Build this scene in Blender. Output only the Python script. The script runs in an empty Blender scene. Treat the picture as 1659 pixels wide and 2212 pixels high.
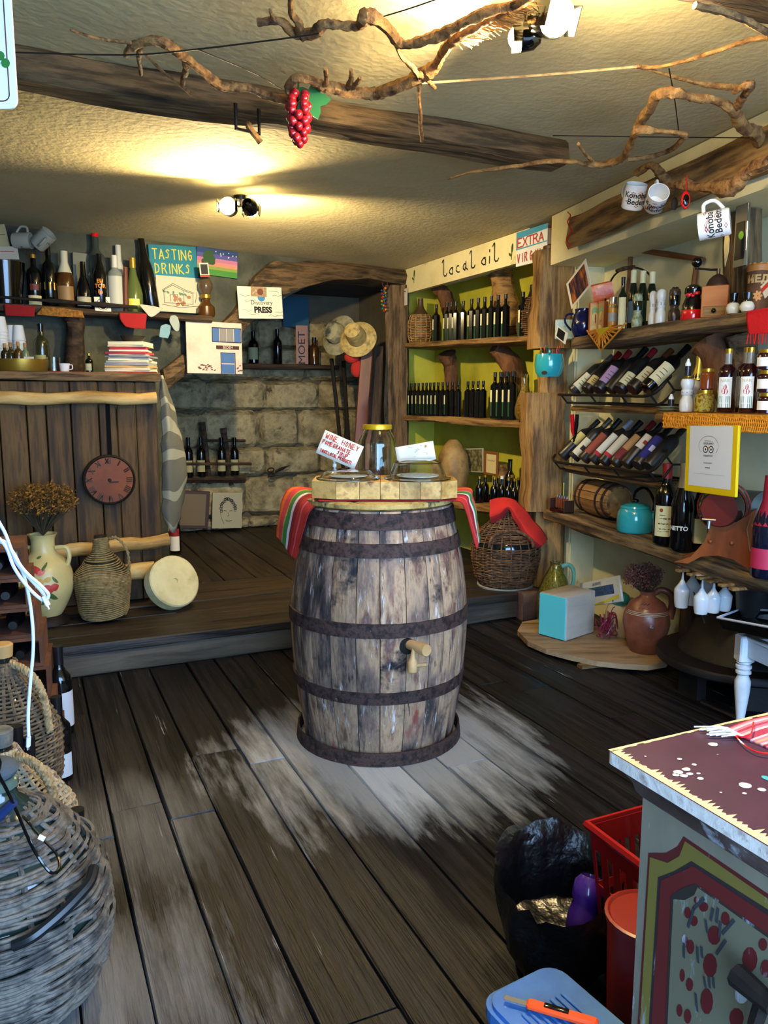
import bpy, bmesh, math, random
from mathutils import Vector, Matrix, noise
C = bpy.context.scene
COL = C.collection
R = random.Random(7)
PI = math.pi
# ---------------------------------------------------------------- camera
H = 1.33; PIT = math.radians(8.2); F = 1700.0; CX = 829.5; CY = 1106.0
cp, sp = math.cos(PIT), math.sin(PIT)
cam = bpy.data.cameras.new('camera'); camo = bpy.data.objects.new('camera', cam); COL.objects.link(camo)
camo.location = (0, 0, H); camo.rotation_euler = (PI/2-PIT, 0, 0)
cam.sensor_fit = 'HORIZONTAL'; cam.sensor_width = 36; cam.lens = 36*F/1659; cam.clip_start = .02
C.camera = camo
# ---------------------------------------------------------------- daylight: bluish sky coming in by the open shop front
w = bpy.data.worlds.new('world'); C.world = w; w.use_nodes = True
nt = w.node_tree; nt.nodes.clear()
wo = nt.nodes.new('ShaderNodeOutputWorld'); wb = nt.nodes.new('ShaderNodeBackground')
wb.inputs['Color'].default_value = (.36, .60, 1.0, 1); wb.inputs['Strength'].default_value = 20.0
nt.links.new(wb.outputs[0], wo.inputs[0])
C.view_settings.view_transform = 'Standard'; C.view_settings.look = 'None'
C.view_settings.gamma = 1; C.view_settings.use_curve_mapping = False
C.view_settings.exposure = 0.0
E1 = Vector((.910, .415, 0)); E2 = Vector((-.415, .910, 0)); RZ = math.atan2(.415, .910)
def RM(a, b, z=0): return Vector((a*E1.x+b*E2.x, a*E1.y+b*E2.y, z))
def lamp(kind, name, loc, energy, color, size=.03, target=None, angle=60, blend=.5):
    l = bpy.data.lights.new(name, kind); l.energy = energy; l.color = color
    if kind == 'SPOT': l.spot_size = math.radians(angle); l.spot_blend = blend
    if kind in ('SPOT', 'POINT'): l.shadow_soft_size = size
    o = bpy.data.objects.new(name, l); COL.objects.link(o); o.location = loc
    if target is not None:
        o.rotation_euler = (Vector(target)-Vector(loc)).to_track_quat('-Z', 'Y').to_euler()
    return o
pl = bpy.data.lights.new('daylight_portal', 'AREA'); pl.shape = 'RECTANGLE'; pl.size = 3.0; pl.size_y = 2.3; pl.cycles.is_portal = True
po = bpy.data.objects.new('daylight_portal', pl); COL.objects.link(po); po.location = RM(1.1, -.45, 1.17); po.rotation_euler = (PI/2, 0, RZ+PI*0)
po.rotation_euler = E2.to_track_quat('-Z', 'Z').to_euler()
WARM = (1.0, .76, .40)
# ---------------------------------------------------------------- pixel -> place helpers (1659x2212 frame)
def ray(px, py):
    u = (px-CX)/F; v = (CY-py)/F
    return Vector((u, cp+v*sp, -sp+v*cp))
def hz(px, py, z):                       # on the horizontal plane z
    d = ray(px, py); return Vector((0, 0, H))+d*((z-H)/d.z)
def hp(px, py, pl, off=0):               # on a vertical plane ((x,y),(x,y)), pushed off metres away from the camera
    P0 = Vector(pl[0]); D = (Vector(pl[1])-P0).normalized(); n = Vector((-D.y, D.x))
    if n.dot(P0) < 0: n = -n
    d = ray(px, py); k = (n.dot(P0)+off)/(n.x*d.x+n.y*d.y)
    return Vector((0, 0, H))+d*k
def hy(px, py, y): d = ray(px, py); return Vector((0, 0, H))+d*(y/d.y)
def st(px, pl, z, off=0):                # where a thing at height z on that plane shows at column px
    P0 = Vector(pl[0]); D = (Vector(pl[1])-P0).normalized(); n = Vector((-D.y, D.x))
    if n.dot(P0) < 0: n = -n
    P0 = P0+n*off; u = (px-CX)/F
    t = (u*(P0.y*cp-(z-H)*sp)-P0.x)/(D.x-u*D.y*cp)
    return Vector((P0.x+t*D.x, P0.y+t*D.y, z))
def zat(y, py):
    v = (CY-py)/F; return H+y*(v*cp-sp)/(cp+v*sp)
def zc(p): return p[1]*cp-(p[2]-H)*sp
def face(p): return math.atan2(-p[0], p[1])   # rotz that turns local -Y to the camera
def m_px(n, p): return n*zc(p)/F
WB = ((-2.34, 5.0), (.155, 6.75))
WR = ((.98, 4.94), (.155, 6.75))
SR = ((1.0, 4.65), (1.45, 2.9))
CF = ((-1.3, 4.55), (-1.3-.910, 4.55-.415))
_s = RM(0, 7.02); _t = RM(1, 7.02); SW = ((_s.x, _s.y), (_t.x, _t.y))
CEIL = 2.38
# ---------------------------------------------------------------- mesh helpers
class MB:
    def __init__(s): s.v = []; s.f = []; s.m = []; s.mi = 0; s.T = Matrix.Identity(4)
    def add(s, vs, fs):
        o = len(s.v); T = s.T
        s.v += [tuple(T @ Vector(v)) for v in vs]; s.f += [tuple(i+o for i in f) for f in fs]; s.m += [s.mi]*len(fs); return s
    def box(s, c, d, bev=0):
        x, y, z = d[0]/2, d[1]/2, d[2]/2
        if not bev:
            vs = [(c[0]+i*x, c[1]+j*y, c[2]+k*z) for i in (-1, 1) for j in (-1, 1) for k in (-1, 1)]
            return s.add(vs, [(0, 1, 3, 2), (4, 6, 7, 5), (0, 4, 5, 1), (2, 3, 7, 6), (0, 2, 6, 4), (1, 5, 7, 3)])
        b = bev; vs = []; q = [(-x, -y), (x, -y), (x, y), (-x, y)]
        lv = [(-z, b), (-z+b, 0), (z-b, 0), (z, b)]
        for zz, ins in lv:
            for qx, qy in [(-x+b, -y), (x-b, -y), (x, -y+b), (x, y-b), (x-b, y), (-x+b, y), (-x, y-b), (-x, -y+b)]:
                k = 1
                vs.append((c[0]+qx*(x-ins)/x if x > b else c[0]+qx, c[1]+qy*(y-ins)/y if y > b else c[1]+qy, c[2]+zz))
        fs = [tuple(range(7, -1, -1)), tuple(range(24, 32))]
        for l in range(3):
            for i in range(8): j = (i+1) % 8; fs.append((l*8+i, l*8+j, l*8+8+j, l*8+8+i))
        return s.add(vs, fs)
    def lathe(s, prof, n=24, cx=0, cy=0, a0=0, a1=2*PI, closed=True):
        full = abs(a1-a0-2*PI) < 1e-6; vs = []; fs = []; k = n if full else n+1
        for r, z in prof:
            for i in range(k):
                a = a0+(a1-a0)*i/n; vs.append((cx+r*math.cos(a), cy+r*math.sin(a), z))
        for j in range(len(prof)-1):
            for i in range(n):
                i2 = (i+1) % k
                fs.append((j*k+i, j*k+i2, j*k+k+i2, j*k+k+i))
        if full and closed:
            if prof[0][0] > 1e-5: fs.append(tuple(range(k-1, -1, -1)))
            if prof[-1][0] > 1e-5: fs.append(tuple((len(prof)-1)*k+i for i in range(k)))
        return s.add(vs, fs)
    def tube(s, pts, r, n=6, cap=True, jit=0, flat=1, seed=0):
        rr = random.Random(seed); pts = [Vector(p) for p in pts]; vs = []; fs = []; up = None
        N = len(pts); rad = r if isinstance(r, (list, tuple)) else [r]*N
        for i, p in enumerate(pts):
            t = (pts[min(i+1, N-1)]-pts[max(i-1, 0)]); t = t.normalized() if t.length > 1e-9 else Vector((0, 0, 1))
            if up is None: up = Vector((0, 0, 1)) if abs(t.z) < .9 else Vector((1, 0, 0))
            a = t.cross(up)
            if a.length < 1e-6: a = t.cross(Vector((1, .3, .2)))
            a.normalize(); b = a.cross(t).normalized(); up = b
            for k in range(n):
                an = 2*PI*k/n; q = rad[i]*(1+jit*(rr.random()-.5)*2)
                vs.append(p+a*(math.cos(an)*q)+b*(math.sin(an)*q*flat))
        for i in range(N-1):
            for k in range(n):
                k2 = (k+1) % n; fs.append((i*n+k, i*n+k2, i*n+n+k2, i*n+n+k))
        if cap: fs.append(tuple(range(n-1, -1, -1))); fs.append(tuple((N-1)*n+k for k in range(n)))
        return s.add(vs, fs)
    def prism(s, poly, y0, y1):          # polygon in x-z extruded along y
        n = len(poly); vs = [(x, y0, z) for x, z in poly]+[(x, y1, z) for x, z in poly]
        fs = [tuple(range(n)), tuple(range(2*n-1, n-1, -1))]
        for i in range(n): j = (i+1) % n; fs.append((i, i+n, j+n, j))
        return s.add(vs, fs)
    def slab(s, poly, z0, z1):           # polygon in x-y extruded along z
        n = len(poly); vs = [(x, y, z0) for x, y in poly]+[(x, y, z1) for x, y in poly]
        fs = [tuple(range(n-1, -1, -1)), tuple(range(n, 2*n))]
        for i in range(n): j = (i+1) % n; fs.append((i, j, j+n, i+n))
        return s.add(vs, fs)
    def ribbon(s, pts, w, y):            # flat stroke in the x-z plane
        for (x0, z0), (x1, z1) in zip(pts[:-1], pts[1:]):
            dx, dz = x1-x0, z1-z0; L = math.hypot(dx, dz) or 1e-6; ux, uz = dx/L*w/2, dz/L*w/2; nx, nz = -uz, ux
            x0 -= ux*.6; z0 -= uz*.6; x1 += ux*.6; z1 += uz*.6
            s.add([(x0+nx, y, z0+nz), (x0-nx, y, z0-nz), (x1-nx, y, z1-nz), (x1+nx, y, z1+nz)], [(0, 1, 2, 3)])
        return s
    def ell(s, cx, cz, rx, rz, y, rot=0, n=10):
        ca, sa = math.cos(rot), math.sin(rot); vs = []
        for i in range(n):
            a = 2*PI*i/n; X = rx*math.cos(a); Z = rz*math.sin(a); vs.append((cx+X*ca-Z*sa, y, cz+X*sa+Z*ca))
        return s.add(vs, [tuple(range(n))])
    def ball(s, c, r, n=8, sq=(1, 1, 1)):
        m = n//2+1; vs = []; fs = []
        for j in range(m+1):
            t = PI*j/m
            for i in range(n):
                a = 2*PI*i/n; vs.append((c[0]+sq[0]*r*math.sin(t)*math.cos(a), c[1]+sq[1]*r*math.sin(t)*math.sin(a), c[2]-sq[2]*r*math.cos(t)))
        for j in range(m):
            for i in range(n):
                i2 = (i+1) % n; fs.append((j*n+i, j*n+i2, j*n+n+i2, j*n+n+i))
        return s.add(vs, fs)
    def mesh(s, name, mats, smooth=True):
        me = bpy.data.meshes.new(name); me.from_pydata(s.v, [], s.f)
        for m in (mats if isinstance(mats, (list, tuple)) else [mats]): me.materials.append(m)
        if isinstance(mats, (list, tuple)) and len(mats) > 1: me.polygons.foreach_set('material_index', s.m)
        bm = bmesh.new(); bm.from_mesh(me); bmesh.ops.remove_doubles(bm, verts=bm.verts, dist=1e-5)
        bmesh.ops.recalc_face_normals(bm, faces=bm.faces); bm.to_mesh(me); bm.free()
        if smooth:
            me.polygons.foreach_set('use_smooth', [True]*len(me.polygons))
            try: me.set_sharp_from_angle(angle=math.radians(38))
            except Exception: pass
        return me
def obj(name, mb, mat, parent=None, smooth=True, raw=False):
    me = mb if isinstance(mb, bpy.types.Mesh) else mb.mesh(name, mat, smooth)
    o = bpy.data.objects.new(name, me); COL.objects.link(o); o.parent = parent; return o
def flat(name, mb, mat, parent):         # print: keep the face as drawn
    me = bpy.data.meshes.new(name); me.from_pydata(mb.v, [], mb.f)
    for m in (mat if isinstance(mat, (list, tuple)) else [mat]): me.materials.append(m)
    if isinstance(mat, (list, tuple)): me.polygons.foreach_set('material_index', mb.m)
    o = bpy.data.objects.new(name, me); COL.objects.link(o); o.parent = parent; return o
def thing(name, label, cat, loc=(0, 0, 0), rz=0, group=None):
    o = bpy.data.objects.new(name, None); COL.objects.link(o); o.location = loc; o.rotation_euler = (0, 0, rz)
    o.empty_display_size = .05; return tag(o, label, cat, group)
def tag(o, label, cat, group=None, kind=None):
    if label: o['label'] = label
    if cat: o['category'] = cat
    if group: o['group'] = group
    if kind: o['kind'] = kind
    return o
def struct(name, mb, mat, parent=None, smooth=False):
    o = obj(name, mb, mat, parent, smooth)
    if parent is None: o['kind'] = 'structure'
    return o
KIDS = {}
def dup(root, loc=None, rz=None, label=None, group=None, scale=None):
    r = root.copy(); COL.objects.link(r)
    if loc is not None: r.location = loc
    if rz is not None: r.rotation_euler = (0, 0, rz)
    if label: r['label'] = label
    if group: r['group'] = group
    if scale: r.scale = scale
    for ch in [o for o in COL.objects if o.parent == root]:
        c = ch.copy(); COL.objects.link(c); c.parent = r
        for g in [o for o in COL.objects if o.parent == ch]:
            d = g.copy(); COL.objects.link(d); d.parent = c
    return r
def frame(o, p, xdir, up=Vector((0, 0, 1))):   # local X along xdir, local Z near up
    x = Vector(xdir).normalized(); y = Vector(up).cross(x).normalized(); z = x.cross(y)
    m = Matrix((x, y, z)).transposed().to_4x4(); m.translation = Vector(p); o.matrix_world = m; return o
def smoothpath(pts, k=4):
    P = [Vector(p) for p in pts]; out = []
    for i in range(len(P)-1):
        a, b, c, d = P[max(i-1, 0)], P[i], P[i+1], P[min(i+2, len(P)-1)]
        for j in range(k):
            t = j/k; out.append(.5*((2*b)+(c-a)*t+(2*a-5*b+4*c-d)*t*t+(3*b-a-3*c+d)*t**3))
    out.append(P[-1]); return out
def smooth1(vals, k=4):
    out = []
    for i in range(len(vals)-1):
        for j in range(k): t = j/k; out.append(vals[i]*(1-t)+vals[i+1]*t)
    out.append(vals[-1]); return out
# ---------------------------------------------------------------- materials
def hx(s):
    s = s.lstrip('#'); v = [int(s[i:i+2], 16)/255 for i in (0, 2, 4)]
    return tuple((x/12.92 if x <= .04045 else ((x+.055)/1.055)**2.4) for x in v)+(1,)
_M = {}
def plain(col, rough=.5, metal=0, spec=.5, emit=0, trans=0, ior=1.45, coat=0, alpha=1):
    key = (col, rough, metal, spec, emit, trans, coat)
    if key in _M: return _M[key]
    m = bpy.data.materials.new('mat'+col.strip('#')); m.use_nodes = True; b = m.node_tree.nodes['Principled BSDF']
    b.inputs['Base Color'].default_value = hx(col); b.inputs['Roughness'].default_value = rough; b.inputs['Metallic'].default_value = metal
    b.inputs['Specular IOR Level'].default_value = spec; b.inputs['IOR'].default_value = ior
    b.inputs['Transmission Weight'].default_value = trans; b.inputs['Coat Weight'].default_value = coat
    if emit: b.inputs['Emission Color'].default_value = hx(col); b.inputs['Emission Strength'].default_value = emit
    _M[key] = m; return m
def noisy(name, cols, ns=5, scale=(1, 1, 1), rough=.75, bump=.3, bscale=None, detail=6, rnd=.0, metal=0, wear=None, spec=.35, coord='Object', dist=0, roughr=0, ramp=None, halo=None, bdist=.01):
    """cols: 2..4 hex colours spread over a noise; wear=(hex, threshold, noise scale); rnd: per-object brightness spread"""
    if name in _M: return _M[name]
    m = bpy.data.materials.new(name); m.use_nodes = True; N = m.node_tree.nodes; L = m.node_tree.links; b = N['Principled BSDF']
    tc = N.new('ShaderNodeTexCoord'); oi = N.new('ShaderNodeObjectInfo'); mp = N.new('ShaderNodeMapping'); mp.inputs['Scale'].default_value = scale
    ad = N.new('ShaderNodeVectorMath'); ad.operation = 'ADD'
    sc = N.new('ShaderNodeVectorMath'); sc.operation = 'SCALE'; sc.inputs[0].default_value = (13.1, 7.7, 5.3)
    L.new(oi.outputs['Random'], sc.inputs['Scale'])
    L.new(tc.outputs[coord], ad.inputs[0]); L.new(sc.outputs[0], ad.inputs[1])
    L.new(ad.outputs[0], mp.inputs['Vector'])
    n1 = N.new('ShaderNodeTexNoise'); n1.inputs['Scale'].default_value = ns; n1.inputs['Detail'].default_value = detail; n1.inputs['Distortion'].default_value = dist
    n1.inputs['Roughness'].default_value = .62
    L.new(mp.outputs[0], n1.inputs['Vector'])
    cr = N.new('ShaderNodeValToRGB'); e = cr.color_ramp.elements; k = len(cols)
    lo, hi = ramp or (.3, .7)
    e[0].position = lo; e[0].color = hx(cols[0]); e[1].position = hi; e[1].color = hx(cols[-1])
    for i in range(1, k-1): q = e.new(lo+(hi-lo)*i/(k-1)); q.color = hx(cols[i])
    L.new(n1.outputs['Fac'], cr.inputs[0]); out = cr.outputs[0]
    def mix(fac, a, bcol, typ='MIX'):
        x = N.new('ShaderNodeMix'); x.data_type = 'RGBA'; x.blend_type = typ
        if isinstance(fac, float): x.inputs[0].default_value = fac
        else: L.new(fac, x.inputs[0])
        L.new(a, x.inputs[6])
        if isinstance(bcol, tuple): x.inputs[7].default_value = bcol
        else: L.new(bcol, x.inputs[7])
        return x.outputs[2]
    if wear:
        for wr in (wear if isinstance(wear, list) else [wear]):
            n2 = N.new('ShaderNodeTexNoise'); n2.inputs['Scale'].default_value = wr[2]; n2.inputs['Detail'].default_value = 8; n2.inputs['Roughness'].default_value = .65
            mp2 = N.new('ShaderNodeMapping'); mp2.inputs['Scale'].default_value = wr[3] if len(wr) > 3 else (1, 1, 1); mp2.inputs['Location'].default_value = (3.3, 1.7*wr[2], 5.1)
            L.new(ad.outputs[0], mp2.inputs['Vector']); L.new(mp2.outputs[0], n2.inputs['Vector'])
            r2 = N.new('ShaderNodeMapRange'); r2.inputs['From Min'].default_value = wr[1]; r2.inputs['From Max'].default_value = wr[1]+(wr[4] if len(wr) > 4 else .06)
            L.new(n2.outputs['Fac'], r2.inputs['Value']); out = mix(r2.outputs[0], out, hx(wr[0]))
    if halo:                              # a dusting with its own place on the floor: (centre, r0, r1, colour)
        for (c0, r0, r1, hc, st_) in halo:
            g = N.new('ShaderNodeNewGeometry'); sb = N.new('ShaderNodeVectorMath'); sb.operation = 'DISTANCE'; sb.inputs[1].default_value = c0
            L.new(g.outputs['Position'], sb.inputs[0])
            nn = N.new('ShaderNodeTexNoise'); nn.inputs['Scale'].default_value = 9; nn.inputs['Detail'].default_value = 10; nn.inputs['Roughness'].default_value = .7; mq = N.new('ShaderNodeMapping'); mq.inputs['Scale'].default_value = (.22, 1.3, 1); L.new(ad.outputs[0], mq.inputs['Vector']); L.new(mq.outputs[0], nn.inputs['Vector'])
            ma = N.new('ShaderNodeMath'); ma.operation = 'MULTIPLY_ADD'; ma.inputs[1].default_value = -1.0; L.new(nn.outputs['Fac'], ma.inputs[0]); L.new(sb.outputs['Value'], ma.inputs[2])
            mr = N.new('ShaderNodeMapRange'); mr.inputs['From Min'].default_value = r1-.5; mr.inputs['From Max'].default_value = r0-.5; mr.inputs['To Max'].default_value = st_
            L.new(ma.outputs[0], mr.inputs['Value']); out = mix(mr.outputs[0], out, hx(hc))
    if rnd:
        hs = N.new('ShaderNodeHueSaturation'); mr = N.new('ShaderNodeMapRange'); mr.inputs['To Min'].default_value = 1-rnd; mr.inputs['To Max'].default_value = 1+rnd
        L.new(oi.outputs['Random'], mr.inputs['Value']); L.new(mr.outputs[0], hs.inputs['Value']); L.new(out, hs.inputs['Color']); out = hs.outputs[0]
    L.new(out, b.inputs['Base Color'])
    b.inputs['Roughness'].default_value = rough; b.inputs['Metallic'].default_value = metal; b.inputs['Specular IOR Level'].default_value = spec
    if roughr:
        mr = N.new('ShaderNodeMapRange'); mr.inputs['To Min'].default_value = rough-roughr; mr.inputs['To Max'].default_value = rough+roughr
        L.new(n1.outputs['Fac'], mr.inputs['Value']); L.new(mr.outputs[0], b.inputs['Roughness'])
    if bump:
        bp = N.new('ShaderNodeBump'); bp.inputs['Strength'].default_value = bump; bp.inputs['Distance'].default_value = bdist
        if bscale:
            n3 = N.new('ShaderNodeTexNoise'); n3.inputs['Scale'].default_value = bscale; n3.inputs['Detail'].default_value = 5; L.new(mp.outputs[0], n3.inputs['Vector']); L.new(n3.outputs['Fac'], bp.inputs['Height'])
        else: L.new(n1.outputs['Fac'], bp.inputs['Height'])
        L.new(bp.outputs[0], b.inputs['Normal'])
    _M[name] = m; return m
G = (.12, 1, 1)      # grain runs along local X
GZ = (1, 1, .12)     # grain runs along local Z
BARREL = (0.0, 3.0)
timber_m = noisy('old_timber', ['#1b140d', '#46361f', '#705839', '#2f2417'], 26, G, .8, .8, rnd=.15, wear=('#241a12', .60, 3, G, .12), bdist=.02)
timberL_m = noisy('pale_timber', ['#33240f', '#735430', '#9c7945', '#7d5c34'], 24, G, .75, .8, rnd=.12, wear=('#33210f', .62, 4, G, .1), bdist=.02)
timberD_m = noisy('dark_timber', ['#17100a', '#33261a', '#52402b'], 26, G, .8, .8, rnd=.15, bdist=.02)
plaster_m = noisy('ceiling_plaster', ['#b8ab80', '#cbbf95', '#c0b388'], 1.6, rough=.9, bump=.30, bscale=38, bdist=.012)
wallL_m = noisy('dark_plaster', ['#2c3029', '#43463b', '#565747'], 4, rough=.9, bump=.5, bscale=14, wear=('#2c2f28', .56, 3), bdist=.02)
cream_m = noisy('cream_paint', ['#d8cb95', '#e3d8a6', '#d0c28c'], 2.5, rough=.7, bump=.15, bscale=20, wear=('#b8ab78', .64, 5))
pale_m = noisy('pale_paint', ['#c6c39a', '#d4d0a8', '#bebb90'], 2.5, rough=.7, bump=.15, bscale=20, wear=('#a5a68c', .66, 5))
lime_m = noisy('lime_paint', ['#a8a632', '#b9b53c', '#9c9a2c'], 2.5, rough=.6, bump=.15, bscale=20)
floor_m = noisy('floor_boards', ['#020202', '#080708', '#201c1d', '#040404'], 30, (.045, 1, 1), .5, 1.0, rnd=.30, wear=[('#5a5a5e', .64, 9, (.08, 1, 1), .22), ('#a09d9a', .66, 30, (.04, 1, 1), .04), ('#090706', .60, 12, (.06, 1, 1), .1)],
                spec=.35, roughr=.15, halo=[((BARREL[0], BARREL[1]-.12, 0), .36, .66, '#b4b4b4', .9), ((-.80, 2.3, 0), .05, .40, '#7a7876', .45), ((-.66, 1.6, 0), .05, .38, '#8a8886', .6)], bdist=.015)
plat_m = noisy('platform_boards', ['#0c0805', '#1d140c', '#352716', '#130d07'], 22, (.07, 1, 1), .6, .8, rnd=.25, wear=('#7a6040', .64, 10, (.05, 1, 1), .1), spec=.5, bdist=.015)
stone_m = noisy('rough_stone', ['#5c543d', '#857959', '#a39670', '#6e6348'], 7, rough=.9, bump=1.0, bscale=18, rnd=.14, wear=('#5b5442', .6, 7), bdist=.03)
# ---------------------------------------------------------------- rough timber, stones, boards
def rough(mb, L, W, T, seed=0, n=None, jit=.006, bev=.008, bow=0, x0=0):
    """a sawn or hewn member along local X from x0, centred in y and z"""
    n = n or max(3, int(L/.12)); vs = []; fs = []; r = random.Random(seed); b = min(bev, W*.3, T*.3)
    base = [(-W/2+b, -T/2), (W/2-b, -T/2), (W/2, -T/2+b), (W/2, T/2-b), (W/2-b, T/2), (-W/2+b, T/2), (-W/2, T/2-b), (-W/2, -T/2+b)]
    ph = r.random()*50
    for i in range(n+1):
        x = x0+L*i/n; s = 1-(.02 if i in (0, n) else 0); bo = bow*math.sin(PI*i/n)
        for k, (y, z) in enumerate(base):
            q = noise.noise(Vector((x*2.2, k*.9+ph, seed*.37)))*jit*2+(r.random()-.5)*jit*.6; q2 = noise.noise(Vector((x*2.2, k*.9+ph+9, seed*.37)))*jit*2
            vs.append((x, y*s+q, z*s+q2+bo))
    for i in range(n):
        for k in range(8): k2 = (k+1) % 8; fs.append((i*8+k, i*8+k2, i*8+8+k2, i*8+8+k))
    fs.append(tuple(range(7, -1, -1))); fs.append(tuple(n*8+k for k in range(8)))
    return mb.add(vs, fs)
def timber(name, p0, p1, W, T, mat, parent=None, seed=0, jit=.006, bow=0, up=Vector((0, 0, 1)), bev=.01, n=None):
    p0 = Vector(p0); p1 = Vector(p1); o = obj(name, rough(MB(), (p1-p0).length, W, T, seed, jit=jit, bow=bow, bev=bev, n=n), mat, None)
    frame(o, p0, p1-p0, up)
    if parent: o.parent = parent; o.matrix_parent_inverse = parent_inv(parent)
    return o
def parent_inv(p):
    bpy.context.view_layer.update(); return p.matrix_world.inverted()
def bendgrid(mb, w, h, d, seed, nx=6, nz=5, pw=3.2):
    """one rough stone face, x 0..w, z 0..h, bulging towards -y"""
    vs = []; r = random.Random(seed)
    sk = [(r.random()-.5)*.24 for _ in range(4)]
    for j in range(nz+1):
        for i in range(nx+1):
            u = i/nx; v = j/nz; U = 2*u-1; V = 2*v-1
            e = max(0, 1-(abs(U)**pw+abs(V)**pw)/1.6 if max(abs(U), abs(V)) < 1 else 0)
            y = -d*(e**.5 if e > 0 else 0) - (0 if e <= 0 else .35*d*noise.noise(Vector((u*3+seed, v*3, seed*.7))))
            cx = w*(u+(sk[0] if v > .5 else sk[1])*(.5-abs(u-.5))*abs(V)); cz = h*(v+(sk[2] if u > .5 else sk[3])*(.5-abs(v-.5))*abs(U))
            if abs(U) == 1 and abs(V) == 1: cx -= U*w*.07; cz -= V*h*.07
            vs.append((cx, y, cz))
    k = nx+1; fs = [(j*k+i, j*k+i+1, j*k+k+i+1, j*k+k+i) for j in range(nz) for i in range(nx)]
    per = [i for i in range(k)]+[j*k+nx for j in range(1, nz+1)]+[nz*k+i for i in range(nx-1, -1, -1)]+[j*k for j in range(nz-1, 0, -1)]
    o = len(vs); vs += [(vs[p][0], .06, vs[p][2]) for p in per]; P = len(per)
    fs += [(per[i], per[(i+1) % P], o+(i+1) % P, o+i) for i in range(P)]; fs.append(tuple(o+i for i in range(P)))
    return mb.add(vs, fs)
# ---------------------------------------------------------------- the room shell, drawn in room axes (a across, b deep)
def room(name, mat, boxes, parent=None):
    m = MB()
    for (a0, a1, b0, b1, z0, z1) in boxes: m.box(((a0+a1)/2, (b0+b1)/2, (z0+z1)/2), (a1-a0, b1-b0, z1-z0))
    o = struct(name, m, mat, parent)
    if parent is None: o.rotation_euler = (0, 0, RZ)
    return o
AL = -.62
dark_m = plain('#0d0b09', .9)
ceiling = room('ceiling', plaster_m, [(AL-.2, 3.9, -.8, 7.3, CEIL, CEIL+.2)])
floor = room('floor', dark_m, [(AL-.2, 3.9, -.75, 3.99, -.12, -.04)])
room('ground', noisy('paving', ['#8d8c88', '#a5a39d'], 3, bump=.3), [(-5, 7, -9, -.8, -.22, -.1)])
room('wall_left', wallL_m, [(AL-.2, AL, -.75, 7.3, -.1, CEIL)])
wfr = room('wall_front', cream_m, [(AL-.2, -.5, -.8, -.55, -.1, CEIL), (2.75, 3.9, -.8, -.55, -.1, CEIL), (-.5, 2.75, -.8, -.55, 2.3, CEIL)])
# right wall with the green alcove
ALC = 3.28
wall_right = room('wall_right', lime_m, [(ALC, ALC+.15, 4.3, 6.25, 0, CEIL), (2.97, ALC, 6.13, 6.25, 0, CEIL), (3.02, ALC, 4.1, 4.3, 0, CEIL)])
P0 = Vector(WB[0]); WD = (Vector(WB[1])-P0); WLEN = WD.length; WD.normalize()
def wl(px, py, off=0):
    q = hp(px, py, WB, off); return ((Vector((q.x, q.y))-P0).dot(WD), q.z)
arch_in = [(352, 846), (430, 783), (500, 730), (560, 682), (620, 640), (680, 612), (740, 601), (800, 600), (866, 610)]
aw = [wl(*p) for p in arch_in]
poly = [(-1.2, 0), (aw[0][0], 0)]+aw+[(WLEN, aw[-1][1]), (WLEN, CEIL), (-1.2, CEIL)]
wb_ = struct('wall_back', MB().prism(poly, 0, .22), wallL_m); frame(wb_, (P0.x, P0.y, 0), (WD.x, WD.y, 0))
# curved timber over the arch
abt = [(345, 822, -24, 24), (430, 757, -24, 28), (500, 702, -30, 30), (545, 648, -48, 40), (585, 606, -36, 42), (640, 600, -32, 26), (700, 592, -24, 18), (760, 590, -20, 14), (820, 593, -18, 16), (872, 600, -16, 18)]
tops = smoothpath([(*wl(x, y+a), 0) for x, y, a, b in abt], 4); bots = smoothpath([(*wl(x, y+b), 0) for x, y, a, b in abt], 4)
m = MB(); n = len(tops); vs = []
for i in range(n):
    for (p, yy, s) in ((tops[i], -.07, 0), (bots[i], -.07, 1), (bots[i], .24, 2), (tops[i], .24, 3)):
        q = noise.noise(Vector((i*.35, s*3.1, 1)))*.02; vs.append((p.x, yy+q, min(p.y+q, CEIL-.002)))
    mid = (tops[i]+bots[i])/2; q = noise.noise(Vector((i*.35, 9, 1)))*.02
    vs.append((mid.x, -.11+q, min(mid.y+q, CEIL-.002)))
fs = []
for i in range(n-1):
    a, b = i*5, i*5+5
    for p, q in ((0, 4), (4, 1), (1, 2), (2, 3), (3, 0)): fs.append((a+p, a+q, b+q, b+p))
fs += [(0, 3, 2, 1, 4), ((n-1)*5, (n-1)*5+4, (n-1)*5+1, (n-1)*5+2, (n-1)*5+3)]
m.add(vs, fs); arch = obj('arch_timber', m, timber_m); frame(arch, (P0.x, P0.y, 0), (WD.x, WD.y, 0))
tag(arch, 'curved old brown timber arching over the dark niche opening', 'beam')
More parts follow.
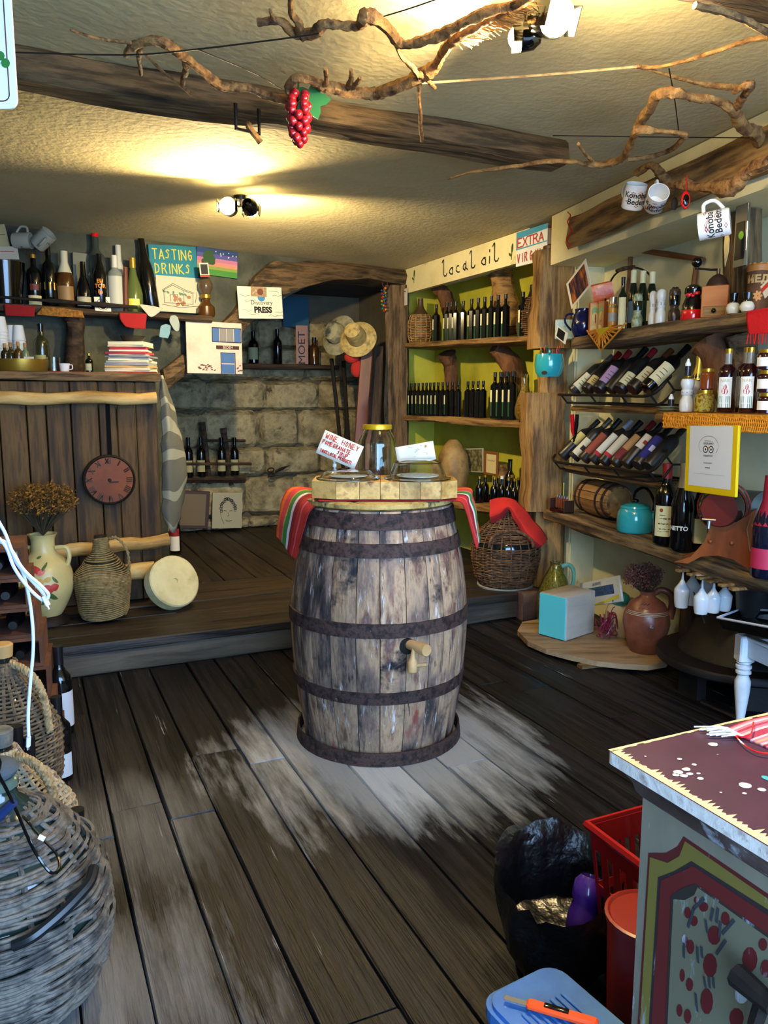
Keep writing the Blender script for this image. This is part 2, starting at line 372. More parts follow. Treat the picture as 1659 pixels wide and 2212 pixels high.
# niche behind the arch
nb = room('wall_niche', noisy('mortar', ['#4b4638', '#5c5646'], 6, rough=.95), [(-.6, 3.3, 7.06, 7.3, 0, CEIL), (2.96, 3.2, 6.26, 7.06, 0, CEIL)])
room('ceiling', noisy('niche_ceiling', ['#2e2b26', '#433e35'], 3, rough=.95, bump=.6), [(-.6, 2.95, 6.27, 7.05, 2.27, 2.36)])
def swl(px, py): q = hp(px, py, SW); return (q.x*E1.x+q.y*E1.y, q.z)
rows = [(.16, .10), (.265, .36), (.635, .25), (.89, .33), (1.225, .27), (1.50, .28), (1.785, .25)]; sk = 0
for z0, hh in rows:
    a = .95+R.random()*.15
    while a < 2.92:
        ww = (.24 if hh < .2 else .44)*(.6+.8*R.random()); ww = min(ww, 2.955-a)
        if 2.955-a-ww < .14: ww = 2.955-a
        m = MB(); bendgrid(m, ww+.012, hh+.012+.03*(R.random()-.5), .085, sk+3, 9, 8, 2.6)
        o = obj('stone', m, stone_m, nb); o.location = (a, 7.06-.03*R.random(), z0-.006); sk += 1; a += ww+.004
# right end post under the arch
pb = st(856, WB, .16, .02)
pt = timber('corner_post', (pb.x, pb.y, .155), (pb.x, pb.y, zat(pb.y, 618)), .19, .17, timber_m, seed=4, jit=.012, up=Vector((0, -1, 0)))
tag(pt, 'dark hewn post in the far corner holding up the right end of the arch timber', 'post')
# right hand stretch of wall, splayed towards the street
S0 = Vector(SR[0]); SD = (Vector(SR[1])-S0).normalized(); SN = Vector((-SD.y, SD.x)); SN = -SN if SN.dot(S0) < 0 else SN
def sr(t, off, z=0): q = S0+SD*t+SN*off; return Vector((q.x, q.y, z))
def srl(px, py, off=0): q = hp(px, py, SR, off); return ((Vector((q.x, q.y))-S0).dot(SD), q.z)
def srt(px, z, off=0): q = st(px, SR, z, off); return (Vector((q.x, q.y))-S0).dot(SD)
SF = Vector((SD.x, SD.y, 0))
def onsr(name, mat, boxes, parent=None, fn=struct):      # boxes in (t, off, z)
    m = MB()
    for (t0, t1, o0, o1, z0, z1) in boxes: m.box(((t0+t1)/2, (o0+o1)/2, (z0+z1)/2), (t1-t0, o1-o0, z1-z0))
    o = fn(name, m, mat, parent)
    if parent is None: frame(o, (S0.x, S0.y, 0), SF)
    return o
t0 = srt(1243, 1.7, .17); ZL = 2.10
tR = srt(1488, .3, .34)
onsr('wall_right', pale_m, [(t0, tR, .34, .5, 0, CEIL), (tR, 4.6, .34, .5, .60, CEIL), (t0-.24, t0, .17, .5, .0, CEIL)])
onsr('wall_right', cream_m, [(t0-.01, 4.6, .0, .345, ZL, CEIL-.005), (t0+.001, t0+.012, .18, .339, 0, ZL-.001)])
onsr('wall_recess', wallL_m, [(tR-.1, 4.6, 1.0, 1.1, 0, .7), (tR-.1, tR, .5, 1.0, 0, .7), (tR, 4.6, .5, 1.0, .60, .7), (4.5, 4.6, .34, 1.0, 0, .6)])
# header board over the alcove
hdr = room('wall_right', cream_m, [(2.93, 2.97, 4.25, 6.13, 2.185, CEIL-.003), (2.965, 3.279, 4.305, 6.125, 2.26, 2.30)])
# ---------------------------------------------------------------- floor boards
a = AL; bi = 0
while a < 3.6:
    wd = .14+.05*R.random(); b = -.75; first = True
    while b < 3.93:
        L = (1.0+1.9*R.random())*(1 if not first else R.random()*.8+.2); e = min(3.93, b+L)
        if 3.93-e < .4: e = 3.93
        m = rough(MB(), e-b-.006, wd-.006, .04, seed=bi, n=max(2, int((e-b)/.35)), jit=.0016, bev=.004)
        o = obj('plank', m, floor_m, floor); o.location = (a+wd/2, b, -.02+.004*(R.random()-.5)); o.rotation_euler = (0, 0, PI/2); bi += 1
        b = e; first = False
    a += wd
# raised platform: front boards across, back boards deep
plat = room('floor', dark_m, [(AL, 3.25, 3.98, 7.06, -.12, .11)])
b = 3.90
for i, wd in enumerate([.19, .22, .21, .23, .24]):
    a = AL
    while a < 2.93:
        L = 2.0+1.8*R.random(); e = min(2.93, a+L); e = 2.93 if 2.93-e < .5 else e
        o = obj('plank', rough(MB(), e-a-.005, wd-.008, .045, seed=90+i, n=8, jit=.003, bev=.006), plat_m, plat); o.location = (a, b+wd/2, .1385+.006*(R.random()-.5)); a = e
    b += wd
a = AL
while a < 2.9:
    wd = .20+.06*R.random(); wd = min(wd, 2.95-a)
    o = obj('plank', rough(MB(), 7.05-b-.006, wd-.008, .045, seed=bi, n=8, jit=.003, bev=.006), plat_m, plat); bi += 1
    o.location = (a+wd/2, b+.003, .137+.006*(R.random()-.5)); o.rotation_euler = (0, 0, PI/2); a += wd
riser_m = noisy('riser_board', ['#1c1813', '#3d362b', '#564d3f', '#2f2921'], 9, (.1, 1, 1), .7, .6, rnd=.15)
o = obj('riser_board', rough(MB(), 3.53, .05, .115, seed=5, n=12, jit=.004), riser_m, plat); o.location = (AL+.003, 3.95, .057)
# ---------------------------------------------------------------- ceiling beam across the room
def ceil_pt(px, py): return hz(px, py, CEIL)
q0 = ceil_pt(40, 92); q1 = ceil_pt(1228, 300)
dd = (q1-q0).normalized(); q0 = q0-dd*.9
nn = Vector((-dd.y, dd.x, 0))
bm_ = timber('ceiling_beam', q0+nn*.062+Vector((0, 0, -.053)), q1+nn*.062+Vector((0, 0, -.048)), .135, .10, timber_m, seed=11, jit=.009, bev=.018)
tag(bm_, 'long hewn timber beam fixed across the ceiling with vine tied along it', 'beam')
# ---------------------------------------------------------------- lettering
def text(s, size, x, z, mat, parent, y=-.003, rot=0, align='CENTER', name='lettering', shear=0, bold=0, sx=1):
    cu = bpy.data.curves.new('t', 'FONT'); cu.body = s; cu.size = size; cu.align_x = align; cu.align_y = 'CENTER'; cu.offset = bold; cu.shear = shear; cu.resolution_u = 3
    t = bpy.data.objects.new('t', cu); me = bpy.data.meshes.new_from_object(t); bpy.data.objects.remove(t); bpy.data.curves.remove(cu)
    ca, sa = math.cos(rot), math.sin(rot)
    for v in me.vertices: a, b = v.co.x*sx, v.co.y; v.co = (x+a*ca-b*sa, y, z+a*sa+b*ca)
    me.materials.append(mat); o = bpy.data.objects.new(name, me); COL.objects.link(o); o.parent = parent; return o
ST = {'A': '00 36 60;12 52', 'B': '00 06 46 55 44 33 03;33 62 51 40 00', 'C': '55 36 14 12 30 51', 'D': '00 06 45 53 41 00', 'E': '60 00 06 56;03 43', 'F': '00 06 56;03 43', 'G': '55 36 14 12 30 51 53 33',
      'H': '00 06;60 66;03 63', 'I': '10 16', 'J': '56 51 30 11', 'K': '00 06;56 03 60', 'L': '06 00 50', 'M': '00 06 33 66 60', 'N': '00 06 60 66', 'O': '30 12 14 36 54 52 30', 'P': '00 06 46 55 44 33 03',
      'R': '00 06 46 55 44 33 03;33 60', 'S': '55 36 15 34 43 31 01', 'T': '06 66;36 30', 'U': '06 01 20 40 61 66', 'V': '06 30 66', 'W': '06 10 34 50 66', 'X': '00 66;06 60', 'Y': '06 33 66;33 30', 'Z': '06 66 00 60',
      '1': '15 36 30', '0': '30 12 14 36 54 52 30', '%': '00 66;16 15 26 16;40 51 50 40', '!': '16 12;10 11', ',': '10 0-', 'l': '07 18 28 22 21 30 50 61', 'o': '33 12 11 30 50 52 43 33 53', 'c': '43 23 12 11 30 50',
      'a': '43 23 12 11 30 42 44 41 60', 'i': '13 10;15 16', ' ': ''}
def strokes(s, hgt, x, z, mat, parent, w=None, y=-.003, rot=0, name='lettering', sx=.62, jit=.25, seed=1, gap=1.45, adv=None):
    r = random.Random(seed); m = MB(); ca, sa = math.cos(rot), math.sin(rot); cx = 0; w = w or hgt*.12
    for ch in s:
        for line in ST.get(ch, '').split(';'):
            pts = []
            for q in line.split():
                a = int(q[0]); b = -1 if q[1] == '-' else int(q[1]); a += (r.random()-.5)*jit; b += (r.random()-.5)*jit
                X = (cx+a/6*sx)*hgt; Z = b/6*hgt; pts.append((x+X*ca-Z*sa, z+X*sa+Z*ca))
            if len(pts) > 1: m.ribbon(pts, w, y)
        cx += (adv or sx*gap)*(.5 if ch in 'I ,!i' else 1)
    o = flat(name, m, mat, parent); o['kind'] = 'stuff'; return o
def cloth(name, rows, mats, stripe, parent=None, k=4, thick=.003, rip=0, seed=0):
    """rows of control points; stripe(v)->material index, v across the rows 0..1"""
    R1 = [smoothpath(r, k) for r in rows]; cols = list(zip(*R1)); G2 = [smoothpath(c, k) for c in cols]     # G2[i][j]: i along, j across
    n = len(G2); mm = len(G2[0]); vs = []; 
    for i in range(n):
        for j in range(mm):
            p = G2[i][j]; q = noise.noise(Vector((p.x*14, p.y*14, p.z*14+seed)))*rip; vs.append((p.x+q, p.y+q*.7, p.z+q*.3))
    fs = []; mi = []
    for i in range(n-1):
        for j in range(mm-1): fs.append((i*mm+j, i*mm+j+1, i*mm+mm+j+1, i*mm+mm+j)); mi.append(stripe((j+.5)/(mm-1), (i+.5)/(n-1)))
    me = bpy.data.meshes.new(name); me.from_pydata(vs, [], fs)
    for q in mats: me.materials.append(q)
    me.polygons.foreach_set('material_index', mi)
    bm = bmesh.new(); bm.from_mesh(me); bmesh.ops.recalc_face_normals(bm, faces=bm.faces); bmesh.ops.solidify(bm, geom=bm.faces[:], thickness=thick); bm.to_mesh(me); bm.free()
    me.polygons.foreach_set('use_smooth', [True]*len(me.polygons))
    o = bpy.data.objects.new(name, me); COL.objects.link(o); o.parent = parent; return o
def clothm(hexa, r=.95): return noisy('cloth'+hexa, [hexa, hexa], 3, bump=.5, bscale=120, rough=r, bdist=.004)
glass_m = plain('#f4f8f4', .02, trans=1, ior=1.45); white_m = plain('#e8e6e0', .35); paper_m = plain('#cfcabb', .8); black_m = plain('#0c0b0b', .4); ink_m = plain('#1c1a18', .8)
red_ink = plain('#b8382c', .8); gold_m = plain('#c9a132', .3, metal=.9); rust_m = noisy('rusty_hoop', ['#141011', '#2a1f1e', '#4a3630', '#1f1a1c'], 40, (1, 1, 1), .75, .7, wear=('#7a5a50', .64, 60, (1, 1, 1), .05), metal=.25, bdist=.004)
iron_m = noisy('black_iron', ['#0f0d0c', '#241d19', '#151210'], 20, rough=.65, bump=.5, metal=.4, bdist=.004)
# ---------------------------------------------------------------- the barrel
BX, BY = -.022, 3.03
def bz(px_y, r): return zat(BY-r, px_y)
ztop = bz(1106, .283)
barrel = thing('barrel', 'large weathered oak wine barrel with rusty hoops standing in the middle of the floor', 'barrel', (BX, BY, 0))
barrel_m = noisy('barrel_oak', ['#131418', '#3d3330', '#766052', '#a08264', '#5a3c33', '#7f7774'], 7, (1, 1, .30), .7, 1.0, bscale=60, rnd=.25, detail=12, ramp=(.34, .68), bdist=.006,
                 wear=[('#121218', .56, 5, (1, 1, 1.3), .10), ('#1c1a1e', .60, 60, (1, 1, .10), .08), ('#bcb9b8', .60, 50, (1, 1, .14), .1), ('#7a3a30', .62, 9, (1, 1, .3), .08)])
prof_k = [(0.0, .292), (.2, .325), (.42, .346), (.55, .349), (.72, .335), (.9, .302), (1.0, .281)]
def br(z):
    t = z/ztop
    for (a, ra), (b, rb) in zip(prof_k[:-1], prof_k[1:]):
        if t <= b: u = (t-a)/(b-a); return ra+(rb-ra)*u
    return prof_k[-1][1]
def brs(z): return (br(max(0, z-.05))+br(z)+br(min(ztop, z+.05)))/3
a = 0; cuts = []
rb = random.Random(3)
while a < 2*PI-.16: cuts.append(a); a += .19+.12*rb.random()
for i, a0 in enumerate(cuts):
    a1 = cuts[i+1] if i+1 < len(cuts) else 2*PI
    g = .0045; m = MB(); nz = 14; na = 4; vs = []; dr = (rb.random()-.5)*.003
    for (rin, s) in ((0, 0), (-.022, 1)):
        for j in range(nz+1):
            z = ztop*j/nz
            for q in range(na+1):
                aa = a0+g+(a1-a0-2*g)*q/na; r = brs(z)+rin+dr-(.003 if q in (0, na) and s == 0 else 0); vs.append((r*math.cos(aa), r*math.sin(aa), z))
    k = na+1; o_ = (nz+1)*k; fs = []
    for j in range(nz):
        for q in range(na): A = j*k+q; fs.append((A, A+1, A+k+1, A+k)); fs.append((o_+A, o_+A+k, o_+A+k+1, o_+A+1))
        for q in (0, na): A = j*k+q; fs.append((A, A+k, o_+A+k, o_+A))
    for q in range(na): fs.append((q, o_+q, o_+q+1, q+1)); A = nz*k+q; fs.append((A, A+1, o_+A+1, o_+A))
    m.add(vs, fs); obj('stave', m, barrel_m, barrel)
def hoop(y0, y1, rextra=.004, tilt=0, nm='hoop'):
    rr = .30; za = bz(y1, .34 if 1250 < y0 < 1600 else .3); zb = bz(y0, .34 if 1250 < y0 < 1600 else .3)
    m = MB(); m.lathe([(brs(za)+rextra-.002, za), (brs(za)+rextra+.002, za+.001), (brs(zb)+rextra+.002, zb-.001), (brs(zb)+rextra-.002, zb), (brs(zb)-.004, zb), (brs(za)-.004, za), (brs(za)+rextra-.002, za)], 48, closed=False)
    return obj(nm, m, rust_m, barrel)
for y0, y1 in ((1112, 1147), (1175, 1205), (1348, 1379), (1499, 1526)):
    h = hoop(y0, y1)
m = MB(); m.lathe([(.322, 0), (.330, .002), (.325, .052), (.319, .052), (.315, .002), (.322, 0)], 48, closed=False)
lo = obj('loose_hoop', m, rust_m, barrel); lo['label'] = 'loose rusty hoop fallen to the foot of the barrel'
# head boards inside the rim
for i in range(6):
    x0 = -.27+i*.09; x1 = x0+.086; xm = max(abs(x0), abs(x1)); 
    if xm >= .262: xm = .255
    yy = math.sqrt(max(.001, .262**2-xm**2)); m = MB().box(((x0+x1)/2, 0, ztop-.03), (.086, 2*yy, .02), .002); obj('head_board', m, barrel_m, barrel)
# bung hole and wooden tap
q = hp(890, 1396, ((-1, BY-.345), (1, BY-.345))); zt = q.z; an = math.atan2(-1, (q.x-BX)/.345)
def bloc(px, py, r): q = hp(px, py, ((-1, BY-r*.93), (1, BY-r*.93))); return Vector((q.x-BX, q.y-BY, q.z))
pine_m = noisy('turned_pine', ['#a27b4e', '#c79f6c', '#b58c5b'], 9, (1, .15, 1), .5, .2)
hc = bloc(878, 1394, .345); dr = Vector((hc.x, hc.y, 0)).normalized()
m = MB(); m.tube([hc-dr*.02, hc+dr*.0125], .030, 16); obj('bung_hole', m, plain('#070505', .9), barrel)
tp = bloc(885, 1392, .35); td = (dr+Vector((.35, 0, .05))).normalized()
m = MB(); m.tube([tp-td*.04, tp+td*.03, tp+td*.095, tp+td*.10], [.017, .019, .022, .02], 14)
tap = obj('wooden_tap', m, pine_m, barrel); tap['label'] = 'pale wooden tap plugged into the barrel front'
sb_ = tp+td*.045
m = MB(); m.tube([sb_+Vector((-.012, -.005, -.005)), sb_+Vector((-.016, -.01, -.035)), sb_+Vector((-.017, -.011, -.05)), sb_+Vector((-.017, -.011, -.085)), sb_+Vector((-.017, -.011, -.088))], [.008, .010, .018, .017, .013], 12); obj('spout', m, pine_m, tap)
sb2 = sb_+Vector((-.012, -.014, -.062))
m = MB(); m.tube([sb2, sb2+Vector((.03, -.006, .004)), sb2+Vector((.045, -.008, .006))], [.007, .0075, .008], 10); obj('tap_key', m, pine_m, tap)
# lid on the barrel: old disc with gnawed edge
zl = ztop+.001; m = MB(); prof = []
vs = []; fs = []; N = 56
for (rr, z) in ((.0, 0), (.277, 0), (.292, .008), (.292, .022), (.283, .028), (0, .028)):
    for i in range(N):
        a = 2*PI*i/N; q = 1+(.022*noise.noise(Vector((math.cos(a)*4, math.sin(a)*4, z*30))) if rr > .2 else 0); vs.append((rr*q*math.cos(a), rr*q*math.sin(a), z))
for j in range(5):
    for i in range(N): i2 = (i+1) % N; fs.append((j*N+i, j*N+i2, j*N+N+i2, j*N+N+i))
m.add(vs, fs)
lid_m = noisy('lid_edge', ['#1c1611', '#9b7c42', '#c0a25e', '#3a3027'], 14, (1, 1, .5), .75, .8, wear=('#15120f', .55, 12), bdist=.01)
lid = obj('wooden_disc', m, lid_m); lid.location = (BX, BY, zl); tag(lid, 'round wooden lid with gnawed yellowish edge lying on top of the barrel', 'board')
ZL1 = zl+.0285
# striped runner over the lid
RED = clothm('#c0281f'); DRED = clothm('#8f1b1a'); PNK = clothm('#d8607a'); GRN = clothm('#3f7a35'); ORG = clothm('#e06a1c'); WHT = clothm('#e6d3dc'); PUR = clothm('#6a2f7c'); LGR = clothm('#9fae45')
def P3(px, py, y): return hy(px, py, y)
ZT = ZL1+.002
rows = []
for t, (yf, tl, tr) in enumerate([(2.80, [(690, 1086, 2.84), (668, 1110, 2.86), (655, 1160, 2.90), (641, 1208, 2.93)], [(985, 1083, 2.84), (1003, 1100, 2.86), (1018, 1145, 2.90), (1029, 1186, 2.93)]),
                              (2.90, [(672, 1072, 2.93), (648, 1092, 2.95), (634, 1150, 2.98), (627, 1196, 3.0)], [(1000, 1072, 2.93), (1012, 1090, 2.95), (1024, 1140, 2.98), (1032, 1178, 3.0)]),
                              (3.00, [(655, 1060, 3.03), (630, 1080, 3.05), (614, 1130, 3.06), (608, 1172, 3.07)], [(1008, 1062, 3.03), (1020, 1082, 3.05), (1030, 1130, 3.06), (1035, 1165, 3.07)]),
                              (3.12, [(640, 1052, 3.14), (616, 1068, 3.15), (603, 1120, 3.15), (597, 1160, 3.15)], [(1010, 1054, 3.14), (1020, 1072, 3.15), (1030, 1120, 3.15), (1034, 1150, 3.15)])]):
    L_ = [P3(*q) for q in reversed(tl)]; Rr = [P3(*q) for q in tr]
    fl = [Vector((BX+x, yf, ZT)) for x in (-.20, -.07, .07, .20)]
    rows.append(L_+fl+Rr)
def stp(v, u):
    for lim, c in ((.05, 1), (.20, 0), (.24, 2), (.34, 0), (.42, 1), (.455, 4), (.475, 6), (.50, 4), (.62, 3), (.66, 7), (.84, 8), (.93, 5), (1.1, 0)):
        if v < lim: return c
runner = cloth('table_runner', rows, [RED, DRED, PNK, GRN, WHT, ORG, PUR, LGR, clothm('#d03a4a')], stp, k=10, rip=.006)
tag(runner, 'red striped woven runner draped over the barrel top and hanging down both sides', 'cloth')
# chopping board
ZB = ZT+.008
bl = hy(672, 1080, 2.80); br2 = hy(990, 1080, 2.80); W_ = br2.x-bl.x
board_m = noisy('board_wood', ['#6e4e24', '#a07a3e', '#bf9a58', '#80592c'], 14, (1, .25, 1), .55, .4, wear=[('#4a2c16', .60, 9), ('#5c2f1c', .66, 16)], rnd=.22)
cb = thing('chopping_board', 'thick honey-coloured chopping board of joined blocks on the red striped runner', 'board', ((bl.x+br2.x)/2, 2.92, ZB))
hh = .062; seg = [0, .17, .33, .47, .60, .74, .88, 1]
for i in range(7):
    xa = -W_/2+W_*seg[i]+.0008; xb = -W_/2+W_*seg[i+1]-.0008; d0 = -.13 if 0 < i else -.10
    poly = [(xa, -.13 if i else -.09), (xb, -.13 if i < 6 else -.08), (xb, .13 if i < 6 else .09), (xa, .13 if i else .09)]
    obj('board_block', MB().slab(poly, 0, hh), board_m, cb, smooth=False)
ZC = ZB+hh+.001
def glass_lid(px, r, hd, label, nm='glass_cover', top=.0):
    c = Vector((((px-CX)/F)*zc((0, 2.9, ZC)), 2.9, ZC)); t = thing(nm, label, 'glass lid', c)
    prof = [(r, .0), (r, .004), (r*.86, .008), (r*.80, .012+hd*.3), (r*.70, .010+hd*.85), (r*.5, .010+hd), (0, .010+hd)]
    pin = [(0, .007+hd), (r*.5, .007+hd), (r*.685, .007+hd*.85), (r*.785, .010+hd*.3), (r*.84, .0045), (r*.97, .001), (r, 0)]
    m = MB().lathe(prof+pin, 40, closed=False); obj('glass_bowl', m, glass_m, t); return t, c
g1, c1 = glass_lid(752, .118, .024, 'flat upturned glass cover over a white plate, left on the chopping board')
g2, c2 = glass_lid(902, .123, .062, 'tall glass cover over a decorated saucer, right on the chopping board')
def plate(c, r, z, lab, deco=False):
    t = thing('plate', lab, 'plate', (c.x, c.y, c.z+z)); m = MB().lathe([(0, 0), (r*.6, 0), (r, .008), (r, .011), (r*.62, .004), (0, .004)], 32, closed=False); obj('dish', m, white_m, t)
    if deco:
        m = MB(); rr = random.Random(5)
        for i in range(14): a = i/14*2*PI; m.add([(r*.8*math.cos(a+k*.1)+.006*math.cos(k*2), r*.8*math.sin(a+k*.1)+.006*math.sin(k*2), .0108) for k in range(3)], [(0, 1, 2)])
        flat('painted_motif', m, plain('#4a4a58', .6), t)
    return t
plate(c1, .072, .0025, 'white plate under the left flat glass cover')
plate(c2, .078, .0025, 'saucer with dark painted marks under the right tall glass cover', True)
# paper base seen in the top of the tall cover
# price cards on small clips
def card(px, corners, lab):
    bl, brr, tr_, tl = [hy(*c, 2.97) for c in corners]; x = (brr-bl); W = x.length; z = (tl-bl); Hh = z.length
    t = thing('paper_card', lab, 'sign', bl); frame(t, bl, x, (tl-bl)); 
    m = MB(); n = 8
    vs = [(W*i/n, .004*math.sin(i*1.1), Hh*j/3) for j in range(4) for i in range(n+1)]; fs = [(j*9+i, j*9+i+1, j*9+10+i, j*9+9+i) for j in range(3) for i in range(n)]
    m.add(vs, fs); o = obj('paper', m, paper_m, t); mo = o.modifiers.new('s', 'SOLIDIFY'); mo.thickness = .0006; return t, W, Hh
cd1, W, Hh = card(0, [(682, 978), (765, 1014), (775, 962), (695, 926)], 'tilted white card lettered in red held by a clip left of the glass jar')
for s, h, x, z, k in (('WINE, HONEY', .019, .012, Hh-.026, 1), ('POMEGRANATE', .014, .008, Hh-.048, 2), ('SIRUP', .013, .075, Hh-.066, 3), ('100% LOCAL PRODUCT!', .012, .012, .012, 4)):
    strokes(s, h, x, z, red_ink, cd1, w=.0028, y=-.0052, seed=k, sx=.52 if k != 4 else .42)
cd2, W, Hh = card(0, [(860, 1006), (942, 992), (939, 950), (858, 966)], 'white paper card with a faint pencil drawing right of the glass jar')
rr = random.Random(8); m = MB()
for i in range(9):
    x = .03+rr.random()*.09; z = .018+rr.random()*.045; m.ribbon([(x+.008*rr.random()*k, z+.008*(rr.random()-.5)) for k in range(4)], .0009, -.0052)
flat('pencil_drawing', m, plain('#8a8a8a', .9), cd2)
flat('painted_dot', MB().ell(.115, Hh*.8, .004, .005, -.0052), plain('#c07a50', .8), cd2)
clip_m = plain('#dfe8e6', .15, trans=.5)
for (px, y0, y1, n1) in ((723, 1004, 1042, 'small clear clip stand holding the red lettered card'), (897, 996, 1010, 'small clear clip stand holding the pencil drawing card')):
    p = hy(px, y1, 2.985); q = hy(px, y0-12, 2.985); zb_ = ZC if px < 800 else ZC+.0755
    t = thing('card_clip', n1, 'clip', (p.x, 2.99, zb_)); L_ = max(.03, q.z-zb_)
    obj('clip_stem', MB().lathe([(0, 0), (.012, 0), (.012, .004), (.004, .006), (.004, L_*.55), (.008, L_*.55), (.008, L_*.75), (.003, L_*.75), (.003, L_*.8), (0, L_*.8)], 12), clip_m, t)
    obj('clip_jaw', MB().box((0, 0, L_*.9), (.012, .010, L_*.2), .002), clip_m, t)
# big jar
pj = hy(815, 1040, 3.10); jr = m_px(42, (0, 3.1, 1.1)); jt = zat(3.1, 915)-ZL1
jar = thing('glass_jar', 'big glass jar with yellow metal lid and a little red syrup on the barrel', 'jar', (pj.x, 3.13, ZT+.006))
jt = zat(3.13, 917)-(ZT+.006)
pr = [(0, .003), (jr*.8, .003), (jr*.98, .02), (jr, .05), (jr, jt*.68), (jr*.96, jt*.76), (jr*.72, jt*.9), (jr*.68, jt*.93), (jr*.68, jt*.97)]
pi_ = [(max(0, r-.003), z+.0 if z > .01 else .008) for r, z in reversed(pr)]
obj('jar_glass', MB().lathe(pr+pi_, 40, closed=False), glass_m, jar)
obj('jar_lid', MB().lathe([(0, jt), (jr*.74, jt), (jr*.76, jt-.004), (jr*.76, jt*.93), (jr*.70, jt*.93), (jr*.7, jt-.006), (0, jt-.006)], 40, closed=False), plain('#c9a81e', .3, metal=.5), jar)
obj('syrup', MB().lathe([(0, .0085), (jr*.8, .0085), (jr*.95, .024), (jr*.95, .05), (0, .05)], 32), plain('#a3160c', .15), jar)
# ---------------------------------------------------------------- bottles
BK = plain('#08090a', .12, coat=.3); DKG = plain('#0c120c', .1, coat=.3); CAPB = plain('#101010', .35); DKR = plain('#22070a', .08, coat=.3)
FORMS = {
 'bordeaux': [(0, 0), (.9, 0), (1, .02), (1, .60), (.93, .66), (.55, .73), (.40, .77), (.385, .965), (.42, .97), (.42, 1), (0, 1)],
 'burgundy': [(0, 0), (.9, 0), (1, .02), (1, .48), (.9, .57), (.5, .73), (.37, .82), (.36, .965), (.40, .97), (.40, 1), (0, 1)],
 'squat':    [(0, 0), (.9, 0), (1, .02), (1, .62), (.85, .70), (.42, .76), (.36, .80), (.36, 1), (0, 1)],
 'cone':     [(0, 0), (.9, 0), (1, .03), (1, .35), (.8, .5), (.45, .68), (.33, .8), (.33, 1), (0, 1)],
 'oil':      [(0, 0), (.9, 0), (1, .02), (1, .68), (.9, .72), (.45, .78), (.36, .81), (.36, 1), (0, 1)],
 'jar':      [(0, 0), (.9, 0), (1, .04), (1, .72), (.92, .80), (.78, .84), (.78, 1), (0, 1)],
 'mill':     [(0, 0), (.92, 0), (1, .05), (1.05, .18), (.98, .32), (.72, .40), (.70, .46), (.86, .50), (.86, .62), (.72, .64), (.95, .74), (1, .84), (.85, .94), (.45, .99), (0, 1)],
}
FORMS['wide'] = [(r*(1.6 if z > .75 else 1), z) for r, z in FORMS['squat']]
MC = {}
def bmesh_of(kind, H_, R_, mat, square=False):
    key = (kind, round(H_, 3), round(R_, 4), mat.name, square)
    if key not in MC:
        pr = FORMS[kind]; m = MB().lathe([(r*R_, z*H_) for r, z in pr], 16 if not square else 8)
        if square:
            v2 = []
            for x, y, z in m.v:
                r = math.hypot(x, y); a = math.atan2(y, x)+PI/8
                if z < .74*H_ and r > 0: v2.append((r*1.08*math.cos(a), r*1.08*math.sin(a), z))
                else: v2.append((r*math.cos(a), r*math.sin(a), z))
            m.v = v2
            v3 = []
            for x, y, z in m.v:
                if z < .74*H_: s = max(abs(x), abs(y), 1e-6); k = R_*.97/s if math.hypot(x, y) > .5*R_ else 1; k = min(k, 1.25); x, y = x*k*.97, y*k*.97
                v3.append((x, y, z))
            m.v = v3
        MC[key] = m.mesh('bottle', mat)
    return MC[key]
def cyl(key, fn, mat):
    if key not in MC: MC[key] = fn().mesh('part', mat)
    return MC[key]
def bottle(name, label, cat, loc, rz, H_, R_, kind='bordeaux', mat=None, cap=None, capz=.84, labels=(), group=None, square=False, topknob=None):
    """labels: list of (z0, z1, halfangle, material, centre angle)"""
    mat = mat or BK; t = thing(name, label, cat, loc, rz, group)
    obj('bottle_body' if kind != 'jar' else 'jar_body', bmesh_of(kind, H_, R_, mat, square), None, t)
    pr = FORMS[kind]
    def rad(zf):
        for (ra, za), (rb2, zb_) in zip(pr[1:-1], pr[2:]):
            if zb_ >= zf and zb_ > za: return (ra+(rb2-ra)*(zf-za)/(zb_-za))*R_
        return pr[-2][0]*R_
    if cap:
        def f():
            zz = [capz, (capz+1)/2, .99]; m = MB(); q = [(rad(min(z, .985))+.0012, z*H_) for z in zz]; m.lathe([(q[0][0]-.001, q[0][1])]+q+[(q[-1][0], H_+.001), (0, H_+.001)], 14, closed=False); return m
        obj('cap' if capz > .86 else 'capsule', cyl(('cap', kind, round(H_, 3), round(R_, 4), capz, cap.name), f, cap), None, t)
    for i, lb in enumerate(labels):
        z0, z1, ha, lm = lb[:4]; ca = lb[4] if len(lb) > 4 else 0
        def f(z0=z0, z1=z1, ha=ha, ca=ca):
            m = MB()
            if square: m.box((0, -R_*1.0-.0004, (z0+z1)/2*H_), (2*R_*ha, .0008, (z1-z0)*H_))
            else: m.lathe([(rad(z)*1.015+.0004, z*H_) for z in (z0, (z0+z1)/2, z1)], 8, a0=-PI/2-ha+ca, a1=-PI/2+ha+ca)
            return m
        o = obj('bottle_label' if kind != 'jar' else 'jar_label', cyl(('lab', kind, round(H_, 3), round(R_, 4), z0, z1, ha, ca, lm.name, square), f, lm), None, t)
    return t
def curved_text(s, size, z, R_, parent, mat, ang=0, sx=1, bold=0):
    o = text(s, size, 0, z, mat, parent, y=0, sx=sx, bold=bold)
    for v in o.data.vertices: a = v.co.x/R_+ang; v.co = ((R_+.0008)*math.sin(a), -(R_+.0008)*math.cos(a), v.co.z)
    return o
def bypx(px, ytop, pl, z, off, dy=0):
    q = st(px, pl, z, off); return q, zat(q.y, ytop)-z
ALH = 1.735
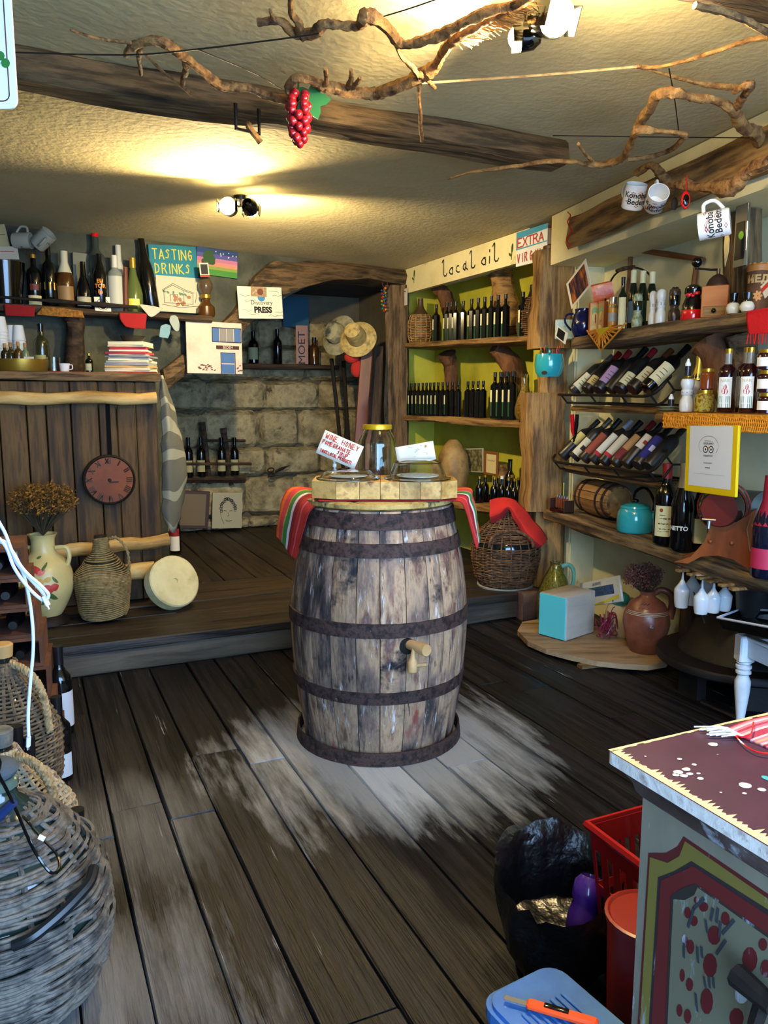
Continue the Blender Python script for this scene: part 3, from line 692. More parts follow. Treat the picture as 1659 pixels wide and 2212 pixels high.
def shz(q):      # height of the upper alcove shelf at this place
    b = -.415*q.x+.910*q.y; return 1.705+(b-4.3)/(6.05-4.3)*.065
RIN = -1.143     # turned to look into the room from the right wall
# ---------------------------------------------------------------- alcove shelves
def wr(px, py, off=0): return hp(px, py, WR, off)
def board_on(name, lab, pl, pxa, pya, pxb, pyb, depth, T, mat, seed, off=-.03, cat='shelf', jit=.008, ext=(0, 0)):
    A = hp(pxa, pya, pl, off); B = hp(pxb, pyb, pl, off); D = (B-A).normalized(); A -= D*ext[0]; B += D*ext[1]
    n = Vector((-D.y, D.x, 0)).normalized(); n = n if n.dot(A) > 0 else -n
    o = timber(name, A+n*depth/2-Vector((0, 0, T/2)), B+n*depth/2-Vector((0, 0, T/2)), depth, T, mat, None, seed, jit=jit, bev=.012)
    return tag(o, lab, cat) if lab else o
shelf1 = board_on('alcove_shelf', 'upper honey-brown plank shelf under the local oil header', WR, 862, 742, 1150, 722, .34, .045, timberL_m, 21, jit=.007)
shelf2 = board_on('alcove_shelf', 'middle honey-brown plank shelf carrying rows of small dark oil bottles', WR, 845, 895, 1150, 909, .34, .05, timberL_m, 22, jit=.007)
shelf3 = board_on('alcove_shelf', 'low plank shelf behind the barrel under gold-capped dark bottles', WR, 900, 1075, 1150, 1106, .36, .05, timberL_m, 23, jit=.007, off=-.06)
Z2 = 1.192
oil_lab = [(.36, .62, .30, plain('#e2dca6', .7)), (.06, .36, .30, plain('#1f4a2c', .7))]
oil_grp = 'dark olive oil bottles in the alcove'
ORD = ['first', 'second', 'third', 'fourth', 'fifth', 'sixth', 'seventh', 'eighth', 'ninth', 'tenth', 'eleventh', 'twelfth', 'thirteenth', 'fourteenth']
def oils(pxs, z, R_, group, lab, labelled, Hf, offs=.02, start=0):
    for i, px in enumerate(pxs):
        off = offs[i] if isinstance(offs, (list, tuple)) else offs
        q = st(px, WR, ALH if z is None else z, off); zz = shz(q) if z is None else z
        q = st(px, WR, zz, off)
        bottle('oil_bottle', lab.format(ORD[start+i]), 'bottle', (q.x, q.y, zz+.001), RIN, Hf, R_, 'oil', BK, CAPB, .90, oil_lab if i in labelled else (), group, square=True)
oils([942, 965, 974, 984, 1000, 1018, 1032, 1046, 1060, 1075, 1091, 1128], None, .029, 'tall oil bottles on the upper alcove shelf', '{} tall dark oil bottle from the left on the upper alcove shelf', (0, 1, 2, 3, 5, 6, 7, 8, 9, 10, 11), .30, [.03, .03, .03, .03, .05]+[.02]*6+[.04])
oils([880, 888, 896, 904, 913, 921, 929, 937, 946, 956, 966, 977, 989], Z2, .026, 'small oil bottles in the long row on the middle alcove shelf', '{} small dark oil bottle from the left in the long row, middle alcove shelf', (0, 1, 2, 3, 4, 5, 6, 7, 8, 10), .262)
oils([1010, 1021, 1032, 1043], Z2, .026, 'four unlabelled oil bottles on the middle alcove shelf', '{} of the four small unlabelled dark oil bottles standing apart on the middle shelf', (), .262, .06)
oils([1068, 1080, 1093, 1106], Z2, .030, 'tall labelled oil bottles on the middle alcove shelf', '{} tall labelled oil bottle at the right of the middle alcove shelf', (0, 1, 2, 3), .315, .02)
oils([1084, 1097, 1110], Z2, .030, 'back row of tall oil bottles on the middle alcove shelf', '{} bottle of the back row behind the tall labelled ones, middle alcove shelf', (), .315, .14)
Z3 = .545
q3 = [(1035, 1029, 0), (1047, 1026, 0), (1067, 1030, 0), (1075, 1027, 0), (1083, 1029, 1), (1097, 1032, 0), (1104, 1026, 0), (1110, 1034, 0), (1119, 1031, 0), (1130, 1040, 1)]
for i, (px, yt, wcap) in enumerate(q3):
    off = (.02, .1)[i in (1, 3, 6, 8)]
    q = st(px, WR, Z3, off)
    bottle('small_bottle', ('%s small dark bottle from the left behind the demijohn, gold-capped' % ORD[i], 'white-capped small dark bottle ' + ('at the right end of the low alcove shelf' if i == 9 else 'in the middle of the low alcove shelf'))[wcap], 'bottle', (q.x, q.y, Z3), RIN, zat(q.y, yt)-Z3, .030, 'squat', BK, white_m if wcap else gold_m, .93, (), None if wcap else 'gold-capped bottles on the low alcove shelf')
q = st(1100, WR, Z3, .22); bottle('wine_bottle', 'tall black bottle standing behind the gold-capped ones in the alcove', 'bottle', (q.x, q.y, Z3), 0, zat(q.y, 992)-Z3, .04)
# ---------------------------------------------------------------- wicker ware
wick_m = noisy('wicker_brown', ['#2a1a10', '#5d4028', '#84603b'], 30, rough=.7, bump=.4, bdist=.003)
wickL_m = noisy('wicker_tan', ['#5a3f22', '#a07a45', '#b8935a'], 30, rough=.7, bump=.4, bdist=.003)
wickG_m = noisy('wicker_grey', ['#1c1a19', '#3f3a35', '#645c52', '#2e2a27'], 20, rough=.75, bump=.5, bdist=.003)
rope_m = noisy('rope', ['#5a4a33', '#94805c', '#ab976f'], 40, rough=.85, bump=.5, bdist=.003)
def rfun(prof):
    def f(z):
        if z <= prof[0][1]: return prof[0][0]
        for (ra, za), (rb2, zb_) in zip(prof[:-1], prof[1:]):
            if z <= zb_: u = (z-za)/max(1e-6, zb_-za); u = u*u*(3-2*u)*.4+u*.6; return ra+(rb2-ra)*u
        return prof[-1][0]
    return f
def weave(parent, prof, z0, z1, nr, ribs, th, mat, amp=None, wob=0, seed=0, name='wicker_weave', gaps=(), slant=0, gone=None, flat_=1):
    f = rfun(prof); m = MB(); rr = random.Random(seed); amp = amp if amp is not None else th*.9; K = ribs*3
    for j in range(nr):
        z = z0+(z1-z0)*(j+.5)/nr
        if any(a < z < b for a, b in gaps): continue
        pts = []; ph = rr.random()*10; a_off = rr.random()*2*PI
        for k in range(K+1):
            a = 2*PI*k/K+a_off*0; s = math.sin(a*ribs/2+(PI if j % 2 else 0)); zz = z+wob*noise.noise(Vector((math.cos(a)*1.6, math.sin(a)*1.6, ph)))+slant*(k/K-.5)*(z1-z0)/nr
            q = f(zz)+amp*s+(wob*.3*noise.noise(Vector((a*2, ph, 3))) if wob else 0); pts.append((q*math.cos(a), q*math.sin(a), zz))
        m.tube(pts, th*(.8+.4*rr.random()), 5, cap=False, flat=1, jit=.1, seed=j)
    o = obj(name, m, mat, parent); o['kind'] = 'stuff'; return o
def ribs_(parent, prof, z0, z1, n, th, mat, name='wicker_ribs'):
    f = rfun(prof); m = MB()
    for k in range(n):
        a = 2*PI*(k+.5)/n; m.tube([(f(z0+(z1-z0)*i/10)*math.cos(a), f(z0+(z1-z0)*i/10)*math.sin(a), z0+(z1-z0)*i/10) for i in range(11)], th, 5)
    o = obj(name, m, mat, parent); o['kind'] = 'stuff'; return o
def rope(name, pts, r, mat, parent, k=5, strands=3, twist=9):
    P = smoothpath(pts, k); m = MB(); n = len(P)
    for s in range(strands):
        q = []
        for i, p in enumerate(P):
            t = (P[min(i+1, n-1)]-P[max(i-1, 0)]).normalized(); a = t.cross(Vector((.2, .1, 1))).normalized(); b = t.cross(a); w_ = 2*PI*s/strands+twist*2*PI*i/n
            q.append(p+a*(math.cos(w_)*r*.55)+b*(math.sin(w_)*r*.55))
        m.tube(q, r*.58, 6)
    return obj(name, m, mat, parent)
def demijohn(name, label, loc, rz, Hh, prof, wm, nr, ribs, th, ztop_, gaps=(), glass=None, wob=0, bot=.0, cap=None, seed=0, neck=True):
    t = thing(name, label, 'demijohn', loc, rz); g = glass or plain('#141a17', .1, coat=.4)
    f = rfun(prof); zz = [bot+(Hh-bot)*i/18 for i in range(19)]
    obj('glass_body', MB().lathe([(0, .004)]+[(max(.004, f(z)-th*1.6), max(z, .004)) for z in zz]+[(0, Hh)], 28, closed=False), g, t)
    weave(t, prof, .006, ztop_, nr, ribs, th, wm, gaps=gaps, wob=wob, seed=seed)
    ribs_(t, prof, .01, ztop_, ribs, th*1.1, wm)
    if cap: obj('stopper', MB().lathe([(0, Hh-.02), (f(Hh)*.85, Hh-.02), (f(Hh)*.95, Hh+.02), (f(Hh)*.8, Hh+.025), (0, Hh+.025)], 12), cap, t)
    return t
# small flask left on the upper shelf
q = st(908, WR, ALH, .08); z = shz(q); q = st(908, WR, z, .10); hh = zat(q.y, 645)-z
t = demijohn('wicker_flask', 'wicker-covered flask with bare top at the left end of the upper alcove shelf', (q.x, q.y, z+.012), 0, hh-.012, [(.085, 0), (.105, .06), (.105, hh*.45), (.09, hh*.58), (.04, hh*.75), (.03, hh*.82), (.028, hh)], wickL_m, 17, 14, .0042, hh*.62, glass=plain('#4a3a20', .5))
q = st(1149, WR, ALH, .12); z = shz(q); q = st(1149, WR, z, .12)
t = demijohn('wicker_flask', 'wicker-covered flask half hidden behind the big post on the upper alcove shelf', (q.x, q.y, z+.012), 0, .34, [(.085, 0), (.10, .06), (.10, .17), (.08, .21), (.04, .27), (.03, .30), (.028, .34)], wick_m, 20, 14, .0042, .26)
# wicker demijohn on the platform
q = st(1091, ((.77, 4.68+.19), (.77+.91, 4.68+.19+.415)), .165); rj = m_px(73, (q.x, q.y, .3)); hh = zat(q.y, 1088)-.165
MIDJ = q.copy()
gp = (.50*hh*.99, .56*hh)
mid = demijohn('wicker_demijohn', 'large dark wicker demijohn with rope handle standing on the platform behind the barrel', (q.x, q.y, .168), 0, hh, [(rj*.74, 0), (rj*.9, hh*.12), (rj, hh*.35), (rj*1.0, hh*.52), (rj*.86, hh*.63), (rj*.45, hh*.80), (rj*.27, hh*.88), (rj*.22, hh*.97), (rj*.2, hh)], wick_m, 52, 22, .0042, hh*.95, gaps=(gp,), wob=.004, seed=3)
hs = [Vector((rj*.62*math.sin(a)*1.0, -rj*(1.02-.30*max(0, math.cos(a))), hh*.55+hh*.16*math.cos(a))) for a in [(-95+i*19)*PI/180 for i in range(11)]]
rope('rope_handle', hs, .010, wick_m, mid, k=4, twist=7)
obj('base_ring', MB().lathe([(rj*.74, -.008), (rj*.82, -.008), (rj*.84, .004), (rj*.76, .004), (rj*.74, -.008)], 32, closed=False), plain('#a9a69a', .5), mid)
# red cloth over its neck
def Y(px, py, y): return hy(px, py, y)
yj = q.y
rows = [[Y(1058, 1080, yj-.04), Y(1058, 1112, yj-.07), Y(1063, 1130, yj-.06)], [Y(1075, 1077, yj), Y(1078, 1104, yj-.08), Y(1080, 1124, yj-.06)], [Y(1095, 1077, yj), Y(1098, 1092, yj-.07), Y(1100, 1100, yj-.07)],
        [Y(1118, 1086, yj-.02), Y(1112, 1108, yj-.11), Y(1110, 1120, yj-.12)], [Y(1148, 1120, yj-.05), Y(1134, 1140, yj-.15), Y(1128, 1150, yj-.14)], [Y(1170, 1148, yj-.08), Y(1155, 1163, yj-.18), Y(1143, 1168, yj-.17)], [Y(1182, 1166, yj-.08), Y(1172, 1178, yj-.17), Y(1158, 1184, yj-.17)]]
c = cloth('folded_cloth', [list(r) for r in zip(*rows)], [RED, DRED, ORG], lambda v, u: 2 if .47 < v < .53 else (1 if v > .6 else 0), k=5, rip=.008, thick=.008); tag(c, 'folded red cloth slung over the neck of the dark wicker demijohn', 'cloth')
# stone block at the end of the step
q = hz(1131, 1335, 0); stb = obj('stone_block', rough(MB(), .15, .15, .165, 3, n=4, jit=.004, bev=.012, x0=-.075), noisy('red_stone', ['#4a3a38', '#6b5550', '#7d6660'], 8, bump=.5)); stb.location = (q.x+.03, q.y+.02, .084); stb.rotation_euler = (0, 0, RZ-.1)
tag(stb, 'squared brownish stone block at the right end of the step', 'stone block')
# ---------------------------------------------------------------- trunks holding the shelves
bark_m = noisy('bark', ['#2b1a10', '#5e3d24', '#7c5433'], 10, (1, 1, .35), .85, 1.0, bdist=.02)
def trunk(name, lab, pts, rads, cat='tree trunk', seed=0, mat=None, group=None):
    P = smoothpath(pts, 4); Rr = smooth1(rads, 4); m = MB().tube(P, Rr, 10, jit=.10, seed=seed); o = obj(name, m, mat or bark_m); return tag(o, lab, cat, group)
def wv(px, py, off=.1): return wr(px, py, off)
trunk('tree_trunk', 'gnarled trunk piece rising over the left oil bottles on the upper shelf', [wv(985, 725, .20), wv(975, 690, .20), wv(962, 640, .18), wv(945, 622, .14), wv(927, 603, .10)], [.06, .065, .06, .045, .035], seed=1)
trunk('tree_trunk', 'broad pale stump standing behind the middle oil bottles on the upper shelf', [wv(1100, 715, .22), wv(1092, 660, .22), wv(1085, 610, .22), wv(1082, 592, .22)], [.10, .09, .075, .09], seed=2, mat=timberL_m)
trunk('tree_trunk', 'rough trunk prop between middle and upper alcove shelves at the left', [wv(977, 890, .24), wv(975, 830, .24), wv(972, 790, .24), wv(965, 765, .2)], [.055, .05, .055, .08], seed=3)
trunk('tree_trunk', 'thick branch bracket under the right part of the upper alcove shelf', [wv(1120, 890, .26), wv(1115, 830, .26), wv(1105, 790, .24), wv(1080, 760, .18), wv(1068, 750, .14)], [.08, .07, .075, .06, .05], seed=4)
# ---------------------------------------------------------------- header lettering and the signs
hq0 = hp(872, 600, WR, -.0145); hd = Vector(E2)*-1
hl = thing('header_lettering', 'hand-painted black lettering local oil with leaf sprigs on the cream header board', 'lettering', (0, 0, 0))
A = hp(952, 596, WR, -.0145); A.z = 2.215; frame(hl, A, -E2)
strokes('local oil', .088, .02, .02, ink_m, hl, w=.010, y=0, seed=4, sx=.85, jit=.1, adv=1.14)
for px, py in ((894, 598), (1105, 545)):
    q = hp(px, py, WR, -.0145); X = (q-A).dot(-E2); zz = q.z-A.z; m = MB()
    m.ribbon([(X, zz-.045), (X+.004, zz+.035)], .006, 0); m.ell(X+.006, zz+.025, .010, .030, -.0004, -.1); m.ell(X-.018, zz-.012, .008, .018, -.0004, .9)
    o = flat('leaf_sprig', m, plain('#2f4a1e', .8), hl); o['kind'] = 'stuff'
def panel(name, lab, cat, pl, c4, T=.008, mat=None, off=0, board='board'):
    """c4 = px corners bl, br, tr, tl on plane pl; returns root with local x right, z up, -y to the room"""
    bl, brr, tr_, tl = [hp(c[0], c[1], pl, off) for c in c4]; x = ((brr-bl)+(tr_-tl))/2; z = ((tl-bl)+(tr_-brr))/2; W = x.length; Hh = z.length
    t = thing(name, lab, cat, bl); frame(t, bl, x, z)
    obj(board, MB().box((W/2, T/2, Hh/2), (W, T, Hh), min(.002, T*.3)), mat or white_m, t); return t, W, Hh
es, W, Hh = panel('painted_sign', 'white and blue painted board lettered EXTRA VIRGIN beside the timber post', 'sign', WR, [(1114, 577), (1180, 556), (1180, 483), (1113, 500)], .012, plain('#d9dcd4', .7), off=-.04)
flat('blue_border', MB().add([(0, -.001, Hh*.80), (W, -.001, Hh*.86), (W, -.001, Hh), (0, -.001, Hh)], [(0, 1, 2, 3)]).add([(0, -.001, Hh*.52), (.012, -.001, Hh*.52), (.012, -.001, Hh*.8), (0, -.001, Hh*.8)], [(0, 1, 2, 3)]).add([(0, -.001, Hh*.48), (W, -.001, Hh*.5), (W, -.001, Hh*.53), (0, -.001, Hh*.52)], [(0, 1, 2, 3)]), plain('#3f8fb0', .7), es)['kind'] = 'stuff'
strokes('EXTRA', Hh*.25, W*.06, Hh*.55, red_ink, es, w=.008, seed=2, sx=.62*W/(Hh*.25*4.3)*1.0, adv=W*.86/(Hh*.25)/5)
strokes('VIRGIN', Hh*.25, W*.06, Hh*.10, red_ink, es, w=.007, seed=3, sx=.5, adv=W*.86/(Hh*.25)/5.2)
tg, W, Hh = panel('price_tag', 'small white paper tag hanging at the left end of the header board', 'tag', WR, [(868, 661), (879, 658), (882, 622), (870, 624)], .002, paper_m, off=-.03, board='paper')
flat('pencil_mark', MB().ribbon([(W*.25, Hh*.8), (W*.5, Hh*.85), (W*.7, Hh*.8)], .006, -.001), ink_m, tg)
# ---------------------------------------------------------------- the big timber post
def bv(px, z, dd=0): q = st(px, WR, z, dd); return q
pc = st(1192, WR, 1.9, -.02); PX, PY = pc.x+.01, pc.y+.06
post = thing('timber_post', 'massive rough timber post between the oil alcove and the bottle shelves', 'post', (PX, PY, 0))
def pseg(px0, px1, y0, y1, dep, seed, dx=0, zmin=0):
    y = PY-dep/2; z1 = zat(y, y0); z0 = max(zmin, zat(y, y1)); a = hy(px0, (y0+y1)/2, y).x; b = hy(px1, (y0+y1)/2, y).x
    m = rough(MB(), z1-z0, b-a, dep, seed, n=9, jit=.018, bev=.03); o = obj('timber', m, timberL_m, post)
    M = Matrix(((0, 1, 0, 0), (0, 0, 1, 0), (1, 0, 0, 0), (0, 0, 0, 1)))
    o.matrix_basis = Matrix.Translation(((a+b)/2-PX, 0, z0)) @ M; return o
pseg(1158, 1238, 538, 752, .20, 31); pseg(1137, 1221, 848, 1106, .22, 32); pseg(1152, 1222, 1100, 1330, .18, 33, zmin=0.0); pseg(1172, 1226, 750, 850, .14, 34)
# ---------------------------------------------------------------- right hand shelves
def on(px, z, off=.1): return st(px, SR, z, off)
FR = math.atan2(SD.y, SD.x)            # local x along the right wall
def srtimber(name, lab, px0, px1, z, off0, depth, T, mat, seed, cat='shelf', ext=(0, 0), jit=.008):
    a = on(px0, z, off0); b = on(px1, z, off0); D = (b-a).normalized(); a = a-D*ext[0]; b = b+D*ext[1]; n = Vector((SN.x, SN.y, 0))
    return tag(timber(name, a+n*depth/2-Vector((0, 0, T/2)), b+n*depth/2-Vector((0, 0, T/2)), depth, T, mat, None, seed, jit=jit, bev=.014), lab, cat)
ZA, ZR1, ZR2, ZBs, ZLd = 1.668, 1.286, .935, .660, 1.268
edge_m = noisy('grey_shelf', ['#1d1712', '#4b3b28', '#8c7450', '#332619'], 16, (.1, 1, 1), .85, 1.0, bdist=.02)
srtimber('rough_shelf', 'top rough-edged plank shelf crowded with bottles and the coffee grinder', 1232, 1659, ZA, 0, .335, .06, edge_m, 41, ext=(0, 1.0), jit=.008)
srtimber('rough_shelf', 'lowest thick grey plank shelf carrying the small keg and turquoise kettle', 1172, 1659, ZBs, 0, .335, .065, edge_m, 42, ext=(0, .8), jit=.010)
srtimber('rack_board', 'narrow board holding up the upper wire rack of bottles', 1232, 1425, ZR1, .06, .26, .03, timberL_m, 43, jit=.004)
srtimber('rack_board', 'narrow dark board holding up the lower wire rack of bottles', 1216, 1430, ZR2, .06, .26, .035, timber_m, 44, jit=.004)
srtimber('display_ledge', 'plank ledge with orange crochet edging under pomegranate syrup bottles', 1412, 1659, ZLd, -.08, .41, .045, timberL_m, 45, ext=(0, .7), jit=.004)
srtimber('wall_beam', 'big wavy-edged timber beam running along the top of the right wall', 1225, 1659, 2.295, -.07, .068, .15, timberL_m, 46, cat='beam', ext=(0, 1.6), jit=.016)
trunk('tree_trunk', 'thick mossy trunk leg between the ledge and the top rough shelf', [sr(srt(1585, 1.3, .2), .2, ZLd+.005), sr(srt(1572, 1.4, .2), .2, 1.36), sr(srt(1560, 1.5, .2), .19, 1.48), sr(srt(1548, 1.58, .2), .18, 1.58)], [.05, .055, .07, .095], seed=6)
trunk('tree_trunk', 'second grey trunk leg right behind the syrup bottles', [sr(srt(1612, 1.3, .22), .24, ZLd+.005), sr(srt(1602, 1.45, .22), .24, 1.46), sr(srt(1598, 1.58, .22), .22, 1.60)], [.05, .05, .07], seed=7, mat=timber_m)
tp_ = srt(1610, 1.9, .17)
tt = timber('timber_stake', sr(tp_, .17, ZA+.005), sr(tp_-.02, .16, 2.09), .15, .09, timber_m, None, 47, jit=.008, up=Vector((SN.x, SN.y, 0))); tag(tt, 'dark upright plank standing behind the honey box at the right edge', 'plank')
def Rpx(w, q): return m_px(w/2, q)
def put(name, lab, cat, px, ytop, wpx, z, off, kind='bordeaux', mat=None, cap=None, capz=.84, labels=(), rz=None, group=None, square=False):
    q = on(px, z, off); h = zat(q.y, ytop)-z-.001
    return bottle(name, lab, cat, (q.x, q.y, z+.001), face(q) if rz is None else rz, h, Rpx(wpx, q), kind, mat, cap, capz, labels, group, square)
CRM = plain('#ddd6a6', .5); SILV = plain('#b8b8b8', .25, metal=.9); SALT = plain('#d8d6cc', .35, coat=.4); LBW = plain('#e4e0d2', .7); LBC = plain('#dccf98', .7); GRG = plain('#101f14', .1, coat=.3)
# -- top shelf
def boxthing(name, lab, cat, px0, px1, y0, y1, z, off, dep, mat, turn=0, bev=.004, part='box_body', dz=0):
    q = on((px0+px1)/2, z, off); w_ = m_px(px1-px0, q); h = zat(q.y, y0)-z-dz; t = thing(name, lab, cat, (q.x, q.y, z+dz+.001), face(q)+turn)
    obj(part, MB().box((0, 0, h/2), (w_, dep, h), bev), mat, t); return t, w_, h
g_, w_, h_ = boxthing('woven_box', 'small pale green woven-pattern box at the left end of the top shelf', 'box', 1199, 1240, 692, 724, ZA, .06, .09, noisy('weave_green', ['#9fc0ae', '#c3d8c8', '#8fb3a0'], 40, bump=.8))
q = on(1260, ZA, .075); r_ = Rpx(54, q); h_ = zat(q.y, 668)-ZA
t = thing('navy_jug', 'round navy blue enamel jug with side handle on the top shelf', 'jug', (q.x, q.y, ZA+.001), face(q)); nv = plain('#0c1440', .12, coat=.6)
obj('jug_body', MB().lathe([(0, 0), (r_*.7, 0), (r_*.95, h_*.2), (r_, h_*.45), (r_*.85, h_*.75), (r_*.7, h_*.9), (r_*.74, h_), (r_*.68, h_), (r_*.6, h_*.88), (0, h_*.86)], 24, closed=False), nv, t)
obj('handle', MB().tube(smoothpath([(-r_*.8, 0, h_*.85), (-r_*1.35, 0, h_*.8), (-r_*1.45, 0, h_*.55), (-r_*.95, 0, h_*.25)], 5), .006, 8), nv, t)
TINM = plain('#c46a28', .5)
def tin(lab, px0, px1, y0, turn, face_col, off):
    t, w_, h_ = boxthing('tea_tin', lab, 'tin', px0, px1, y0, 715, ZA, off, .05, TINM, turn, .003)
    y = -.0258
    m = MB(); m.mi = 0; m.add([(-w_*.42, y, h_*.08), (w_*.42, y, h_*.08), (w_*.42, y, h_*.93), (-w_*.42, y, h_*.93)], [(0, 1, 2, 3)]); m.mi = 1; m.ell(0, h_*.72, w_*.34, h_*.12, y-.0003); m.mi = 2; m.ell(0, h_*.55, w_*.26, h_*.14, y-.0004); m.ell(-w_*.1, h_*.2, w_*.28, h_*.10, y-.0004, .2); m.mi = 3; m.ell(w_*.05, h_*.5, w_*.07, h_*.16, y-.0006)
    o = flat('tin_picture', m, [face_col, plain('#7f9a5a', .6), plain('#d9b45c', .6), plain('#70301c', .6)], t); o['kind'] = 'stuff'
tin('ornate orange tin with a picture panel, left one of the pair on the top shelf', 1271, 1294, 654, .12, plain('#c9a050', .6), .06)
tin('ornate orange tin standing close behind the picture tin on the top shelf', 1295, 1308, 651, -.5, plain('#b0824a', .6), .075)
q = on(1298, ZA, .1); zt_ = zat(q.y, 650)+.002
t = thing('snack_packet', 'shiny orange-red packet lying tilted on top of the ornate tins', 'packet', (q.x, q.y, zat(on(1295, ZA, .06).y, 651)+.003), face(q)); w_ = m_px(44, q); hh = m_px(36, q)
m = rough(MB(), w_, .05, hh, 9, n=6, jit=.003, bev=.008, x0=-w_/2); m.v = [(x*math.cos(.2)-z*math.sin(.2), y, z*math.cos(.2)+x*math.sin(.2)+hh*.62) for x, y, z in m.v]; obj('packet_body', m, noisy('packet', ['#c8502a', '#d86a34', '#e0c090'], 14, bump=.4, rough=.25, ramp=(.4, .7)), t)
put('spice_jar', 'yellow spice jar with tall silver cap on the top shelf', 'jar', 1322, 643, 20, ZA, .05, 'jar', plain('#c8862a', .25), SILV, .70, [(.3, .55, 1.2, plain('#9a9484', .5))])
put('green_bottle', 'slim dark green bottle with cream label and black neck on the top shelf', 'bottle', 1342, 599, 19, ZA, .05, 'bordeaux', GRG, CAPB, .88, [(.04, .62, .9, LBC)])
for px, yt, lb, lab in ((1364, 585, '#5a7fae', 'left dark bottle with tall cream cap and blue label'), (1384, 586, '#20402c', 'middle dark bottle with tall cream cap'), (1404, 588, '#c9d4c4', 'right dark bottle with tall cream cap')):
    put('capped_bottle', lab+' on the top shelf', 'bottle', px, yt, 21, ZA, .15, 'wide', GRG, CRM, .80, [(.15, .5, 1.0, plain(lb, .6))], group='cream-capped bottles on the top shelf')
put('herb_jar', 'round glass spice mill of dried herbs before the cream-capped bottles', 'spice mill', 1375, 633, 22, ZA, .045, 'mill', noisy('herbs', ['#5a5a2a', '#8a8f6a', '#b8b898'], 60, rough=.3, bump=.2), GRG, .5)
for px, yt, w, lab, mt, cp_ in ((1408, 628, 17, 'white salt mill with grey band, left of the pair on the top shelf', SALT, None), (1426, 624, 23, 'taller white salt mill, right of the pair on the top shelf', SALT, None), (1455, 621, 25, 'black-topped pepper mill beside the white salt mills', noisy('pepper', ['#1b1512', '#3a2a20', '#5a4636'], 70, rough=.2, bump=.2), BK)):
    put('spice_mill', lab, 'spice mill', px, yt, w, ZA, .045, 'mill', mt, cp_, .5, [(.47, .62, 3.1, plain('#9aa0a0', .4) if cp_ is None else CAPB)])
q = on(1495, ZA, .06); r_ = Rpx(50, q); h_ = zat(q.y, 616)-ZA
t = thing('pepper_pot', 'glossy black and red round pot with a red bow next to the coffee grinder', 'pot', (q.x, q.y, ZA+.001), face(q)); rd = plain('#c4161a', .15, coat=.5)
obj('pot_base', MB().lathe([(0, 0), (r_*.95, 0), (r_, h_*.04), (r_*.92, h_*.27), (r_*.9, h_*.29), (0, h_*.29)], 24, closed=False), rd, t)
obj('pot_body', MB().lathe([(r_*.9, h_*.28), (r_*.86, h_*.45), (r_*.65, h_*.62), (r_*.62, h_*.68), (r_*.74, h_*.78), (r_*.70, h_*.92), (r_*.4, h_), (0, h_*1.01)], 24, closed=False), plain('#0a0a0b', .1, coat=.6), t)
m = MB().ball((-r_*.05, -r_*.78, h_*.67), r_*.16, 8).ball((r_*.26, -r_*.72, h_*.74), r_*.28, 8, (1, .4, .6)).ball((-r_*.36, -r_*.72, h_*.70), r_*.28, 8, (1, .4, .6)); o = obj('red_bow', m, rd, t); o['kind'] = 'stuff'
# coffee grinder
t, w_, h_ = boxthing('coffee_grinder', 'old wooden coffee grinder with drawer knob and black-knobbed crank', 'coffee grinder', 1519, 1573, 620, 677, ZA, .10, .115, noisy('grinder_wood', ['#8a4a20', '#a8612c', '#b57038'], 7, (.3, 1, 1), .45, .2), -.15, .003, 'grinder_box')
dw = obj('drawer', MB().box((0, -.0585, h_*.20), (w_*.82, .004, h_*.30), .001), timberL_m, t); obj('knob', MB().ball((0, -.068, h_*.20), .010, 10), BK, dw)
cu = plain('#5a4638', .35, metal=.7)
obj('metal_dome', MB().lathe([(w_*.42, h_), (w_*.44, h_+.006), (w_*.34, h_+.03), (w_*.2, h_+.045), (w_*.07, h_+.052), (w_*.07, h_+.075), (0, h_+.075)], 20, closed=False), cu, t)
ck = obj('crank', MB().tube([(0, 0, h_+.07), (-.03, 0, h_+.072), (-.085, 0, h_+.082)], [.006, .005, .005], 6), iron_m, t)
obj('crank_knob', MB().ball((-.088, 0, h_+.108), .0225, 14).tube([(-.088, 0, h_+.078), (-.088, 0, h_+.09)], .008, 8), plain('#08080a', .08, coat=.5), ck)
t = thing('black_grip', 'black turned grip lying across behind the pepper pot', 'handle', on(1518, ZA, .22)+Vector((0, 0, .0)), FR)
obj('grip', MB().tube([(-.10, 0, .012), (-.06, 0, .014), (0, 0, .012), (.04, 0, .015)], [.010, .014, .011, .013], 10), BK, t)
put('medicine_bottle', 'small black bottle with white cap and white label standing behind the two jars', 'bottle', 1588, 580, 24, ZA, .15, 'squat', BK, white_m, .88, [(.40, .78, 1.1, LBW)])
for px, yt, lab in ((1583, 634, 'squat cream jar with black neck, left of the pair before the honey box'), (1613, 632, 'squat cream jar with black neck, right of the pair before the honey box')):
    q = on(px, ZA, .05); r_ = Rpx(31, q); h_ = zat(q.y, yt)-ZA; t = thing('squat_jar', lab, 'jar', (q.x, q.y, ZA+.001), 0, 'squat cream jars on the top shelf')
    obj('jar_body', MB().lathe([(0, 0), (r_*.7, 0), (r_*.95, h_*.15), (r_, h_*.28), (r_*.8, h_*.45), (r_*.6, h_*.52), (0, h_*.52)], 20, closed=False), plain('#cfcbb4', .25, coat=.4), t)
    obj('jar_neck', MB().lathe([(r_*.6, h_*.52), (r_*.56, h_*.6), (r_*.66, h_*.98), (r_*.6, h_), (0, h_)], 20, closed=False), BK, t)
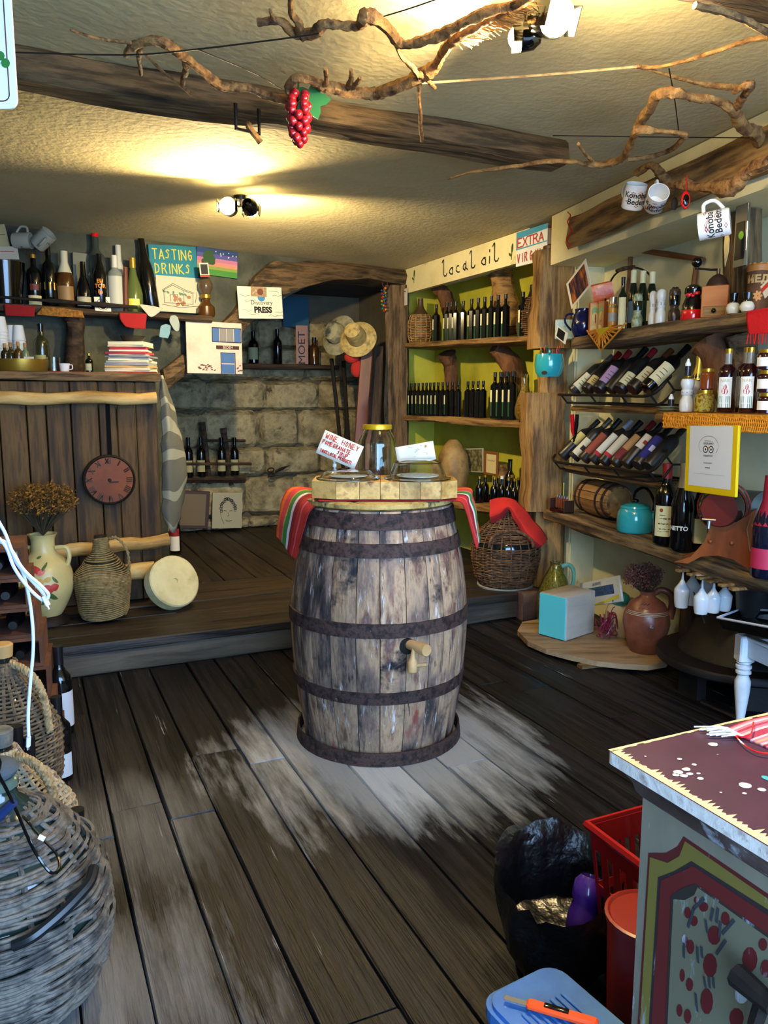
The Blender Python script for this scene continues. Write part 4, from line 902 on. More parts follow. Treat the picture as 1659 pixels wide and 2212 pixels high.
# carved honey box (birch bark)
q = on(1634, ZA, .11); r_ = Rpx(46, q); h_ = zat(q.y, 570)-ZA; t = thing('honey_box', 'round carved bark honey box with orange wooden lid on the top shelf', 'box', (q.x, q.y, ZA+.001), face(q))
obj('bark_body', MB().lathe([(0, 0), (r_, 0), (r_*.98, h_*.5), (r_, h_*.83), (0, h_*.83)], 24), noisy('carved_bark', ['#4a2c18', '#6b4526'], 20, bump=.5), t)
obj('box_lid', MB().lathe([(r_*.99, h_*.83), (r_*1.06, h_*.835), (r_*1.07, h_*.95), (r_*.95, h_*.98), (0, h_*.98)], 24), plain('#b8702c', .5), t)
for k in range(9):
    a = k/9*2*PI; o = obj('lid_scallop', MB().ball((r_*.85*math.cos(a), r_*.85*math.sin(a), h_*.985), r_*.16, 8, (1, 1, .7)), plain('#c48a4a', .6), t)
curved_text('МЕД', h_*.2, h_*.66, r_*1.0, t, plain('#cf9a55', .6), ang=-.1, bold=.002)
m = MB()
for k in range(7): a = k*.9; m.ell(.006*math.cos(a)*1.6, h_*.32+.012*math.sin(a), .009, .005, -r_*1.005-.0002*k, a)
o = flat('carved_flower', m, plain('#c08444', .6), t); o['kind'] = 'stuff'
pt_, W, Hh = panel('paper_tag', 'white folded paper tag with red stripe hanging at the right edge by the honey box', 'tag', SR, [(1652, 645), (1672, 625), (1658, 603), (1640, 622)], .002, paper_m, off=-.03, board='paper')
flat('red_stripe', MB().add([(0, -.001, Hh*.5), (W, -.001, Hh*.5), (W, -.001, Hh*.8), (0, -.001, Hh*.8)], [(0, 1, 2, 3)]), red_ink, pt_)
# photos propped
ph, W, Hh = panel('photo_card', 'large tilted photo card with white border propped left on the top shelf', 'photo', SR, [(1234, 668), (1280, 620), (1251, 587), (1213, 645)], .003, plain('#e8e2cc', .6), off=.03, board='paper')
flat('photo_print', MB().add([(W*.1, -.0005, Hh*.08), (W*.9, -.0005, Hh*.08), (W*.9, -.0005, Hh*.9), (W*.1, -.0005, Hh*.9)], [(0, 1, 2, 3)]), noisy('photo1', ['#101018', '#1c2440', '#7a4020', '#c87030'], 30, (1, 1, .3), .4, 0, ramp=(.35, .65)), ph)
ph, W, Hh = panel('photo_card', 'small dark instant photo with white border hanging at the top shelf left end', 'photo', SR, [(1199, 727), (1222, 744), (1230, 724), (1209, 707)], .002, plain('#e8e6e0', .6), off=-.03, board='paper')
flat('photo_print', MB().add([(W*.12, -.0005, Hh*.12), (W*.8, -.0005, Hh*.12), (W*.8, -.0005, Hh*.88), (W*.12, -.0005, Hh*.88)], [(0, 1, 2, 3)]), plain('#10131c', .3), ph)
# wooden bow saw frame and basket handle
fr = thing('saw_frame', 'brown wooden frame of an old bow saw leaning on the wall above the top shelf', 'frame', (0, 0, 0)); frw = plain('#6b3f20', .5)
def V(px, py, off): return hp(px, py, SR, off)
obj('side_bar', rough(MB(), .02, .02, .02, 1) if 0 else MB().tube([V(1356, 665, .30), V(1360, 600, .30), V(1363, 540, .30)], [.014, .014, .012], 6), frw, fr)
obj('side_bar', MB().tube([V(1494, 668, .29), V(1500, 610, .30), V(1506, 560, .31)], [.014, .014, .012], 6), frw, fr)
obj('cross_bar', MB().tube([V(1356, 537, .30), V(1440, 549, .30), V(1520, 561, .31)], [.012, .017, .013], 6), frw, fr)
t = thing('basket_handle', 'dark bentwood carrying handle arching over the spice jars', 'handle', (0, 0, 0))
obj('bent_bow', MB().tube(smoothpath([V(1308, 712, .10), V(1307, 660, .10), V(1313, 622, .12), V(1332, 590, .14), V(1368, 578, .16), V(1400, 590, .2), V(1415, 620, .22)], 5), .005, 8), iron_m, t)
obj('wooden_grip', MB().tube([V(1332, 585, .13), V(1345, 581, .14), V(1370, 576, .15)], [.010, .012, .009], 8), timber_m, t)
# crochet triangle and red cloth on the shelf edge
cro = clothm('#d98a1c'); CY_ = clothm('#c9b21e')
t = thing('crochet_doily', 'orange crocheted triangular doily with yellow centre hanging over the top shelf edge', 'cloth', (0, 0, 0))
a, b, c = V(1268, 714, -.022), V(1352, 698, -.022), V(1298, 757, -.03)
obj('yellow_centre', MB().tube([a*.4+b*.6, (a+b+c)/3], .002, 4) if 0 else MB().add([V(1290, 711, -.020), V(1318, 705, -.020), V(1298, 727, -.024), V(1290, 711, -.014), V(1318, 705, -.014), V(1298, 727, -.018)], [(0, 1, 2), (3, 5, 4), (0, 3, 4, 1), (1, 4, 5, 2), (2, 5, 3, 0)]), CY_, t)
m = MB(); m.tube([a, c, b], .0045, 6); ia, ib, ic = V(1288, 712, -.022), V(1322, 704, -.022), V(1298, 730, -.026); m.tube([ia, ic, ib], .004, 6)
for (p0, p1, q0, q1) in ((a, c, ia, ic), (c, b, ic, ib)):
    zz = [];
    for k in range(15):
        f_ = k/14; u = p0.lerp(p1, f_); v_ = q0.lerp(q1, f_); zz.append(u if k % 2 else v_)
    m.tube(zz, .0042, 5)
o = obj('crochet_loops', m, cro, t); o['kind'] = 'stuff'
rw = [[V(1614+x, 668-x*.17, .10) for x in (0, 30, 70)], [V(1614+x, 672-x*.17, -.02) for x in (0, 30, 70)], [V(1612+x, 682-x*.17, -.028) for x in (0, 30, 70)], [V(1614+x, 705-x*.1, -.03) for x in (0, 30, 70)], [V(1617+x, 722-x*.05, -.028) for x in (0, 30, 70)]]
for r in rw:
    if r[0].z > ZA: 
        for v_ in r: v_.z = ZA+.004
rc = cloth('red_cloth', [list(x) for x in zip(*rw)], [clothm('#c4161c'), PNK], lambda v, u: 1 if .38 < u < .41 or .44 < u < .46 else 0, k=5, rip=.003); tag(rc, 'red fringed cloth hanging from the top shelf at the right edge', 'cloth')
m = MB()
for k in range(12): p = V(1617+k*5.5, 721-k*.2, -.028); m.tube([p, p+Vector((.002*(k % 3-1), 0, -.02)), p+Vector((.004*(k % 3-1), 0, -.038))], .0022, 4)
o = obj('fringe', m, clothm('#c4161c'), rc); o['kind'] = 'stuff'
# ---- tilted bottles in wire racks
def tilted(lab, b, tpx, o0, o1, mat, cap, labels, group, R_=.038, kind='bordeaux', L=.30, name='wine_bottle'):
    B_ = V(b[0], b[1], o0); T_ = V(tpx[0], tpx[1], o1); D = (T_-B_).normalized()
    t = bottle(name, lab, 'bottle', B_, 0, L, R_, kind, mat, cap, .80, labels, group)
    view = (Vector((0, 0, H))-B_).normalized(); x = D.cross(-view).normalized(); y = D.cross(x)   # -y towards the camera
    y = -(view-D*view.dot(D)).normalized(); x = y.cross(D)
    M_ = Matrix((x, y, D)).transposed().to_4x4(); M_.translation = B_; t.matrix_world = M_; return t
def c7(x, y): return (1180+x/3.4635, 720+y/3.4635)
dust_m = noisy('dusty_glass', ['#0d0e0e', '#1a1a19', '#2c2a27'], 9, rough=.35, bump=0, spec=.5)
CW = plain('#8a1c22', .4); lbl = lambda h_: plain(h_, .75)
up = [((195, 440), (480, 185), 'dusty wine bottle with grape-leaf white label, leftmost in the upper rack', lbl('#cfc9a8'), plain('#4a4a4a', .4), .10, (.10, .44)),
      ((300, 430), (535, 165), 'dusty bottle with small cream label, second in the upper rack', lbl('#cbb87c'), CW, .12, (.10, .30)),
      ((385, 430), (615, 150), 'dusty bottle with violet and gold framed label and red capsule, third in the upper rack', lbl('#b08aa8'), CW, .08, (.14, .52)),
      ((470, 430), (750, 110), 'dusty unlabelled bottle with black capsule, fourth in the upper rack', None, CAPB, .12, None),
      ((545, 428), (795, 145), 'dusty bottle with cream label and red capsule, fifth in the upper rack', lbl('#d8cc98'), CW, .07, (.08, .34)),
      ((640, 425), (905, 160), 'dusty bottle with cream label and brown capsule, sixth in the upper rack', lbl('#ddd2a6'), plain('#6b3a1c', .4), .09, (.16, .46)),
      ((745, 420), (1035, 130), 'shiny dark bottle with big cream label, rightmost in the upper rack', lbl('#e0d6a8'), CAPB, .05, (.14, .52))]
for b, tt_, lab, lm, cp_, o0, lz in up:
    t = tilted(lab, c7(*b), c7(*tt_), o0-.03, o0+.17, dust_m if 'shiny' not in lab else BK, cp_, [(lz[0], lz[1], .95, lm)] if lm else [], 'bottles lying in the upper wire rack')
    if lm:
        lo_ = [o for o in COL.objects if o.parent == t and o.name.startswith('bottle_label')][0]
        m = MB()
        for k in range(3): zz = (lz[0]+(lz[1]-lz[0])*(.25+.2*k))*.30; m.add([(.039*math.sin(a)*1.01, -.0395*math.cos(a)*1.01, zz+s) for s in (0, .004) for a in (-.4, 0, .4)], [(0, 1, 4, 3), (1, 2, 5, 4)])
        o = flat('label_print', m, plain('#6b4a30', .8) if 'leaf' not in lab else plain('#4a6a30', .8), lo_); o['kind'] = 'stuff'
lowr = [((115, 925), (355, 690), 'dusty bottle with yellow neck label, leftmost in the lower rack', '#cfc078', CAPB, (.34, .60)), ((200, 935), (470, 655), 'dusty bottle with white drawing label, second in the lower rack', '#d6ceb0', plain('#5a4a30', .4), (.08, .46)),
        ((275, 950), (530, 672), 'dusty bottle with rust-red arched label, third in the lower rack', '#9a4a34', CAPB, (.14, .60)), ((345, 960), (615, 680), 'bottle with tall white label and grey capsule, fourth in the lower rack', '#ddd6c2', plain('#8a8f96', .4), (.12, .62)),
        ((420, 972), (675, 700), 'bottle with white label over red base, fifth in the lower rack', '#d8ccae', CAPB, (.12, .60)), ((505, 978), (765, 710), 'bottle with tan and wine-red label, sixth in the lower rack', '#b88c5a', CW, (.08, .62)),
        ((590, 985), (850, 700), 'bottle with white label bearing a red triangle, seventh in the lower rack', '#ddd0b8', CAPB, (.34, .62)), ((680, 992), (900, 735), 'bottle with deep blue label, eighth in the lower rack', '#2a2a7a', CAPB, (.12, .60)),
        ((760, 1000), (985, 760), 'dusty bottle without visible label, rightmost in the lower rack', None, CAPB, None)]
for i, (b, tt_, lab, lm, cp_, lz) in enumerate(lowr):
    t = tilted(lab, c7(*b), c7(*tt_), .04, .22, dust_m, cp_, [(lz[0], lz[1], .95, lbl(lm))] if lm else [], 'bottles lying in the lower wire rack', R_=.036)
    if lm:
        lo_ = [o for o in COL.objects if o.parent == t and o.name.startswith('bottle_label')][0]
        ec = {3: '#b02a34', 4: '#b02a34', 5: '#7a2a2a', 6: '#a03030', 1: '#222222', 7: '#c9c9e0'}.get(i)
        if ec:
            z0 = lz[0]*.30; hh_ = (lz[1]-lz[0])*.30; z1 = z0+hh_*(.14 if i in (3, 4) else .4 if i == 5 else .6); z0 = z0 if i in (3, 4, 5) else z0+hh_*.35
            m = MB().add([(.0375*math.sin(a), -.0375*math.cos(a), zz) for zz in (z0, z1) for a in [(-.93+.31*k) if i in (3, 4, 5) else (-.3+.1*k) for k in range(7)]], [(k, k+1, k+8, k+7) for k in range(6)]); flat('label_print', m, plain(ec, .75), lo_)
def wire(name, lab, frontpts, off0, seed=0):
    t = thing(name, lab, 'wire rack', (0, 0, 0))
    f_ = [V(*c7(x, y), o) for x, y, o in frontpts]
    obj('front_rail', MB().tube(smoothpath(f_, 4), .0075, 7), iron_m, t)
    lo_ = [p+Vector((SN.x*.04, SN.y*.04, -.045)) for p in f_[1:-1]]
    obj('lower_rail', MB().tube(smoothpath(lo_, 4), .006, 7), iron_m, t)
    bk = [p+Vector((SN.x*.22, SN.y*.22, .0)) for p in lo_]
    obj('back_rail', MB().tube(bk, .005, 6), iron_m, t)
    for k in range(len(lo_)):
        obj('cross_wire', MB().tube([f_[k+1], lo_[k], bk[k]], .005, 6), iron_m, t)
wire('bottle_rack', 'black iron wire rack cradling seven tilted bottles', [(105, 455, .14), (110, 460, -.01), (330, 462, -.03), (560, 466, -.04), (780, 462, -.05), (905, 350, .0), (930, 320, .12)], 0)
wire('bottle_rack', 'black iron wire rack cradling nine tilted bottles, the lower one', [(90, 880, .14), (58, 955, -.01), (280, 990, -.03), (500, 1012, -.04), (770, 1035, -.05), (890, 910, .0), (905, 880, .12)], 0)
ps = thing('red_handle_tool', 'red and black handled tool hanging at the left of the lower rack', 'tool', V(1236, 895, -.01)); m = MB().tube([(0, 0, 0), (.004, 0, -.05), (.004, 0, -.09), (.012, 0, -.12)], [.012, .012, .010, .005], 8); obj('red_grip', m, rd, ps)
obj('black_grip', MB().tube([(.028, 0, 0), (.026, 0, -.06), (.02, 0, -.12), (.012, .0, -.155)], [.011, .011, .009, .005], 8), BK, ps)
# ---- ledge things
ZT2 = ZLd+.006
def putl(*a, **k): return put(*a, **k)
q = on(1443, ZT2, -.02)
t = thing('plate_stack', 'little stack of gold-rimmed glass saucers at the left end of the ledge', 'plates', (q.x, q.y, ZT2+.001))
for k in range(3): obj('saucer', MB().lathe([(0, 0), (.03, 0), (.046, .006), (.047, .008), (.03, .003), (0, .003)], 24, closed=False), plain('#b9ae7c', .2, trans=.3), t).location = (0, 0, k*.007)
zs_ = ZT2+.001+.019
def dropper(px, yt, z, off, lab):
    q = on(px, z, off); h_ = zat(q.y, yt)-z-.001; t = thing('dropper_bottle', lab, 'bottle', (q.x, q.y, z+.001), face(q)); r_ = .0135
    obj('bottle_body', MB().lathe([(0, 0), (r_, 0), (r_, h_*.55), (r_*.6, h_*.6), (0, h_*.6)], 14), plain('#2a2224', .2), t); obj('teat_cap', MB().lathe([(r_*.85, h_*.58), (r_*.85, h_*.72), (r_*.5, h_*.85), (r_*.3, h_), (0, h_)], 14), white_m, t)
dropper(1449, 851, zs_, -.02, 'tiny dropper bottle with white teat standing on the stacked saucers')
t = putl('spice_mill', 'tall white salt mill with gold lid carrying the dropper bottle on the ledge', 'spice mill', 1482, 814, 29, ZT2, -.03, 'mill', SALT, gold_m, .93, [(.46, .63, 3.1, plain('#8c96a0', .4))])
q = on(1482, ZT2, -.03); dropper(1485, 775, zat(q.y, 814)+.003, -.03, 'tiny dropper bottle with white teat on top of the white salt mill')
putl('spice_mill', 'white salt mill half hidden behind the one with gold lid on the ledge', 'spice mill', 1497, 820, 24, ZT2, .05, 'mill', SALT, None, .9, [(.46, .63, 3.1, plain('#8c96a0', .4))])
putl('champagne_bottle', 'gold-foiled sparkling wine bottle neck rising behind the salt mills', 'bottle', 1505, 759, 31, ZT2, .13, 'burgundy', BK, plain('#cdb04a', .35, metal=.7), .52)
q = on(1527, ZT2, -.02); zj = zat(q.y, 843)
putl('olive_jar', 'jar of olives and peppers tied with string on the ledge', 'jar', 1520, 843, 41, ZT2, -.03, 'jar', noisy('olives', ['#4a2e12', '#8a5a1c', '#a8982e', '#6e7a22'], 90, rough=.15, bump=.6, ramp=(.35, .65)), gold_m, .86)
putl('honey_jar', 'amber honey jar with gold lid stacked on the olive jar', 'jar', 1527, 797, 30, zj+.003, -.02, 'jar', plain('#7a3a14', .1, coat=.5), gold_m, .86)
GRL = plain('#1f6b4a', .7); NEKG = plain('#c8c2b4', .1, trans=.6)
def syrup(px, yt, off, lab, hid=False):
    q = on(px, ZT2, off); h_ = zat(q.y, yt)-ZT2-.001; r_ = Rpx(38, q)
    t = bottle('syrup_bottle', lab, 'bottle', (q.x, q.y, ZT2+.001), face(q)-.25, h_, r_, 'squat', DKR, gold_m, .93, [(.08, .56, .75, LBW), (.08, .26, .76, GRL)], 'pomegranate syrup bottles on the ledge')
    la = [o for o in COL.objects if o.parent == t and o.name.startswith('bottle_label')][0]
    m = MB()
    def cpos(a, z): return ((r_*1.03)*math.sin(a), -(r_*1.03)*math.cos(a), z)
    for (a0, z0, rr_) in ((-.12, .34, .20), (.16, .33, .20), (.06, .40, .18)):
        m.add([cpos(a0+rr_*math.cos(k*PI/4), (z0+.045*math.sin(k*PI/4))*h_) for k in range(8)], [tuple(range(8))])
    o = flat('pomegranate_print', m, plain('#a8182c', .7), la); o['kind'] = 'stuff'
    curved_text('NAR', h_*.07, h_*.50, r_*1.025, la, plain('#b8a878', .7)); curved_text('MEDICINE', h_*.035, h_*.15, r_*1.035, la, white_m)
    obj('clear_neck', MB().lathe([(r_*.44, h_*.74), (r_*.385, h_*.8), (r_*.385, h_*.93)], 16, closed=False), NEKG, t)
syrup(1567, 754, -.03, 'left pomegranate syrup bottle with gold cap and white-green label on the ledge'); syrup(1614, 751, -.03, 'right pomegranate syrup bottle with gold cap and white-green label on the ledge'); syrup(1606, 751, .07, 'pomegranate syrup bottle hidden behind the right labelled one on the ledge')
z = ZT2
for yt, lab in ((849, 'bottom'), (800, 'middle'), (755, 'top')):
    q = on(1655, z, -.02); h_ = zat(q.y, yt)-z-.002
    bottle('jam_jar', lab+' jam jar with white label in the stack at the right edge of the ledge', 'jar', (q.x, q.y, z+.001), face(q), h_, Rpx(40, q), 'jar', plain('#2a0a10', .1, coat=.4), gold_m, .85, [(.18, .62, 1.2, LBW)], 'stacked jam jars on the ledge'); z += h_+.002
# crochet edging over the ledge
t = thing('crochet_runner', 'bright orange crocheted runner edging the plank ledge', 'cloth', (0, 0, 0)); ta = srt(1436, ZLd, -.085); tb_ = ta+1.25
m = MB().box(((ta+tb_)/2, .10, ZLd+.002), (tb_-ta, .37, .003)); 
m.box(((ta+tb_)/2, -.0885, ZLd-.004), (tb_-ta, .006, .014)); o = obj('crochet_cloth', m, noisy('crochet', ['#b86a10', '#dc9420', '#e8a42a'], 60, bump=1, rough=.95), t); o.matrix_basis = Matrix.Translation((S0.x, S0.y, 0)) @ Matrix.Rotation(FR, 4, 'Z')
if o.matrix_basis.to_3x3() @ Vector((0, 1, 0)) @ Vector((SN.x, SN.y, 0)) < 0: o.matrix_basis = Matrix.Translation((S0.x, S0.y, 0)) @ Matrix.Rotation(FR, 4, 'Z') @ Matrix.Scale(-1, 4, (0, 1, 0))
m = MB(); n = 110
for j in range(4): m.tube([sr(ta+(tb_-ta)*k/n, -.090-.002*math.sin(k*1.3+j), ZLd-.012-j*.0155+.002*math.sin(k*.9+j)) for k in range(n+1)], .0048, 5)
for k in range(n): tt2 = ta+(tb_-ta)*(k+.5)/n; m.tube([sr(tt2, -.092, ZLd-.012), sr(tt2+.008, -.094, ZLd-.035), sr(tt2-.002, -.092, ZLd-.060)], .0028, 4)
o = obj('crochet_edging', m, cro, t); o['kind'] = 'stuff'
# certificate
ct, W, Hh = panel('certificate_frame', 'white printed certificate in a bright yellow frame hanging below the orange crochet', 'certificate', SR, [(1478, 1060), (1587, 1074), (1607, 920), (1492, 919)], .012, plain('#dcb808', .4), off=-.125, board='frame')
bw = W*.085
flat('certificate_sheet', MB().add([(bw, -.001, bw), (W-bw, -.001, bw), (W-bw, -.001, Hh-bw*.1), (bw, -.001, Hh-bw*.1)], [(0, 1, 2, 3)]), plain('#d4d6d4', .5), ct)
gk = plain('#3c3c3a', .8)
m = MB(); cx_, cz_ = W*.47, Hh*.70
m.ribbon([(cx_+W*.19*math.cos(a), cz_+Hh*.145*math.sin(a)) for a in [(-40+i*13)*PI/180 for i in range(21)]], .0012, -.002); flat('emblem_ring', m, gk, ct)
text('CERTIFICATE of', Hh*.026, cx_, cz_+Hh*.07, gk, ct, y=-.002); text('EXCELLENCE', Hh*.038, cx_, cz_+Hh*.035, gk, ct, y=-.002, bold=.0002); text('tripadvisor', Hh*.05, cx_, cz_-Hh*.14, gk, ct, y=-.002); text('KONOBA BEDEM', Hh*.026, cx_, cz_-Hh*.25, gk, ct, y=-.002); text('●●●●●', Hh*.024, cx_, cz_-Hh*.32, gk, ct, y=-.002)
m = MB(); m.mi = 0
for s in (-1, 1): m.mi = 0; m.ell(cx_+s*W*.055, cz_-Hh*.05, W*.048, W*.048, -.002, 0, 14); m.mi = 1; m.ell(cx_+s*W*.055, cz_-Hh*.05, W*.034, W*.034, -.0023, 0, 12); m.mi = 0; m.ell(cx_+s*W*.055, cz_-Hh*.05, W*.016, W*.016, -.0026)
m.mi = 2; m.ell(cx_, cz_-Hh*.022, W*.06, Hh*.012, -.0018)
o = flat('owl_emblem', m, [ink_m, white_m, plain('#d8a020', .7)], ct); o['kind'] = 'stuff'
flat('signature_line', MB().add([(W*.2, -.002, Hh*.285), (W*.8, -.002, Hh*.285), (W*.8, -.002, Hh*.287), (W*.2, -.002, Hh*.287)], [(0, 1, 2, 3)]), gk, ct)
# ---- lowest shelf things
ZB2 = ZBs+.002
q = on(1213, ZB2, .04); t = thing('screwdriver_stand', 'small stand holding five wooden-handled screwdrivers upright', 'tool stand', (q.x, q.y, ZB2), FR+.12)
obj('stand_base', MB().box((0, 0, .012), (.15, .07, .022), .003), BK, t)
for s in (-1, 1): obj('stand_side', MB().box((s*.073, 0, .045), (.008, .07, .07), .002), plain('#3a2014', .5), t)
for k in range(5):
    x = -.05+k*.025; o = obj('screwdriver', MB().tube([(x, 0, .024), (x, 0, .03), (x, 0, .06), (x, 0, .088)], [.007, .010, .009, .010], 10), plain('#7a3c1c', .35), t); obj('metal_collar', MB().tube([(x, 0, .088), (x, 0, .10)], .009, 10), SILV, o)
obj('yellow_tip', MB().tube([(-.015, .02, .02), (-.015, .02, .15), (-.015, .02, .175)], [.003, .003, .005], 6), plain('#c8c020', .5), t)
# small keg lying on its side
ka = on(1232, .8, .16); kb = on(1352, .8, .19); L_ = .36; q = on(1300, ZB2, .185); keg = thing('small_keg', 'small old wooden keg lying on its side on the lowest shelf', 'keg', (q.x, q.y, ZB2+.105), FR)
kw = noisy('keg_wood', ['#4a3018', '#8a6234', '#a87f48', '#5e4022'], 8, (.15, 1, 1), .7, .5, rnd=.15)
for i in range(14):
    a0 = 2*PI*i/14+.02; a1 = 2*PI*(i+1)/14-.02; m = MB(); vs = []; nz = 8
    for rin in (0, -.012):
        for j in range(nz+1):
            x = -L_/2+L_*j/nz; r = .088+.016*math.sin(PI*j/nz)+rin
            for a in (a0, (a0+a1)/2, a1): vs.append((x, r*math.cos(a), r*math.sin(a)))
    fs = []; o_ = 3*(nz+1)
    for j in range(nz):
        for k in range(2): A = j*3+k; fs.append((A, A+1, A+4, A+3)); fs.append((o_+A, o_+A+3, o_+A+4, o_+A+1))
        for k in (0, 2): A = j*3+k; fs.append((A, A+3, o_+A+3, o_+A))
    for j in (0, nz):
        for k in range(2): A = j*3+k; fs.append((A, A+1, o_+A+1, o_+A))
    obj('stave', m.add(vs, fs), kw, keg)
for x, r in ((-.15, .094), (-.09, .100), (.09, .100), (.15, .094)):
    m = MB(); m.lathe([(r-.004, -.009), (r+.003, -.009), (r+.003, .009), (r-.004, .009), (r-.004, -.009)], 28, closed=False); m.v = [(z+x, a, b) for a, b, z in m.v]; obj('hoop', m, rust_m, keg)
for s in (-1, 1): m = MB().lathe([(0, -.005), (.080, -.005), (.080, .005), (0, .005)], 24, closed=False); m.v = [(z+s*.165, a, b) for a, b, z in m.v]; obj('keg_head', m, kw, keg)
# turquoise kettle
q = on(1370, ZB2, .09); r_ = Rpx(76, q); hb = zat(q.y, 1097)-ZB2; t = thing('turquoise_kettle', 'squat turquoise enamel kettle with black lid knob on the lowest shelf', 'kettle', (q.x, q.y, ZB2), face(q)); tq = plain('#2fa3a8', .15, coat=.6)
obj('kettle_body', MB().lathe([(0, 0), (r_*.92, 0), (r_, .01), (r_*1.0, hb*.55), (r_*.94, hb*.85), (r_*.8, hb), (0, hb)], 32, closed=False), tq, t)
ld = obj('kettle_lid', MB().lathe([(r_*.80, hb), (r_*.84, hb+.003), (r_*.80, hb+.012), (r_*.55, hb+.022), (r_*.2, hb+.026), (0, hb+.026)], 28, closed=False), tq, t); obj('lid_knob', MB().ball((0, 0, hb+.036), .018, 12, (1, 1, .6)), BK, ld)
obj('spout', MB().tube([(r_*.8, -.01, hb*.6), (r_*1.15, -.02, hb*.85), (r_*1.28, -.025, hb*1.05)], [.018, .013, .010], 10), tq, t)
obj('handle', MB().tube(smoothpath([(-r_*.1, .05, hb*.9), (-r_*.05, .05, hb+.07), (r_*.5, .03, hb+.10), (r_*.98, 0, hb+.04), (r_*.98, -.01, hb-.01)], 5), [.008]*21, 8), BK, t)
bl_ = [(.08, .46, .80, LBC)]
t = put('wine_bottle', 'dark wine bottle with red capsule and large cream crest label on the lowest shelf', 'bottle', 1434, 1002, 48, ZB2, .03, 'bordeaux', BK, CW, .82, [(.11, .49, .95, lbl('#ddd59e'))])
la = [o for o in COL.objects if o.parent == t and o.name.startswith('bottle_label')][0]; q = on(1434, ZB2, .03); r_ = Rpx(48, q)*1.02; h_ = zat(q.y, 1002)-ZB2
rr = random.Random(3); m = MB()
for z_, a0, a1 in ((.37, -.5, 0), (.33, -.6, .5), (.325, -.2, .6), (.27, -.6, .3), (.26, -.6, .4), (.20, -.5, .5), (.17, -.6, .4)):
    P = [a0+(a1-a0)*k/14 for k in range(15)]; m.add([((r_+.0008)*math.sin(a), -(r_+.0008)*math.cos(a), z_*h_+.004*(rr.random()-.5)+s) for s in (0, .0022) for a in P], [(k, k+1, k+16, k+15) for k in range(14)])
flat('label_script', m, plain('#5a3c20', .8), la)['kind'] = 'stuff'
flat('label_crest', MB().add([((r_+.001)*math.sin(-.35+.16*math.cos(k*.785)), -(r_+.001)*math.cos(-.35+.16*math.cos(k*.785)), h_*(.435+.025*math.sin(k*.785))) for k in range(8)], [tuple(range(8))]), plain('#9a4a24', .7), la)
t = put('sparkling_bottle', 'black sparkling wine bottle with white lettering behind the certificate', 'bottle', 1471, 1000, 50, ZB2, .02, 'burgundy', BK, plain('#8a8478', .4, metal=.4), .72, [])
curved_text('NETTO', .026, .10, Rpx(50, on(1471, ZB2, .02)), t, white_m, ang=-.35, bold=.001)
put('wine_bottle', 'dark bottle with pale handwritten label half behind the wooden keg stand', 'bottle', 1507, 1035, 42, ZB2, .10, 'burgundy', BK, CAPB, .84, [(.10, .45, .9, LBC)])
# keg stand
q = on(1556, ZB2, -.0); ks = thing('keg_stand', 'orange wooden cradle stand holding a little glass and copper drinks keg', 'drinks keg', (q.x, q.y, ZB2), face(q)-.15); ow = noisy('orange_wood', ['#5a2a10', '#7a3c16', '#8a4a20'], 7, (1, 1, .2), .35, .15)
poly = [(-.165, 0), (-.10, .03), (-.05, .10), (-.035, .16), (-.05, .20), (0, .175), (.06, .185), (.115, .225), (.10, .16), (.115, .08), (.155, .01), (.165, 0), (.12, -.0), (.06, .035), (0, .045), (-.06, .035), (-.11, 0)]
for s in (-.07, .07): obj('cradle_side', MB().prism(poly, s-.012, s+.012), ow, ks)
for x in (-.03, .05): obj('wooden_stud', MB().ball((x, -.084, .10), .009, 8), ow, ks)
m = MB().lathe([(0, -.10), (.06, -.10), (.085, -.07), (.092, 0), (.085, .07), (.06, .10), (0, .10)], 28, closed=False); m.v = [(x, z, y+.235) for x, y, z in m.v]; kb_ = obj('glass_drum', m, plain('#3a2a24', .08, metal=.3, coat=.8), ks)
m = MB().lathe([(.05, -.106), (.068, -.106), (.068, -.094), (0, -.094)], 24, closed=True); m.v = [(x, z, y+.235) for x, y, z in m.v]; obj('drum_plate', m, plain('#5a1c14', .25), kb_)
for yy in (-.04, .05):
    m = MB().lathe([(.090, -.006), (.096, -.006), (.096, .006), (.090, .006)], 28, closed=False); m.v = [(x, z+yy, y+.235) for x, y, z in m.v]; obj('copper_band', m, plain('#7a2f1c', .3, metal=.5), kb_)
tpp = obj('steel_tap', MB().tube([(-.03, -.10, .185), (-.03, -.14, .185), (-.03, -.145, .16)], .007, 8).tube([(-.055, -.14, .195), (-.005, -.14, .195)], .005, 6), plain('#6a6a6a', .35, metal=.8), ks); tpp['kind'] = 'stuff'
obj('wooden_knob', MB().lathe([(.012, .325), (.012, .335), (.035, .345), (.012, .353), (.028, .365), (.03, .38), (0, .39)], 16), ow, ks)
t = put('pink_foil_bottle', 'sparkling wine bottle with pink foil neck and red label at the right edge', 'bottle', 1652, 1028, 62, ZB2, -.01, 'burgundy', plain('#0c1020', .08, coat=.5), plain('#a8283c', .3, metal=.5), .52, [(.10, .30, .8, plain('#a82844', .5), -.5)])
q = on(1612, ZB2, .19); t = thing('steel_mill', 'grey metal mill drum on its side behind the keg stand', 'mill', (q.x, q.y, ZB2+.001), FR)
obj('mill_drum', MB().tube([(-.10, 0, .22), (-.09, 0, .22), (.09, 0, .22), (.11, 0, .22)], [.03, .06, .07, .05], 20), plain('#6a7470', .4, metal=.5), t); obj('mill_foot', MB().box((0, 0, .08), (.06, .05, .158), .004), timber_m, t)
